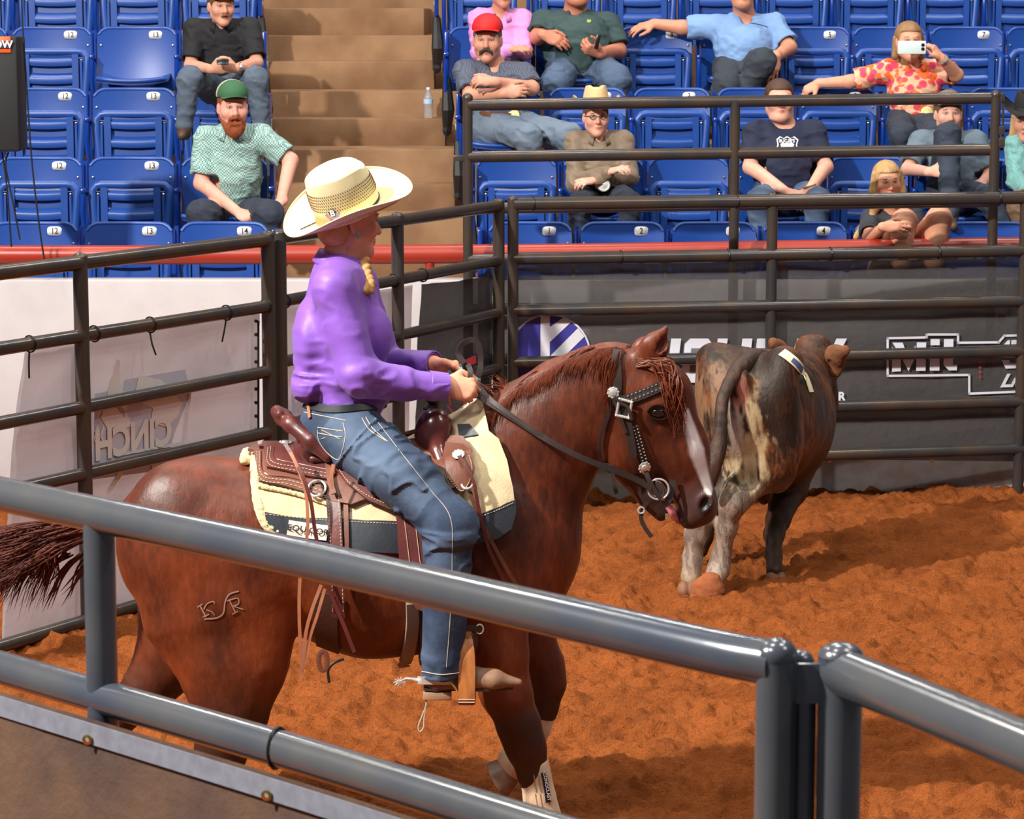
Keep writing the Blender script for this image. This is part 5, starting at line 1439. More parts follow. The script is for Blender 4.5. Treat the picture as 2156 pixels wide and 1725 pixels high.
thong('saddle_string', [(702, 978, -.30), (698, 1000, -.315), (700, 1030, -.325)], .012, M_leau)

# ------------------------------------------------------------------ bridle and reins
br_ = empty('bridle', h_(1330, 1000, -.1), 'dark leather bridle with silver buckles and dotted browband on the horse', 'bridle')
bo = .005
strap(hs, [(1300, 736), (1297, 760), (1300, 800), (1300, 835), (1316, 868)], .030, .005, bo+.004, 'crownpiece', M_brid, br_)
strap(hs, [(1285, 740), (1284, 780), (1286, 830)], .016, .004, bo, 'throatlatch', M_brid, br_)
strap(hs, [(1313, 843), (1350, 831), (1385, 816), (1405, 806)], .034, .005, bo+.003, 'browband', M_brid, br_)
strap(hs, [(1316, 868), (1324, 905), (1332, 950), (1333, 964)], [.030]*6+[.028]*6+[.026]*6+[.006], .005, bo+.008, 'cheekpiece', M_brid, br_)
strap(hs, [(1326, 868), (1340, 920), (1352, 965), (1360, 990)], .018, .005, bo+.001, 'cheekpiece', M_brid, br_)
strap(hs, [(1290, 840), (1280, 875), (1266, 915), (1262, 955), (1268, 975), (1290, 985), (1300, 1000)], .013, .005, bo+.002, 'throatlatch', M_brid, br_)
strap(hs, [(1290, 838), (1300, 860), (1312, 895), (1318, 912)], .011, .005, bo+.014, 'tie_strap', M_brid, br_)
strap(hs, [(1294, 836), (1310, 850), (1322, 858), (1330, 885)], .010, .005, bo+.018, 'tie_strap', M_brid, br_)
def strapfree(name, pts, w_, m=M_brid, nr=(0, -1, 0), par=br_, th=.004, seg=6):
    P = [Vector(q) for q in spline([tuple(h_(*p)) for p in pts], seg)]; return MB().ribbon(P, Vector(nr), w_, th).build(name, m, par)
strapfree('throat_tab', [(1288, 985, -.08), (1292, 1010, -.08), (1298, 1040, -.08)], .014)
dots = MB()
for lv in (0, 1):
    for i in range(9):
        t = i/8; u = 1322+(1390-1322)*t; v = (834-27*t) if lv == 0 else (846-28*t)
        p = trace(hs, [(u, v+ (0 if lv == 0 else 0))], bo+.008)[0]; n = nrm(hs, p[None])[0]; dots.ball(p, .0027, 6)
for i in range(13):
    t = i/12; p = trace(hs, [(1334+(1357-1334)*t, 900+(985-900)*t)], bo+.006)[0]; dots.ball(p, .0028, 6)
    p = trace(hs, [(1341+(1364-1341)*t, 897+(980-897)*t)], bo+.006)[0]; dots.ball(p, .0028, 6)
dots.build('studs', M_silver, br_)
concho((1291, 827), .020, 'concho', br_, bo+.010); concho((1357, 985), .021, 'concho', br_, bo+.010)
# square buckle
P = trace(hs, [(1313, 860)], bo+.016)[0]; n = Vector(nrm(hs, P[None])[0]); xx = Vector((1, 0, -.25)); xx = (xx-n*xx.dot(n)).normalized(); yy = n.cross(xx)
if yy.z < 0: yy = -yy
bm = MB(); q = [(-.022, .028), (.022, .028), (.026, -.028), (-.018, -.030)]
cs = [Vector(P)+xx*a+yy*b for a, b in q]
for a, b in zip(cs, cs[1:]+cs[:1]): bm.tube([a, b], [(.005, .004)]*2, 8)
for c in cs: bm.ball(c, .0055, 8)
bm.build('buckle', M_silver, br_)
# bit ring, curb strap, reins
c = h_(1386, 1030, -.085)
MB().tube([c+Vector((.036*cos(t), -.004, .036*sin(t))) for t in np.linspace(0, 2*pi, 29)[:-1]], .0036, 8, closed=True).build('bit_ring', M_silver, br_)
c = h_(1378, 1036, .085); MB().tube([c+Vector((.036*cos(t), .004, .036*sin(t))) for t in np.linspace(0, 2*pi, 29)[:-1]], .0036, 8, closed=True).build('bit_ring', M_silver, br_)
MB().tube([h_(1386, 1046, -.085), h_(1384, 1046, 0), h_(1378, 1048, .085)], .006, 8).build('mouthpiece', M_steel, br_)
strapfree('bit_strap', [(1358, 990, -.092), (1366, 1010, -.098), (1378, 1032, -.098), (1392, 1052, -.098)], .016)
strapfree('curb_strap', [(1352, 1010, -.09), (1356, 1045, -.09), (1362, 1068, -.085), (1380, 1085, -.07)], .016)
strapfree('curb_strap', [(1362, 1055, -.09), (1350, 1085, -.09), (1356, 1108, -.09), (1372, 1131, -.09)], .015)
strapfree('jaw_strap', [(1390, 1060, -.09), (1402, 1062, -.085), (1412, 1040, -.08), (1417, 1010, -.075)], .022)
MB().tube([h_(1350, 1075, -.094)+Vector((.011*cos(t), 0, .011*sin(t))) for t in np.linspace(0, 2*pi, 13)[:-1]], .003, 6, closed=True).build('curb_buckle', M_silver, br_)
rein_pts = [(1004, 832, -.10), (1080, 880, -.14), (1150, 925, -.17), (1220, 962, -.17), (1290, 990, -.14), (1340, 1010, -.11), (1372, 1030, -.10)]
strapfree('rein', rein_pts, .020, par=br_, nr=(.1, -1, .3), seg=10)
strapfree('rein', [(1000, 822, .02), (1070, 850, .12), (1130, 880, .16), (1200, 930, .17), (1300, 1000, .13), (1378, 1030, .09)], .018, par=br_, seg=8)
strapfree('rein', [(965, 778, .05), (980, 790, .0), (1000, 805, -.02), (1040, 848, -.12), (1110, 898, -.16), (1150, 922, -.168)], .016, par=br_, nr=(.1, -1, .3), seg=8)
strapfree('rein_loop', [(978, 765, .02), (965, 745, .03), (975, 724, .04), (995, 716, .04), (1008, 728, .04), (1012, 760, .03), (1008, 790, .0), (994, 812, -.03)], .019, par=br_, nr=(.35, -1, .0), seg=8)
strapfree('rein_loop', [(985, 768, -.06), (990, 780, -.10), (990, 800, -.115), (996, 815, -.11)], .018, par=br_, nr=(0, -1, 0), seg=6)

# ------------------------------------------------------------------ the rider
rd = empty('person', h_(730, 930, 0), 'rider in a bright purple shirt, jeans and cream straw cowboy hat', 'person')
M_purple = mat('purple_satin', (130, 84, 182), .5, bump=(260, .12, .001), bump2=(5, .15, .03), sheen=.08, stretch=(1, 1, .6), spec=.4)
M_denim = mat('blue_denim', (58, 84, 122), .85, attr='Col', bump=(340, .35, .0012), bump2=(16, .35, .012))
M_denims = mat('denim_stitching', (196, 182, 160), .8)
Hp = lambda u, v, dy=0.: h_(u, v, dy)
sb = S()
# anatomy
FR = Fr(Hp(742, 462, -.0), frame(0)); 
def frame_fwd(f, up):
    f = Vector(f).normalized(); up = Vector(up); up = (up-f*up.dot(f)).normalized(); l = up.cross(f); return np.array([f[:], l[:], up[:]]).T
FR = Fr(Hp(735, 466, 0), frame_fwd((.88, .42, -.10), (-.10, -.02, 1)), 1.04)
head_sdf(sb, FR)
neck0 = Hp(722, 545, .0)
sb.cap(FR(-.015, 0, -.04), neck0, .052, .058, .03); sb.cap(neck0, Hp(715, 600, 0), .06, .09, .05, SD, .06, .15)
SHn, SHf = Hp(703, 608, -.185), Hp(752, 598, .175)
ELn, WRn = Hp(757, 792, -.235), Hp(936, 815, -.135)
ELf, WRf = Hp(812, 765, .20), Hp(912, 766, .075)
sb.cap(Hp(724, 618, 0), Hp(728, 740, 0), .085, .085, .05, SD, .15, .14); sb.cap(Hp(725, 740, 0), Hp(715, 880, 0), .095, .12, .06, SD, .145, .17)
for a, b, c in ((SHn, ELn, WRn), (SHf, ELf, WRf)): sb.cap(a, b, .048, .040, .03); sb.cap(b, c, .040, .029, .02)
sb.cap(Hp(715, 880, 0), SHn, .05, .04, .05)
wn = Hp(940, 815, -.133); wf = Hp(915, 766, .073)
tn = hand(sb, wn, (1, .12, -.10), (-.08, -.86, .50), (.0, .5, .86), 1.12, [(58, 78, 50), (62, 80, 50), (66, 82, 50), (72, 84, 50)], .05, (.2, .9, .15))
tf = hand(sb, wf, (1, -.22, -.16), (-.05, .55, .8), (0, -.8, .5), 1.05, [(60, 80, 55), (66, 85, 55), (70, 88, 55), (74, 88, 55)], .05, (.2, .9, .2))
hipn, knn, ann = Hp(722, 905, -.14), Hp(948, 1108, -.375), Hp(932, 1405, -.375)
hipf, knf, anf = Hp(740, 900, .14), Hp(930, 1090, .38), Hp(925, 1390, .38)
for a, b, c in ((hipn, knn, ann), (hipf, knf, anf)): sb.cap(a, b, .085, .055, .04); sb.cap(b, c, .052, .035, .03)
for a, d_ in ((ann, -.375), (anf, .38)): sb.cap(a, Hp(1050, 1432, d_), .035, .02, .03)
smesh('body', sb, .0048, M_skin, rd, face_paint(FR, (222, 152, 122), (196, 110, 104)))
face_parts(FR, rd, (150, 106, 66))
M_nail = mat('turquoise_nail_polish', (74, 176, 214), .15, coat=.5)
nm = MB()
for t_ in (tn[4], tf[4], tf[0], tf[1]): nm.ball(Vector(t_)+Vector((.002, -.007, .006)), (.0075, .005, .0055), 8)
nm.build('fingernails', M_nail, rd)
# shirt
sh = S()
sh.cap(Hp(722, 600, 0), Hp(722, 690, .0), .112, .128, .06, SD, .175, .185); sh.cap(Hp(722, 690, 0), Hp(728, 790, 0), .128, .130, .06, SD, .185, .175)
sh.cap(Hp(728, 790, 0), Hp(728, 838, 0), .130, .128, .04, SD, .175, .18)
sh.ell(Hp(790, 706, -.06), (.060, .07, .085), k=.05); sh.ell(Hp(790, 706, .08), (.060, .07, .085), k=.05)
sh.ell(Hp(775, 830, 0), (.085, .15, .045), k=.04)
sh.ell(Hp(652, 720, -.05), (.055, .12, .13), k=.06)
sh.ell(Hp(648, 812, -.04), (.055, .13, .05), k=.04)
sh.cap(Hp(712, 560, 0), Hp(715, 600, 0), .062, .09, .05, SD, .07, .14)
sh.cap(Hp(704, 588, -.12), SHn, .058, .062, .05); sh.cap(Hp(735, 580, .12), SHf, .06, .062, .04)
sh.cap(SHn, ELn, .066, .066, .05); sh.cap(ELn, Hp(850, 808, -.185), .066, .052, .02); sh.cap(Hp(850, 808, -.185), Hp(938, 816, -.134), .052, .046, .02)
sh.cap(SHf, ELf, .066, .058, .035); sh.cap(ELf, Hp(908, 766, .078), .056, .044, .02)
dcut = (Vector(wn)-Vector(ELn)).normalized(); sh.box(Vector(wn)+dcut*.055, (.06, .06, .055), R=np.array(dcut.to_track_quat('X', 'Z').to_matrix()), rnd=.002, k=.004, op='-')
dcut2 = (Vector(wf)-Vector(ELf)).normalized(); sh.box(Vector(wf)+dcut2*.055, (.06, .05, .055), R=np.array(dcut2.to_track_quat('X', 'Z').to_matrix()), rnd=.002, k=.004, op='-')
sh.cap(wn, Vector(wn)-dcut*.03, .037, .037, .003, op='-'); sh.cap(wf, Vector(wf)-dcut2*.03, .035, .035, .003, op='-')
def shirt_post(P, d):
    # long soft folds: strongest at waist, elbow and armpit
    w = np.exp(-((P[:, 2]-Hp(728, 810).z)/.10)**2)*.8+np.exp(-(((P-np.array(ELn))**2).sum(1))/.12**2)+.35+np.exp(-(((P-np.array(Hp(690, 660, -.18)))**2).sum(1))/.1**2)*.6
    q = np.stack([P[:, 0]*.9+P[:, 2]*.5, P[:, 1], P[:, 2]*1.6-P[:, 0]*.4], 1)
    f = np.maximum(1-np.abs(fbm(q, 8.5, 7, 2))*4.2, -.15)
    a = Hp(640, 770).x; up = np.exp(-(((P[:, 0]-a)/.10)**2+((P[:, 2]-Hp(640, 790).z)/.07)**2)); f2 = 1-np.abs(vnoise(P*np.array([.5, 1, 3.2]), 12, 9))*2.4
    return d-.0055*w*f-.011*up*f2
sh.post = shirt_post
smesh('shirt', sh, .0055, M_purple, rd, it=1)
# cuffs, placket, collar
for w0, dd, rr in ((wn, dcut, .0475), (wf, dcut2, .0455)):
    cc = Vector(w0); ax = dd; cf = MB(); cf.lathe(cc-ax*.068, [(rr-.001, 0), (rr+.0015, .002), (rr+.001, .066), (rr-.003, .068)], 28, axis=ax, cap=False); cf.build('cuff', M_purple, rd)
co = []; Fq = []; nn_ = 26
colc = Hp(716, 562, 0)
for j, (dr, dz) in enumerate(((0.0, -.005), (.004, .034), (.014, .036), (.040, -.006), (.036, -.010), (.010, .026))):
    for i in range(nn_):
        a = 2*pi*i/nn_; x = cos(a); y = sin(a); fr = max(x, 0)
        rx, ry = .066+dr*1.0, .070+dr
        co.append(colc+Vector((x*rx+.010+fr*dr*.3, y*ry, dz-.030*x+.0*fr-(.03*fr**6 if j in (3, 4) else 0))))
for j in range(5):
    for i in range(nn_): i2 = (i+1) % nn_; Fq.append((j*nn_+i, j*nn_+i2, (j+1)*nn_+i2, (j+1)*nn_+i))
mk('collar', co, Fq, M_purple, rd)
# jeans
jn = S()
jn.cap(Hp(728, 842, 0), Hp(722, 880, 0), .118, .135, .04, SD, .165, .19)
jn.ell(Hp(690, 905, -.09), (.098, .11, .105), k=.04); jn.ell(Hp(690, 905, .09), (.098, .11, .105), k=.04)
jn.cap(Hp(735, 915, -.13), Hp(850, 1005, -.30), .118, .100, .05); jn.cap(Hp(850, 1005, -.30), knn, .100, .082, .03)
jn.ell(Vector(knn)+Vector((.012, -.01, .01)), (.082, .075, .085), k=.03)
jn.cap(knn, Hp(940, 1250, -.38), .076, .080, .03); jn.cap(Hp(940, 1250, -.38), Hp(931, 1405, -.378), .078, .070, .02)
jn.cap(Hp(745, 910, .13), Hp(840, 990, .30), .11, .09, .05); jn.cap(Hp(840, 990, .30), knf, .09, .078, .03); jn.cap(knf, Hp(920, 1390, .38), .072, .066, .02)
for u_, v_, d_ in ((931, 1422, -.378), (921, 1410, .38)):
    jn.box(Hp(u_, v_+34, d_), (.12, .12, .055), rnd=.002, k=.004, op='-'); jn.cap(Hp(u_, v_, d_), Hp(u_, v_-40, d_), .062, .058, .003, op='-')
A_, B_ = np.array(hipn), np.array(knn)
def jean_post(P, d):
    ax = (B_-A_)/np.linalg.norm(B_-A_); t = (P-A_)@ax
    q = np.stack([t*1.0, P[:, 1]*.35, (P[:, 2]+P[:, 0]*.3)*.35], 1)
    th = P[:, 0] < knn.x-.02
    f = np.maximum(1-np.abs(vnoise(q, 24, 5))*5.5, 0)*np.where(th, 1, 0)*(t < .42)
    kz = np.exp(-(((P[:, 2]-knn.z+.06)/.07)**2)); f2 = np.maximum(1-np.abs(vnoise(P*np.array([.4, .4, 1.5]), 22, 8))*4, 0)*kz
    an = np.exp(-(((P[:, 2]-Hp(930, 1370).z)/.09)**2)); f3 = np.maximum(1-np.abs(vnoise(P*np.array([.5, .5, 1.2]), 20, 3))*4, 0)*an
    f = f*sst(t, .02, .10)
    return d-.0115*f-.014*f2-.010*f3
jn.post = jean_post
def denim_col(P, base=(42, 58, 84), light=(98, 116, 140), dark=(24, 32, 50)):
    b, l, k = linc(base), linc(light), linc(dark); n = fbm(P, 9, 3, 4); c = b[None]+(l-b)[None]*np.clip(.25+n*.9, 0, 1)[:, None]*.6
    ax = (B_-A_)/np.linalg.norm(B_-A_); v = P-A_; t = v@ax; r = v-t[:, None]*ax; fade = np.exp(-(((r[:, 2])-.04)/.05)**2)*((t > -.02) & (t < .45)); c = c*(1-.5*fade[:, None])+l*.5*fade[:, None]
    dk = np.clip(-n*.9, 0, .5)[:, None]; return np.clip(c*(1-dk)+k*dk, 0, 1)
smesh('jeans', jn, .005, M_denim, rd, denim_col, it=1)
def jl(pts, off=.002, n=8): P, N = strapline(jn, pts, off, n); return P, N
sm = MB()
for pts in ([(785, 875), (850, 960), (905, 1030), (948, 1090), (952, 1180), (948, 1300), (940, 1405)],):
    P, N = jl(pts, .0005, 12); sm.tube(P, .0010, 5)
for pts in ([(640, 868), (700, 880), (728, 886)], [(668, 900), (700, 905), (722, 908)], [(670, 912), (700, 918), (720, 920)], [(668, 905), (672, 930), (690, 955), (712, 968), (722, 945)], [(722, 890), (727, 915), (722, 945)], [(762, 880), (778, 905), (812, 928)], [(770, 878), (785, 902), (816, 930)], [(676, 905), (716, 925)], [(676, 925), (718, 905)]):
    P, N = jl(pts, .0015, 6); sm.tube(P, .0015 if len(pts) != 2 else .0011, 5)
P, N = jl([(888, 1414), (930, 1421), (974, 1416)], .0015, 6); sm.tube(P, .0015, 5)
sm.build('stitching', M_denims, rd)
# belt
bl = MB(); P, N = jl([(640, 850), (660, 856), (700, 862), (760, 858), (815, 852)], .003, 6); bl.ribbon(P, N, .030, .005); bl.build('belt', M_dark, rd)
P, N = jl([(648, 846), (650, 862), (652, 880)], .007, 5); MB().ribbon(P, N, .012, .004).build('belt_loop', M_leau, rd)
P, N = jl([(775, 850), (779, 862), (783, 876)], .007, 5); MB().ribbon(P, N, .016, .004).build('belt_loop', M_denim, rd) if False else None
# boots
M_boot = mat('worn_tan_boot', (150, 112, 84), .6, var=(10, .8, (104, 72, 54)), bump=(60, .3, .003)); M_sole = mat('dark_sole', (58, 40, 34), .6); M_heel = mat('stacked_heel', (172, 134, 104), .6, var=(30, .5, (120, 84, 64)), stretch=(.2, .2, 6))
for d_ in (-.378, .38):
    b = S(); q = lambda u, v, e=0: Hp(u, v, d_+e)
    b.cap(q(927, 1392), q(925, 1432), .052, .046, .02, SD, .045, .038); b.cap(q(922, 1436), q(985, 1438), .040, .038, .02, SD, .034, .038)
    b.cap(q(980, 1428), q(1040, 1432), .046, .034, .02, SD, .040, .044); b.cap(q(1040, 1432), q(1092, 1438), .033, .014, .02, SD, .042, .016)
    b.box(q(990, 1468), (.25, .1, .032), rnd=.002, k=.006, op='-')
    bo_ = smesh('boot', b, .005, M_boot, rd)
    sl = MB(); o = [(-.070, -.028), (-.03, -.034), (.03, -.030), (.08, -.038), (.14, -.036), (.20, -.022), (.232, -.006), (.232, .006), (.20, .022), (.14, .036), (.08, .038), (.03, .030), (-.03, .034), (-.070, .028)]
    cc = q(970, 1446); 
    sl.prism([(x-.055, y) for x, y in o], .008, cc, (1, 0, 0), (0, 1, 0), Y=(0, 0, -1)); sl.build('sole', M_sole, bo_)
    hb = q(921, 1460); MB().box(hb+Vector((0, 0, -.004)), (.095, .062, .030), bev=.006).build('heel', M_heel, bo_)
    if d_ < 0:
        sp_ = MB(); sp_.ribbon([q(952, 1434, -.045), q(920, 1434, -.046), q(888, 1433, -.034), q(880, 1432, 0), q(888, 1433, .034), q(952, 1434, .045)], [Vector((0, -1, 0)), Vector((-.2, -1, 0)), Vector((-1, -.6, 0)), Vector((-1, 0, 0)), Vector((-1, .6, 0)), Vector((0, 1, 0))], .026, .004)
        sp_.tube([q(883, 1434, 0), q(866, 1430, 0), q(855, 1429, 0), q(845, 1436, 0)], [.009, .006, .005, .004], 8)
        so_ = sp_.build('spur', M_silver, bo_)
        rw = MB(); cc = q(841, 1437, -.004); rw.lathe(cc, [(.007, 0), (.007, .004)], 14, axis=(0, -1, 0))
        for k in range(10):
            a = 2*pi*k/10; dv = Vector((cos(a), 0, sin(a))); rw.tube([cc+dv*.005, cc+dv*.020], [.0028, .0012], 5)
        rw.build('rowel', M_silver, bo_)
        tw = MB(); P = [Vector(x) for x in spline([tuple(q(*p)) for p in ((930, 1425, -.05), (945, 1435, -.052), (955, 1445, -.05), (962, 1455, -.048))], 5)]; tw.tube(P, .0035, 6); tw.build('spur_tie', mat('yellow_twine', (196, 176, 84), .8), bo_)
        tw = MB(); P = [Vector(x) for x in spline([tuple(q(*p)) for p in ((898, 1472, -.02), (896, 1490, -.02), (888, 1510, -.02), (881, 1530, -.02), (884, 1541, -.02), (892, 1532, -.02), (893, 1515, -.02), (896, 1495, -.02), (899, 1480, -.02))], 5)]; tw.tube(P, .0026, 6); tw.build('string_loop', mat('grey_string', (176, 160, 140), .9), bo_)
fwd = Vector((.93, .10, .345)).normalized(); upv = Vector((-.30, -.46, .86)); HFh = Fr(Hp(733, 437, -.005), frame_fwd(fwd, upv), 1.09)
# hair: knot of blonde hair under the hat and a plait in front of the shoulder
M_blond = mat('strawberry_blonde_hair', (206, 148, 88), .5, bump=(160, .9, .004), var=(30, .5, (160, 100, 54)), stretch=(1, 1, .4))
hairs = S(); hairs.ell(FR(-.022, 0, .025), (.104, .086, .080), R=FR.R, k=.02); hairs.ell(FR(-.050, -.01, -.035), (.062, .068, .060), R=FR.R, k=.03)
hairs.box(FR(.17, 0, 0), (.12, .2, .2), R=FR.R, rnd=.01, k=.012, op='-'); hairs.ell(FR(-.008, -.09, -.004), (.03, .03, .038), R=FR.R, k=.008, op='-')
hairs.box(HFh(0, 0, .30), (.4, .4, .295), R=HFh.R, rnd=.002, k=.004, op='-')
hairs.post = lambda P, d: d+.002*fbm(P*np.array([.5, 1, 1.3]), 130, 4, 2)
smesh('hair', hairs, .005, M_blond, rd)
pl = S(); pp_ = spline([tuple(Hp(*q)) for q in ((768, 548, -.06), (772, 575, -.085), (778, 595, -.10), (776, 612, -.11))], 4)
for i, p in enumerate(pp_):
    pl.ell(Vector(p)+Vector((.006*(-1)**i, 0, 0)), (.014, .012, .013), k=.003)
pl.cap(Hp(774, 602, -.11), Hp(768, 612, -.12), .012, .015, .006); pl.cap(Hp(768, 608, -.12), Hp(786, 618, -.11), .008, .004, .004)
pl.post = lambda P, d: d+.0015*fbm(P*np.array([1, 1, .5]), 160, 4, 2)
smesh('plait', pl, .0035, mat('golden_plait', (190, 138, 76), .5, bump=(200, .9, .003)), rd)
e_ = Vector(FR(-.005, -.094, -.036)); MB().ball(e_, .0065, 8).ball(e_-Vector((0, 0, .012)), (.004, .004, .007), 8).build('earring', mat('turquoise_stone', (70, 160, 160), .3), rd)
# the straw hat
M_straw = mat('cream_straw', (236, 222, 178), .7, bump=(420, .5, .0015), var=(14, .18, (214, 196, 148)), stretch=(1, 1, 1.8))
HF = HFh
def hatF(x, y, z): return HF(x, y, z)
hat, hpt = cowboy_hat(HF, M_straw, rd, M_dark, a=.212, b=.172, curl=.048, hh=.150, sc=1.09, dip=.004)
vm = MB()                                                    # rows of open weave on the crown
for j, e in enumerate(np.linspace(1.30, 1.66, 6)):
    for k in range(84):
        th = 2*pi*(k+.5*(j % 2))/84; x, y, z = hpt(e, th); x2, y2, z2 = hpt(e+.035, th+.02); n0 = Vector((x, y, 0)).normalized()
        a = HF(x+n0.x*.0008, y+n0.y*.0008, z); b = HF(x2+n0.x*.0008, y2+n0.y*.0008, z2); vm.tube([a, b], .0016, 4, cap=False)
vm.build('open_weave', mat('brown_weave_gap', (134, 96, 56), .8), hat)
bw = MB()
for k in range(150):
    th = 2*pi*k/150
    for e in (2.62, 2.74): x, y, z = hpt(e, th); x2, y2, z2 = hpt(e+.045, th+.01); bw.tube([HF(x, y, z-.0052), HF(x2, y2, z2-.0052)], .0018, 4, cap=False)
bw.build('brim_weave', mat('golden_weave', (190, 140, 80), .6), hat)
# badge with a B over a small hat shape
th = radians(-118); x, y, z = hpt(1.74, th); c = Vector(HF(x*1.03, y*1.05, z+.004)); n_ = Vector(HF.R@np.array([cos(th)*.8, sin(th)*1.25, .22])).normalized(); up_ = Vector(HF.R@np.array([0, 0, 1])); up_ = (up_-n_*up_.dot(n_)).normalized(); rt = up_.cross(n_)
bd = MB()
bd.ribbon([c+rt*(-.024)+up_*(.004)+n_*.004, c+rt*(-.016)-up_*.010+n_*.004, c-up_*.014+n_*.005, c+rt*.016-up_*.010+n_*.004, c+rt*.024+up_*.004+n_*.004], n_, .009, .003); bd.build('badge_brim', mat('mauve_enamel', (150, 124, 160), .4), hat)
bb2 = MB(); bb2.lathe(c+up_*.003+n_*.002, [(.0125, 0), (.0125, .004)], 16, axis=n_); bb2.build('badge_disc', mat('navy_enamel', (42, 44, 72), .4), hat)
tb = MB(); text_on(tb, 'B', .030, c+up_*.004+n_*.0075, rt, up_, n_, bold=.001); tb.build('badge_letter', M_plate, hat, smooth=False)
x, y, z = hpt(2.05, radians(195)); x2, y2, z2 = hpt(2.62, radians(195)); MB().tube([HF(x, y, z+.004), HF(x2, y2, z2+.004)], .0022, 6).build('hat_cord', M_dark, hat)
# ------------------------------------------------------------------ the cow, seen from behind and trotting away
YC = 13.45
cw = S(); q_ = lambda u, v, Y: U(u, v, Y)
AX = Vector((.36, .93, 0)).normalized(); CS = Vector((AX.y, -AX.x, 0))
def cc_(a, b, ha, hb, wa, wb, k=.07): cw.cap(a, b, ha, hb, k, CS, wa, wb)
cc_(q_(1576, 868, 13.65), q_(1604, 880, 13.95), .315, .345, .235, .30)
cc_(q_(1604, 880, 13.95), q_(1640, 882, 14.35), .345, .36, .30, .285)
cc_(q_(1640, 882, 14.35), q_(1668, 868, 14.75), .36, .30, .285, .22)
cc_(q_(1668, 850, 14.7), q_(1705, 790, 15.05), .24, .17, .17, .13)
cw.ell(q_(1716, 772, 15.15), (.135, .16, .15), k=.06); cw.cap(q_(1722, 800, 15.3), q_(1742, 850, 15.5), .11, .07, .05)
cw.ell(q_(1712, 722, 15.12), (.09, .07, .05), k=.05)
for s in (-1, 1):
    cw.ell(Vector(q_(1574, 815, 13.55))+CS*s*.165, (.10, .13, .20), k=.09)
    cw.ell(Vector(q_(1576, 930, 13.60))+CS*s*.150, (.125, .16, .26), k=.08)
    cw.ell(Vector(q_(1578, 755, 13.60))+CS*s*.20, (.07, .10, .06), k=.08)
def cleg(pts, k=.04):
    cw.chain([q_(*p[:3]) for p in pts], [p[3] for p in pts], k)
cleg([(1612, 930, 13.58, .19), (1592, 985, 13.52, .135), (1556, 1040, 13.38, .078), (1541, 1062, 13.34, .062), (1531, 1110, 13.38, .048), (1519, 1170, 13.42, .044), (1513, 1200, 13.40, .050), (1503, 1222, 13.36, .045)])
cleg([(1515, 930, 13.62, .17), (1496, 1010, 13.55, .11), (1474, 1085, 13.42, .066), (1464, 1125, 13.42, .050), (1458, 1175, 13.42, .043), (1454, 1215, 13.40, .050)])
cleg([(1672, 950, 14.6, .16), (1660, 1030, 14.45, .10), (1638, 1095, 14.2, .062), (1630, 1125, 14.1, .052), (1629, 1170, 13.95, .038), (1632, 1205, 13.8, .044)])
cleg([(1580, 960, 14.6, .12), (1525, 1040, 14.4, .07), (1492, 1095, 14.2, .05), (1484, 1130, 14.1, .038), (1478, 1160, 14.1, .034)])
cw.ell(q_(1548, 800, 13.62), (.17, .12, .17), k=.06); cw.ell(q_(1608, 1035, 13.95), (.05, .08, .07), k=.05)
for u, v, Y in ((1545, 1052, 13.33), (1466, 1092, 13.44)): cw.ell(q_(u, v, Y), (.045, .06, .07), k=.03)
cw.cap(q_(1560, 850, 13.30), q_(1572, 1010, 13.36), .035, .06, .035, op='-')
cw.ell(q_(1558, 810, 13.40), (.055, .05, .085), k=.03)
cw.post = lambda P, d: d+.006*fbm(P, 6, 4, 3)
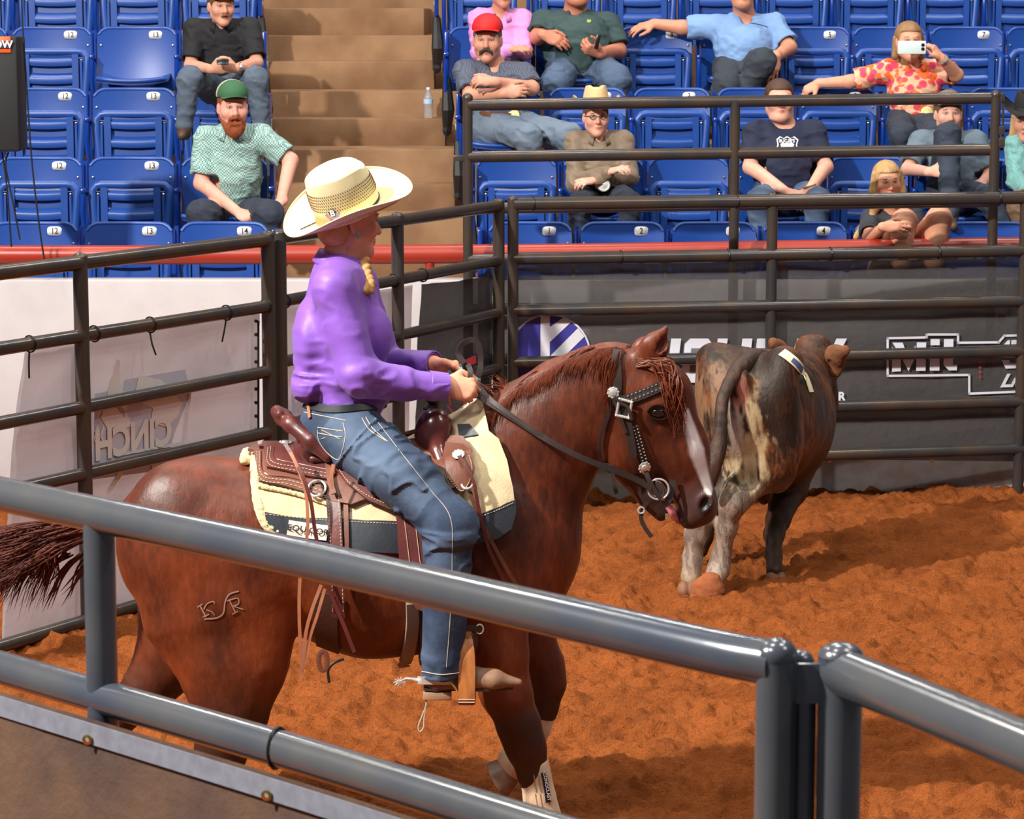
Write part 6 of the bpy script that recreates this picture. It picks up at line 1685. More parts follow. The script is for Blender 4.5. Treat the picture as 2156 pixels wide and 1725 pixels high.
def cow_col(P):
    dk, br, og, cr, gy, pk = [linc(c) for c in ((40, 26, 19), (74, 45, 28), (128, 72, 38), (184, 158, 120), (158, 142, 132), (176, 108, 92))]
    # brindle streaks running down and forward
    Q = np.stack([P[:, 0]*1.0+P[:, 2]*.12, P[:, 1]*.8, P[:, 2]*.42], 1)
    n = fbm(Q, 11, 3, 4); n2 = fbm(Q*np.array([1, 1, .5]), 55, 13, 4)
    c = br[None]*np.ones((len(P), 1)); f = sst(n*.7+n2*.9, .04, .30)[:, None]; c = c*(1-f*.7)+og*f*.7; f = sst(-n+n2*.9-.02, -.10, .22)[:, None]; c = c*(1-f)+dk*f
    uu = 1078+FPX*P[:, 0]/(P[:, 1]*cos(PITCH)+(CAMZ-P[:, 2])*sin(PITCH)); 
    def patch(u, v, Y, rx, rz, col, amt, ns=.5, sc=9):
        nonlocal c
        p = q_(u, v, Y); d = np.sqrt(((P[:, 0]-p.x)/rx)**2+((P[:, 2]-p.z)/rz)**2+((P[:, 1]-p.y)/.45)**2)
        f = (sst(d+ns*fbm(Q, sc, 23, 3)*1.3+n2*1.1, 1.2, .55)*amt)[:, None]; c = c*(1-f)+col*f
    patch(1478, 850, 13.5, .13, .34, cr*.4+og*.6, .5, 1.4)
    patch(1586, 880, 13.4, .065, .24, cr*.9, .8, 1.0); patch(1575, 960, 13.4, .10, .17, cr*.9, .85, .5); patch(1548, 900, 13.4, .055, .14, gy, .8, .3)
    patch(1560, 815, 13.35, .045, .085, pk*.75, .8, .2); patch(1555, 850, 13.35, .04, .05, pk, .5, .2)
    patch(1625, 790, 13.5, .10, .16, dk, .9, .8); patch(1570, 745, 13.5, .13, .10, dk, .7, .5)
    patch(1720, 750, 15.1, .2, .14, br*.7+og*.3, .6, .5)
    z = P[:, 2]; f = sst(z, .62, .42)[:, None]*(.75+.25*np.sign(n2))[:, None]; lg = gy*.85+cr*.15; f = f*(P[:, 1] < 13.75)[:, None]; c = c*(1-f*.8)+lg*f*.8
    f = (sst(z, .16, .05)*(P[:, 1] < 13.7))[:, None]; c = c*(1-f*.6)+cr*f*.6
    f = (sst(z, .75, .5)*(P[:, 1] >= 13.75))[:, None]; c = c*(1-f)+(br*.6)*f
    return np.clip(c, 0, 1)
M_cow = mat('brindle_coat', (90, 60, 40), .5, attr='Col', bump=(90, .6, .006), bump2=(18, .3, .02), stretch=(1, 1, .35), spec=.35)
cow = empty('cow', (q_(1560, 1245, YC).x, 13.6, 0), 'brindle brown cow with pale hindquarters trotting away towards the fence', 'cow')
smesh('body', cw, .009, M_cow, cow, cow_col)
M_chide = mat('dark_cow_hair', (48, 32, 26), .6, bump=(110, .8, .005), stretch=(1, 1, .25)); M_ear = mat('orange_brown_ear', (124, 76, 44), .8, bump=(120, .8, .006), var=(18, .6, (84, 50, 30)))
t = S(); pp = [Vector(p) for p in spline([tuple(q_(*p)) for p in ((1592, 752, 13.62), (1560, 772, 13.44), (1536, 806, 13.34), (1520, 850, 13.27), (1515, 928, 13.24), (1499, 985, 13.22), (1489, 1026, 13.22))], 4)]
k = len(pp); t.chain(pp, [.050-.022*min(i/8, 1)+(.012*sin(pi*max(i/k-.55, 0)/.45) if i/k > .55 else 0) for i in range(k)], .02); t.post = lambda P, d: d+.006*fbm(P*np.array([1.3, 1, .4]), 30, 4, 3)
smesh('tail', t, .008, mat('dark_tail_hair', (70, 42, 26), .6, bump=(110, .8, .005), var=(30, .9, (28, 20, 18)), stretch=(1, 1, .25)), cow)
for pts, nm in (([(1658, 748, 15.05), (1640, 735, 15.0), (1628, 722, 14.95)], 'ear'), ([(1740, 765, 15.05), (1760, 748, 14.95), (1779, 738, 14.88)], 'ear')):
    big = nm == 'ear' and pts[0][0] > 1700
    e = S(); e.chain([q_(*p) for p in pts], [.030, .058 if big else .045, .030], .03, (0, 1, 0), [.03, .03, .02])
    if big: e.ell(q_(1760, 764, 14.98), (.050, .035, .085), k=.03); e.ell(q_(1750, 775, 14.93), (.014, .03, .05), R=np.array(Matrix.Rotation(radians(-15), 3, 'Y')), k=.012, op='-')
    e.post = lambda P, d: d+.003*fbm(P, 60, 4, 2)
    smesh('ear', e, .007, M_ear, cow)
# hooves and the clod under the raised foot
for u, v, Y, ry in ((1449, 1243, 13.36, 0), (1634, 1222, 13.78, 0), (1492, 1240, 13.33, .7)):
    s = S(); c = q_(u, v, Y); s.ell(c+Vector((-.022, 0, 0)), (.034, .055, .048), k=.01); s.ell(c+Vector((.022, 0, 0)), (.034, .055, .048), k=.01); s.box(c-Vector((0, 0, .085)), (.2, .2, .05), rnd=.003, k=.01, op='-')
    smesh('hoof', s, .006, mat('muddy_hoof', (138, 92, 66), .7, var=(16, .7, (92, 60, 44))), cow)
s = S(); c = q_(1490, 1246, 13.28); s.ell(c, (.085, .06, .10), k=.02); s.post = lambda P, d: d+.02*fbm(P, 16, 4, 3)
tag(smesh('dirt_clod', s, .007, mat('clod_dirt', (150, 82, 44), .9, bump=(50, .6, .01)), None, base=tuple(c-Vector((0, 0, .1)))), 'clod of orange dirt kicked up behind the raised hind hoof of the cow', 'dirt')
# glued-on back number strip
bt_ = [(1646, 741, 14.2), (1662, 752, 14.22), (1680, 768, 14.25), (1697, 792, 14.3), (1709, 826, 14.35)]
P = trace(cw, spline([(a, b) for a, b, c in bt_], 6), .006, start=12.5, maxd=4); N = nrm(cw, P)
MB().ribbon([Vector(p) for p in P], [Vector(n) for n in N], [.05]*len(P), .004).build('back_tag', mat('cream_paper_tag', (226, 216, 176), .6), cow)
P = trace(cw, spline([(1668, 757), (1680, 768), (1690, 780)], 6), .010, start=12.5, maxd=4); N = nrm(cw, P)
MB().ribbon([Vector(p) for p in P], [Vector(n) for n in N], .028, .003).build('tag_print', mat('blue_tag_print', (70, 84, 130), .6), cow)
MB().box(q_(1752, 805, 15.1), (.035, .01, .02)).build('ear_tag', mat('orange_ear_tag', (214, 132, 84), .5), cow)
# ------------------------------------------------------------------ the people in the seats
def pattern(name, kind, c1, c2, c3=None, scale=60):
    m = mat(name, c1, .8, bump=(240, .2, .001), bump2=(6, .22, .03)); nt = m.node_tree; N = nt.nodes; L = nt.links; b = N['Principled BSDF']
    tc = N.new('ShaderNodeTexCoord'); mp = N.new('ShaderNodeMapping'); L.new(tc.outputs['Object'], mp.inputs[0]); mx = N.new('ShaderNodeMix'); mx.data_type = 'RGBA'
    mx.inputs[6].default_value = lin(c1); mx.inputs[7].default_value = lin(c2)
    if kind == 'check':
        t = N.new('ShaderNodeTexChecker'); t.inputs['Scale'].default_value = scale; L.new(mp.outputs[0], t.inputs['Vector']); L.new(t.outputs['Fac'], mx.inputs[0]); L.new(mx.outputs[2], b.inputs['Base Color'])
    else:
        t = N.new('ShaderNodeTexVoronoi'); t.inputs['Scale'].default_value = scale; L.new(mp.outputs[0], t.inputs['Vector'])
        r = N.new('ShaderNodeValToRGB'); e = r.color_ramp.elements; r.color_ramp.interpolation = 'CONSTANT'; e[0].position = 0; e[0].color = lin(c2); e[1].position = .46; e[1].color = lin(c3)
        x = r.color_ramp.elements.new(.56); x.color = lin(c1); L.new(t.outputs['Distance'], r.inputs[0])
        n = N.new('ShaderNodeTexNoise'); n.inputs['Scale'].default_value = scale*.9; L.new(mp.outputs[0], n.inputs['Vector']); r2 = N.new('ShaderNodeValToRGB'); r2.color_ramp.elements[0].position = .56; r2.color_ramp.elements[1].position = .57; L.new(n.outputs['Fac'], r2.inputs[0])
        L.new(r2.outputs[0], mx.inputs[0]); L.new(r.outputs[0], mx.inputs[6]); mx.inputs[7].default_value = lin((236, 104, 40)); L.new(mx.outputs[2], b.inputs['Base Color'])
    return m
def cloth(name, c, rough=.85, **k): return mat(name, c, rough, bump=(300, .2, .001), bump2=(7, .25, .03), **k)
def folds(amp=.007, sc=9, seed=5):
    def f(P, d):
        q = np.stack([P[:, 0]+P[:, 2]*.4, P[:, 1], P[:, 2]*1.5], 1)
        return d-amp*np.maximum(1-np.abs(fbm(q, sc, seed, 3))*4.2, -.2)
    return f
def person(label, Y, sc, head, hd, sh, el, wr, hip, kn, an, skin, shirt, pants, sleeve='short', fat=0., belly=0., hands=None, brow=(84, 60, 42), lean=.12, width=1., fist=((30, 35, 25)), collar=True, h=.0085, legs='long', group=None, neckdrop=.13, sex='m'):
    """pixel joints with a depth offset towards the camera; [0] is screen left, [1] screen right"""
    T = lambda p: U(p[0], p[1], Y-p[2]); k = sc
    H = T(head); F = Fr(H, frame(*hd), sc)
    root = empty('person', (T(hip).x, Y-.2, T(hip).z-.12), label, 'person')
    s = S(); head_sdf(s, F, fat)
    SH = [T(p) for p in sh]; EL = [T(p) for p in el]; WR = [T(p) for p in wr]; HP = T(hip); KN = [T(p) for p in kn]; AN = [T(p) for p in an]
    mid = (SH[0]+SH[1])/2; nb = mid+Vector((0, 0, .035*k)); sw = (SH[1]-SH[0]); dirx = sw.normalized(); hw = sw.length/2
    s.cap(F(-.02, 0, -.05), nb, (.052+fat*.5)*k, (.06+fat*.5)*k, .03*k); s.cap(nb, mid, .06*k, .07*k, .04*k)
    s.cap(mid-Vector((0, 0, .04*k)), HP, .08*k, .09*k, .05, side=dirx, wa=hw*.9, wb=hw*.85)
    for i in (0, 1):
        s.cap(SH[i], EL[i], .045*k, .041*k*(1+fat*6), .03); s.cap(EL[i], WR[i], .042*k*(1+fat*5), .029*k, .02)
        d = (WR[i]-EL[i]).normalized(); hp = (hands or [None, None])[i] or {}
        f = Vector(hp.get('f', d)); up = Vector(hp.get('up', (0, -.5, .9))); th = Vector(hp.get('th', (1 if i == 0 else -1, 0, .2)))
        hand(s, WR[i]+d*.01, f, up, th, k*1.0, hp.get('curl', fist), hp.get('spread', .10), hp.get('thumb', (.3, .5, .2)), fr=.0092)
        hj = HP+dirx*((-1)**(1-i))*hw*.45
        kr = 1 if legs == 'long' else 1.32; s.cap(hj, KN[i], .075*k*kr, .056*k*kr, .04); s.cap(KN[i], AN[i], .056*k*kr, (.040 if kr == 1 else .052)*k*kr, .03)
    smesh('body', s, h, M_skin, root, face_paint(F, skin))
    face_parts(F, root, brow)
    # shirt
    g = S(); dt = .085*k
    g.cap(mid-Vector((0, 0, .055*k)), mid.lerp(HP, .5)-Vector((0, belly*.5, 0)), .108*k, (.118+belly*.6)*k, .06*k, side=dirx, wa=hw*.98, wb=hw*.92*width)
    g.cap(mid.lerp(HP, .5)-Vector((0, belly*.5, 0)), HP+Vector((0, -belly*.3, .035*k)), (.118+belly*.6)*k, (.118+belly*.5)*k, .06*k, side=dirx, wa=hw*.92*width, wb=hw*.92*width)
    g.cap(nb-Vector((0, 0, .02*k)), mid-Vector((0, 0, .03*k)), .068*k, .09*k, .05*k, side=dirx, wa=.07*k, wb=hw*.7)
    for i in (0, 1):
        g.cap(mid.lerp(SH[i], .55), SH[i], .07*k, .068*k, .04*k)
        e2 = SH[i].lerp(EL[i], .82 if sleeve == 'short' else 1)
        g.cap(SH[i], e2, .070*k, (.066 if sleeve == 'short' else .056)*k*(1+fat*4), .03*k)
        if sleeve == 'long': g.cap(EL[i], EL[i].lerp(WR[i], .92), .057*k, .042*k, .02*k)
        if sleeve == 'short':
            dd = (EL[i]-SH[i]).normalized(); R = np.array(dd.to_track_quat('X', 'Z').to_matrix())
            g.box(e2+dd*.060*k, (.06*k, .11*k, .11*k), R=R, rnd=.002, k=.003, op='-'); g.cap(e2+dd*.02, e2-dd*.05*k, .052*k*(1+fat*4), .05*k, .004, op='-')
    if collar:   # open neck
        g.ell(F.c*0+A3(nb+Vector((0, -.075*k, .02*k))), (.034*k, .06*k, .062*k), k=.012*k, op='-')
    else: g.ell(A3(nb+Vector((0, -.05*k, .035*k))), (.060*k, .07*k, .045*k), k=.012*k, op='-')
    g.post = folds(.008*k, 8/k, int(sh[0][0]) % 17)
    so_ = smesh('shirt', g, h, shirt, root)
    if collar:
        V = []; Fc = []; n = 20
        for j, (dr, dz) in enumerate(((.0, -.008), (.002, .022), (.018, .010), (.028, -.022), (.020, -.020))):
            for i in range(n+1):
                a = -pi/2+.42+(2*pi-.84)*i/n; ed = max(0, 1-min(i, n-i)/2.5); V.append(nb+Vector((cos(a)*(.074+dr*1.3)*k, -.012+sin(a)*(.078+dr*1.3)*k, (dz-.02*ed*(j > 1)-.018*(sin(a) < 0)*abs(sin(a)))*k+.004)))
        for j in range(4):
            for i in range(n): q = j*(n+1)+i; Fc.append((q, q+1, q+n+2, q+n+1))
        mk('collar', V, Fc, shirt, so_)
    # trousers
    t = S(); 
    t.cap(HP+Vector((0, 0, .02*k)), HP-Vector((0, .02, .05*k)), .118*k, .125*k, .05*k, side=dirx, wa=hw*.86*width, wb=hw*.88*width)
    for i in (0, 1):
        hj = HP+dirx*((-1)**(1-i))*hw*.45-Vector((0, 0, .03*k))
        kk = 1 if legs == 'long' else .35
        t.cap(hj, hj.lerp(KN[i], kk), .100*k, (.074 if kk == 1 else .095)*k*(1+fat*2), .05*k)
        if legs == 'long': t.ell(KN[i], (.074*k, .07*k, .074*k), k=.03); t.cap(KN[i], AN[i], .070*k, .055*k, .03*k)
    t.post = folds(.008*k, 9/k, 3+int(sh[0][0]) % 11)
    smesh('trousers' if legs == 'long' else 'shorts', t, h*1.05, pants, root)
    if legs == 'long':
        for i in (0, 1): bt = S(); bt.cap(AN[i], AN[i]-Vector((0, .02, .06)), .05*k, .045*k, .02); bt.cap(AN[i]-Vector((0, .02, .06)), AN[i]-Vector((0, .16, .075)), .04*k, .028*k, .02); smesh('shoe', bt, .012, M_shoe, root)
    return root, F, g, T, nb, HP
M_shoe = mat('brown_shoe_leather', (74, 52, 40), .6)
def on(sdf, px, Y, off=.004): return trace(sdf, px, off, start=Y-1.6, maxd=2.2)
def buckle(root, g, Y, p, r, m=None, sx=1.35):
    P = on(g, [p], Y, .006)[0]; MB().lathe(P, [(r, 0), (r, .005), (r*.85, .009), (r*.7, .008), (r*.3, .012), (.001, .012)], 20, axis=(0, -1, .15), cap=False).build('belt_buckle', m or M_gold, root)
M_gold = mat('gold_and_silver_buckle', (214, 190, 130), .3, metal=1, bump=(180, .8, .003))
def belt(root, g, Y, pts, m, w_=.035):
    P = on(g, spline(pts, 6), Y, .005); N = nrm(g, P); MB().ribbon([Vector(p) for p in P], [Vector(n) for n in N], w_, .005).build('belt', m, root)
def mass(name, f, root, m, h=.007, noise=(.003, 90, (1, 1, .4)), par=None):
    s = S(); f(s)
    if noise: s.post = lambda P, d: d+noise[0]*fbm(P*np.array(noise[2]), noise[1], 4, 2)
    return smesh(name, s, h, m, root)
jeans_b = cloth('mid_blue_jeans', (78, 96, 122), var=(7, .5, (52, 68, 96))); jeans_l = cloth('faded_blue_jeans', (112, 126, 142), var=(6, .6, (82, 96, 116)))
jeans_d = cloth('dark_jeans', (38, 44, 58), var=(6, .4, (52, 60, 76))); pants_k = cloth('charcoal_trousers', (40, 42, 50))
R0, R1, R2_, R3 = ROWY[0], ROWY[1], ROWY[2], ROWY[3]

# bearded man in the green cap
pr, F, g, T, nb, HP = person('seated bearded man in green and cream cap and pale green checked shirt, hand on knee', R1, 1.22, (490, 228, .42), (14, -1), [(436, 292, .30), (548, 288, .30)], [(424, 386, .38), (612, 338, .34)], [(497, 444, .62), (592, 424, .60)],
    (492, 440, .20), [(425, 452, .72), (566, 452, .72)], [(440, 560, .70), (560, 560, .70)], (224, 160, 140), pattern('green_gingham', 'check', (176, 200, 192), (84, 128, 124), scale=95), jeans_d, fat=.006, belly=.03, width=1.05, brow=(150, 80, 44),
    hands=[{'f': (.8, -.4, -.5), 'up': (.3, -.7, .6), 'curl': (55, 60, 40)}, {'f': (-.75, -.45, -.45), 'up': (-.2, -.6, .8), 'curl': (18, 20, 15), 'spread': .3}])
gm_ = mat('green_cap_cloth', (44, 92, 62), .8, var=(9, .4, (70, 104, 60)), bump=(300, .3, .001)); cm_ = mat('cream_cap_mesh', (196, 184, 160), .85, bump=(350, .5, .002))
cap_hat(F, gm_, gm_, pr, cm_, lift=.064, tilt=.1)
def f_(s):
    k = F.s; R = F.R
    s.cap(F(.0, .056, -.045), F(.055, .030, -.105), .026*k, .03*k, .03*k); s.cap(F(.0, -.056, -.045), F(.055, -.030, -.105), .026*k, .03*k, .03*k); s.ell(F(.062, 0, -.125), np.array((.036, .042, .042))*k, R=R, k=.03*k)
    s.cap(F(.100, -.028, -.054), F(.110, 0, -.046), .010*k, .012*k, .008*k); s.cap(F(.100, .028, -.054), F(.110, 0, -.046), .010*k, .012*k, .008*k); s.cap(F(.092, -.016, -.082), F(.092, .016, -.082), .012*k, .012*k, .01*k); s.cap(F(.094, -.03, -.055), F(.08, -.034, -.10), .010*k, .016*k, .01*k); s.cap(F(.094, .03, -.055), F(.08, .034, -.10), .010*k, .016*k, .01*k)
M_ginger = mat('ginger_beard_hair', (148, 72, 34), .75, bump=(200, .9, .004), var=(40, .5, (110, 50, 26)))
mass('beard', f_, pr, M_ginger); hair_cap(F, M_ginger, pr, front=.045, back=-.06, th=.006)

# man in black with a phone
pr, F, g, T, nb, HP = person('seated man in black short-sleeved shirt and yellow cap looking up from his phone', R2_, 1.12, (466, 14, .42), (20, -3), [(412, 62, .30), (526, 62, .30)], [(402, 138, .42), (540, 132, .42)], [(446, 146, .66), (496, 144, .66)],
    (470, 168, .20), [(400, 166, .62), (538, 166, .62)], [(388, 262, .60), (552, 262, .60)], (206, 150, 126), cloth('black_shirt_cloth', (24, 24, 28)), cloth('grey_blue_jeans', (84, 96, 112), var=(6, .5, (60, 70, 88))), brow=(110, 76, 50),
    hands=[{'f': (.8, -.3, .1), 'up': (-.2, -.8, -.4), 'th': (.2, -.1, 1), 'curl': (50, 60, 40)}, {'f': (-.8, -.3, .1), 'up': (.2, -.8, -.4), 'th': (-.2, -.1, 1), 'curl': (50, 60, 40)}])
ym = mat('yellow_cap_cloth', (226, 164, 34), .7, bump=(300, .3, .001)); cap_hat(F, ym, ym, pr, lift=.060, tilt=.1)
hair_cap(F, mat('brown_short_hair', (92, 62, 42), .8, bump=(200, .8, .003)), pr, front=.03, back=-.07, th=.008)
def f_(s):
    k = F.s
    s.cap(F(.100, -.026, -.056), F(.106, 0, -.044), .006*k, .009*k, .008*k); s.cap(F(.100, .026, -.056), F(.106, 0, -.044), .006*k, .009*k, .008*k)
mass('moustache', f_, pr, mat('brown_beard_hair', (134, 84, 52), .8, bump=(200, .8, .003)), h=.005)
M_phone = mat('black_phone', (20, 20, 24), .25)
q = U(469, 130, R2_-.78); MB().box(q, (.085, .012, .045), bev=.004, R=Matrix.Rotation(radians(-35), 3, 'X')).build('mobile_phone', M_phone, None); tag(bpy.data.objects['mobile_phone'], 'small black mobile phone in the hands of the man in black', 'phone')
w0 = T((500, 143, .66)); MB().lathe(Vector(w0)+Vector((.02, 0, .0)), [(.038, -.008), (.040, 0), (.038, .008)], 20, axis=(-.9, -.2, .1), cap=False).build('wristwatch', M_steel, pr)

# man in the red cap, arms crossed
pr, F, g, T, nb, HP = person('seated moustached man in red cap and dark grey patterned shirt with arms crossed', R2_, 1.25, (1026, 86, .25), (-4, -2), [(982, 152, .18), (1100, 158, .18)], [(990, 202, .38), (1120, 186, .34)], [(1062, 196, .52), (1040, 172, .56)],
    (1048, 250, .22), [(1112, 288, .62), (1196, 288, .55)], [(1120, 400, .60), (1222, 380, .52)], (206, 146, 122), pattern('grey_dotted_shirt', 'check', (62, 66, 82), (92, 98, 116), scale=110), jeans_l, fat=.004, belly=.035, width=1.1, brow=(70, 52, 44),
    hands=[{'f': (1, -.1, .15), 'up': (0, -.9, .3), 'curl': (30, 30, 20)}, {'f': (-1, -.15, .1), 'up': (0, -.7, .7), 'curl': (40, 45, 30)}])
rm = mat('red_cap_cloth', (206, 24, 26), .7, bump=(300, .3, .001)); cap_hat(F, rm, rm, pr, mat('black_cap_mesh', (26, 22, 24), .85), lift=.062, tilt=.1)
gh = mat('grey_brown_hair', (92, 78, 68), .8, bump=(200, .8, .003)); hair_cap(F, gh, pr, front=.035, back=-.06, th=.006)
def f_(s):
    k = F.s
    for y in (-1, 1): s.cap(F(.108, y*.004, -.043), F(.100, y*.030, -.058), .009*k, .008*k, .006*k); s.cap(F(.100, y*.030, -.058), F(.092, y*.036, -.078), .008*k, .005*k, .006*k)
mass('moustache', f_, pr, mat('dark_moustache_hair', (58, 46, 40), .8, bump=(200, .8, .003)), h=.005)
belt(pr, g, R2_, [(1010, 238), (1040, 241), (1070, 243), (1098, 247)], mat('brown_belt', (112, 70, 44), .5)); buckle(pr, g, R2_, (1082, 243), .045)

# youth in the straw hat
pr, F, g, T, nb, HP = person('seated youth in straw cowboy hat, glasses and brown shirt with arms crossed', R1, 1.06, (1255, 248, .28), (6, 0), [(1213, 300, .20), (1310, 298, .20)], [(1212, 386, .32), (1326, 372, .32)], [(1284, 362, .52), (1252, 380, .50)],
    (1268, 400, .20), [(1222, 432, .66), (1326, 428, .66)], [(1208, 540, .64), (1320, 540, .64)], (222, 164, 142), cloth('brown_shirt_cloth', (122, 102, 82), .6, sheen=.2), jeans_d, sleeve='long', brow=(110, 80, 56), width=1.0)
HFc = Fr(F(-.005, 0, .078), F.R@np.array(Matrix.Rotation(radians(-3), 3, 'Y')), 1.05)
cowboy_hat(HFc, mat('tan_straw', (212, 184, 136), .75, bump=(300, .5, .0015), var=(10, .3, (180, 146, 98))), pr, M_dark, a=.20, b=.185, curl=.06, hh=.135, n=40)
gl = MB()
for sd in (-1, 1): gl.tube([F(.098, sd*.034+.020*cos(t), .008+.014*sin(t)) for t in np.linspace(0, 2*pi, 17)[:-1]], .0022, 5, closed=True); gl.tube([F(.096, sd*.054, .012), F(.0, sd*.082, .012)], .0022, 5)
gl.tube([F(.100, -.014, .010), F(.100, .014, .010)], .002, 5); gl.build('glasses', M_dark, pr)
belt(pr, g, R1, [(1240, 392), (1270, 391), (1300, 396), (1322, 404)], mat('brown_belt', (112, 70, 44), .5)); buckle(pr, g, R1, (1271, 390), .045, M_silver)
hair_cap(F, mat('brown_short_hair', (92, 62, 42), .8), pr, front=.03, back=-.07, th=.005)

# woman in the navy T-shirt
navy = cloth('navy_jersey', (28, 34, 60))
pr, F, g, T, nb, HP = person('seated woman in navy T-shirt with white shield print, hands in her lap', R1, 1.16, (1641, 211, .22), (2, 0), [(1590, 280, .18), (1712, 280, .18)], [(1580, 352, .30), (1738, 352, .30)], [(1652, 402, .62), (1706, 398, .62)],
    (1655, 400, .20), [(1600, 424, .68), (1722, 424, .68)], [(1604, 540, .64), (1716, 540, .64)], (224, 164, 142), navy, jeans_b, fat=.016, belly=.07, width=1.18, collar=False, brow=(84, 56, 42), sex='f',
    hands=[{'f': (.9, -.3, -.3), 'curl': (35, 40, 30)}, {'f': (-.6, -.3, -.7), 'curl': (30, 35, 25)}])
dkh = mat('dark_brown_hair', (74, 46, 32), .6, bump=(200, .8, .003), stretch=(1, 1, .4)); hair_cap(F, dkh, pr, front=.060, back=-.06, th=.010); mass('hair_bun', lambda s: s.ell(F(-.11, 0, .04), (.04, .045, .045), R=F.R), pr, dkh)
sp_ = [(1635, 293), (1642, 287), (1650, 291), (1657, 287), (1665, 291), (1672, 287), (1681, 294), (1678, 305), (1681, 318), (1674, 326), (1657, 332), (1641, 326), (1633, 316), (1637, 305)]
def flatpoly(sdf, px, Y, off, name, m, par):
    P = on(sdf, px, Y, off); c = on(sdf, [tuple(np.mean(px, 0))], Y, off)[0]; n = len(P)
    V = [tuple(p) for p in P]+[tuple(c)]; return mk(name, V, [((i+1) % n, i, n) for i in range(n)], m, par, smooth=False)
ctr = np.mean(sp_, 0); shr = lambda k_: [tuple(ctr+(np.array(p)-ctr)*k_) for p in sp_]
so = [o for o in pr.children if o.name.startswith('shirt')][0]
dense = lambda px: [tuple(np.array(a)*(1-t)+np.array(b)*t) for a, b in zip(px, px[1:]+px[:1]) for t in (0, .5)]
flatpoly(g, dense(sp_), R1, .004, 'shield_print', M_plate, so); flatpoly(g, dense(shr(.88)), R1, .007, 'shield_field', navy, so); flatpoly(g, dense([tuple(ctr+(np.array(p)-ctr)*.62+np.array((0, 6))) for p in sp_]), R1, .010, 'shield_centre', M_plate, so)
tb = MB(); P = on(g, [(1657, 297)], R1, .014)[0]; text_on(tb, "BUC-EE'S", .030, P, (1, 0, 0), (0, .2, 1), (0, -1, .2), bold=.001, xs=.9); tb.build('print_text', M_plate, so, smooth=False)
wr = T((1704, 392, .62)); MB().tube([wr+Vector((.04*cos(t), .03*sin(t), .012*cos(t))) for t in np.linspace(0, 2*pi, 15)[:-1]], .006, 6, closed=True).build('beaded_bracelet', mat('bead_brown', (130, 96, 60), .5), pr)

# woman with the phone
pr, F, g, T, nb, HP = person('seated woman in bright pink and orange floral shirt holding up a phone', R2_, 1.16, (1914, 88, .30), (4, 0), [(1868, 150, .18), (1976, 148, .18)], [(1790, 172, .10), (2014, 158, .30)], [(1722, 176, .02), (1982, 122, .46)],
    (1925, 248, .22), [(1900, 286, .66), (1968, 286, .66)], [(1900, 400, .60), (1972, 400, .60)], (216, 152, 124), pattern('floral_shirt', 'flower', (226, 176, 148), (214, 62, 100), (232, 112, 56), scale=17), jeans_d, fat=.006, belly=.03, width=1.0, brow=(130, 96, 66), sex='f',
    hands=[{'f': (-.8, -.1, -.5), 'up': (-.3, -.6, .7), 'th': (.2, -1, 0), 'curl': (45, 50, 30)}, {'f': (-.55, 0, .7), 'up': (.6, -.4, .5), 'th': (-.6, -.2, -.4), 'curl': (35, 45, 30), 'spread': .25}])
bh = mat('light_brown_long_hair', (150, 112, 72), .55, bump=(200, .8, .003), stretch=(1, 1, .3), var=(30, .5, (110, 78, 48)))
hair_cap(F, bh, pr, front=.060, back=-.09, th=.010)
def f_(s):
    for y in (-1, 1): s.cap(F(-.02, y*.078, .02), F(-.02, y*.082, -.09), .026, .028, .02)
    s.cap(F(-.06, 0, .0), F(-.06, 0, -.11), .07, .06, .02)
mass('long_hair', f_, pr, bh)
q = U(1920, 100, R2_-.56); ph = empty('mobile_phone', q, 'white mobile phone held sideways in front of a woman\'s face', 'phone')
MB().box(q, (.198, .012, .092), bev=.005).build('case', mat('pale_mint_phone', (214, 230, 228), .3), ph); mb = MB()
for dz in (.018, -.010): mb.lathe(q+Vector((.076, -.007, dz)), [(.012, 0), (.012, .004), (.008, .005)], 12, axis=(0, -1, 0))
mb.build('camera_lenses', M_phone, ph)
w0 = T((1983, 124, .455)); MB().lathe(w0, [(.040, -.014), (.042, 0), (.040, .014)], 20, axis=(Vector(T((2014, 158, .30)))-w0), cap=False).build('wristwatch', M_plate, pr)
buckle(pr, g, R2_, (1952, 240), .052); belt(pr, g, R2_, [(1885, 252), (1915, 246), (1945, 242)], mat('tooled_belt', (150, 80, 56), .5))
e = F(-.01, .088, -.036); MB().ball(e, .008, 8).build('earring', M_silver, pr)

# youth with one knee raised
pr, F, g, T, nb, HP = person('seated youth in grey cap and slate shirt with one knee raised before his chest', R1, 1.12, (1997, 242, .18), (0, 2), [(1940, 300, .10), (2054, 300, .10)], [(1912, 356, .26), (2086, 366, .2)], [(1958, 362, .62), (2066, 388, .34)],
    (2010, 400, .16), [(1996, 286, .50), (2084, 420, .62)], [(2000, 450, .80), (2122, 500, .66)], (214, 158, 138), cloth('slate_shirt_cloth', (96, 112, 126), .8), cloth('blue_black_jeans', (44, 54, 70), var=(7, .5, (34, 40, 54))), brow=(84, 60, 44), neckdrop=.1,
    hands=[{'f': (.9, -.2, .1), 'up': (0, -.8, .5), 'curl': (62, 70, 45)}, {'f': (-.4, -.3, -.8), 'up': (-.3, -.9, 0), 'curl': (20, 25, 20)}])
gc = mat('taupe_cap_cloth', (110, 100, 92), .8, bump=(300, .3, .001)); cap_hat(F, gc, gc, pr, lift=.060, tilt=.2, bl=.045)
P = F(.085, 0, .098); tb = MB(); tb.box(P, (.075, .006, .020), R=Matrix.Rotation(radians(-30), 3, 'X')); tb.build('cap_patch', M_plate, pr)
hair_cap(F, mat('brown_short_hair', (92, 62, 42), .8), pr, front=.03, back=-.06, th=.006)

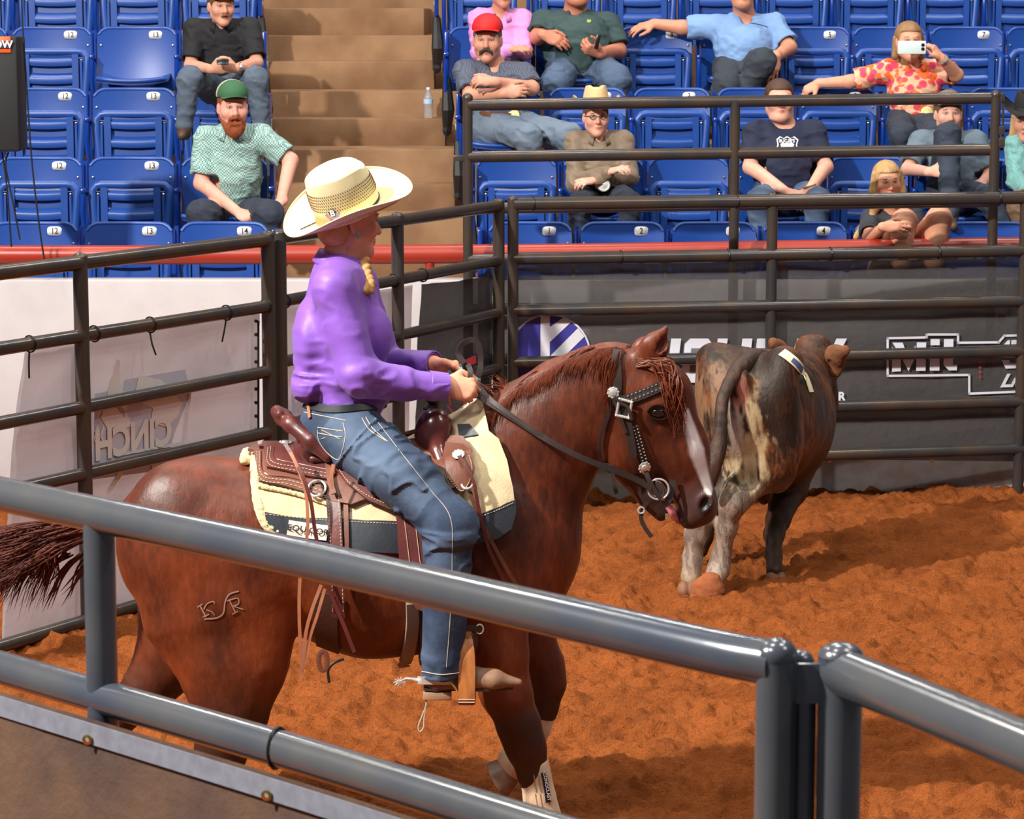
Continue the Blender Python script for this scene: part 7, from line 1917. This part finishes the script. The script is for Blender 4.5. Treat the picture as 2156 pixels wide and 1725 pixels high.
# blonde woman with bare knees
pr, F, g, T, nb, HP = person('blonde woman in dark T-shirt hugging her bare raised knees, just above red rail', R0, 1.06, (1868, 382, .34), (6, -6, 4), [(1836, 462, .22), (1922, 462, .22)], [(1830, 500, .42), (1960, 522, .22)], [(1862, 478, .66), (1930, 522, .34)],
    (1880, 560, .16), [(1904, 466, .56), (1978, 460, .54)], [(1896, 545, .52), (1966, 545, .50)], (222, 158, 128), cloth('charcoal_jersey', (52, 54, 62)), cloth('beige_shorts', (190, 168, 130)), collar=False, legs='bare', brow=(120, 84, 56), sex='f',
    hands=[{'f': (1, -.15, -.05), 'up': (0, -.9, .45), 'th': (0, .1, 1), 'curl': (14, 18, 14), 'spread': .22}, {'f': (-1, -.1, -.1), 'curl': (20, 20, 15)}])
bl_ = mat('long_blonde_hair', (196, 158, 104), .5, bump=(200, .9, .004), stretch=(1, 1, .25), var=(30, .55, (142, 104, 62)))
hair_cap(F, bl_, pr, front=.062, back=-.09, th=.011)
def f_(s):
    for y, e1, e2 in ((-1, (1842, 436, .30), (1828, 486, .28)), (1, (1898, 415, .34), (1904, 428, .33))):
        s.cap(F(.0, y*.074, .05), F(-.005, y*.086, -.06), .026, .030, .02); s.cap(F(-.005, y*.086, -.06), T(e1), .030, .030, .02); s.cap(T(e1), T(e2), .030, .018, .02)
    s.cap(F(-.06, 0, .0), F(-.07, 0, -.14), .07, .06, .03); s.cap(T((1818, 470, .2)), T((1802, 500, .2)), .02, .02, .02)
mass('long_hair', f_, pr, bl_)
MB().tube([T((1872, 471, .615))+Vector((.01*cos(t), .03*sin(t), .032*cos(t))) for t in np.linspace(0, 2*pi, 15)[:-1]], .0045, 6, closed=True).build('hair_tie', M_dark, pr)

# person in the shiny jacket at the right edge
pr, F, g, T, nb, HP = person('person in shiny teal jacket and black cowboy hat, cut by right frame edge', R1, 1.14, (2163, 256, .2), (-20, -4), [(2142, 305, .14), (2246, 305, .14)], [(2140, 380, .25), (2256, 380, .2)], [(2170, 405, .5), (2220, 405, .5)],
    (2195, 400, .18), [(2150, 440, .66), (2240, 440, .66)], [(2150, 520, .66), (2240, 540, .6)], (206, 150, 126), mat('teal_satin', (110, 168, 164), .28, bump=(14, .8, .03), sheen=.3), cloth('brown_chinos', (110, 84, 62)), sleeve='long')
HFc = Fr(F(-.005, 0, .075), F.R, 1.1); cowboy_hat(HFc, mat('black_felt_hat', (22, 22, 24), .8), pr, M_dark, a=.19, b=.19, curl=.07, hh=.12, n=40)
mass('long_hair', lambda s: (s.cap(F(.0, -.072, .03), F(.0, -.085, -.10), .03, .03, .02), s.cap(F(-.05, 0, .0), F(-.06, 0, -.12), .075, .06, .03)), pr, bl_)

# fourth row: pink, dark green, light blue
pr, F, g, T, nb, HP = person('person in pink button shirt with folded arms behind the man in the red cap', R3, 1.14, (1058, -24, .25), (10, -5), [(1008, 42, .16), (1098, 42, .16)], [(1010, 110, .30), (1104, 108, .30)], [(1076, 104, .46), (1046, 116, .44)],
    (1055, 140, .2), [(1030, 160, .62), (1085, 160, .62)], [(1030, 250, .6), (1085, 250, .6)], (204, 140, 116), cloth('pink_shirt_cloth', (214, 140, 200), .7), pants_k, sleeve='long')
hair_cap(F, gh, pr, th=.01)
pr, F, g, T, nb, HP = person('heavy man in dark green short-sleeved shirt and jeans with one hand raised', R3, 1.36, (1216, -38, .25), (6, -5), [(1142, 50, .16), (1278, 52, .16)], [(1132, 78, .30), (1302, 106, .25)], [(1146, 74, .52), (1262, 112, .52)],
    (1222, 130, .2), [(1172, 172, .66), (1298, 168, .66)], [(1176, 290, .6), (1300, 290, .6)], (196, 126, 100), cloth('dark_green_shirt_cloth', (50, 72, 72), .8), jeans_b, fat=.012, belly=.09, width=1.12,
    hands=[{'f': (.85, -.1, -.35), 'up': (-.2, -.8, .6), 'th': (.3, 0, 1), 'curl': (18, 20, 15)}, {'f': (-.5, -.3, .2), 'up': (.2, -.6, -.6), 'th': (0, 0, 1), 'curl': (50, 60, 40), 'thumb': (1, .2, 0)}])
so = [o for o in pr.children if o.name.startswith('shirt')][0]
P = on(g, [(1240, 44)], R3, .006)[0]; MB().box(P, (.030, .006, .020)).build('chest_logo', mat('yellow_green_logo', (176, 196, 96), .6), so)
q = U(1258, 88, R3-.62); MB().box(q, (.03, .012, .11), bev=.004, R=Matrix.Rotation(radians(12), 3, 'Y')).build('mobile_phone', M_phone, None); tag([o for o in C.objects if o.name.startswith('mobile_phone') and 'label' not in o][0], 'dark upright phone in the hand of the man in the dark green shirt', 'phone')
pr, F, g, T, nb, HP = person('man in light blue short-sleeved shirt stretching an arm along the seat backs', R3, 1.30, (1562, -30, .25), (4, -5), [(1508, 56, .14), (1628, 54, .14)], [(1436, 58, .10), (1662, 100, .28)], [(1376, 50, .04), (1634, 120, .50)],
    (1565, 132, .2), [(1530, 182, .66), (1604, 132, .66)], [(1500, 260, .6), (1560, 210, .62)], (206, 140, 112), cloth('light_blue_shirt_cloth', (122, 156, 204), .8, var=(5, .3, (104, 138, 190))), cloth('grey_black_jeans', (48, 54, 64)), fat=.008, belly=.04, width=1.05,
    hands=[{'f': (-.9, -.2, -.25), 'up': (-.1, -.4, .9), 'th': (0, -1, 0), 'curl': (12, 15, 12), 'spread': .25}, {'f': (-.2, -.3, -.9), 'up': (0, -.9, .1), 'curl': (15, 20, 15), 'spread': .15}])
for nm_, (px, m_) in {'chest_pocket_flap': ([(1573, 47), (1590, 50), (1608, 54), (1616, 57)], M_dark)}.items():
    P = on(g, spline(px, 4), R3, .002); MB().tube([Vector(p) for p in P], .003, 5).build(nm_, m_, [o for o in pr.children if o.name.startswith('shirt')][0])
# paper cup behind seat 4 of the front row
q = U(1590, 490, R0+.28); tag(MB().lathe((q.x, q.y, U(1590, 500, R0+.28).z-.10), [(.045, 0), (.052, .09), (.062, .16), (.066, .165), (.06, .165)], 20).build('paper_cup', mat('pale_cup', (206, 204, 196), .6), None), 'pale drinking cup on the floor between seats 3 and 4', 'cup')
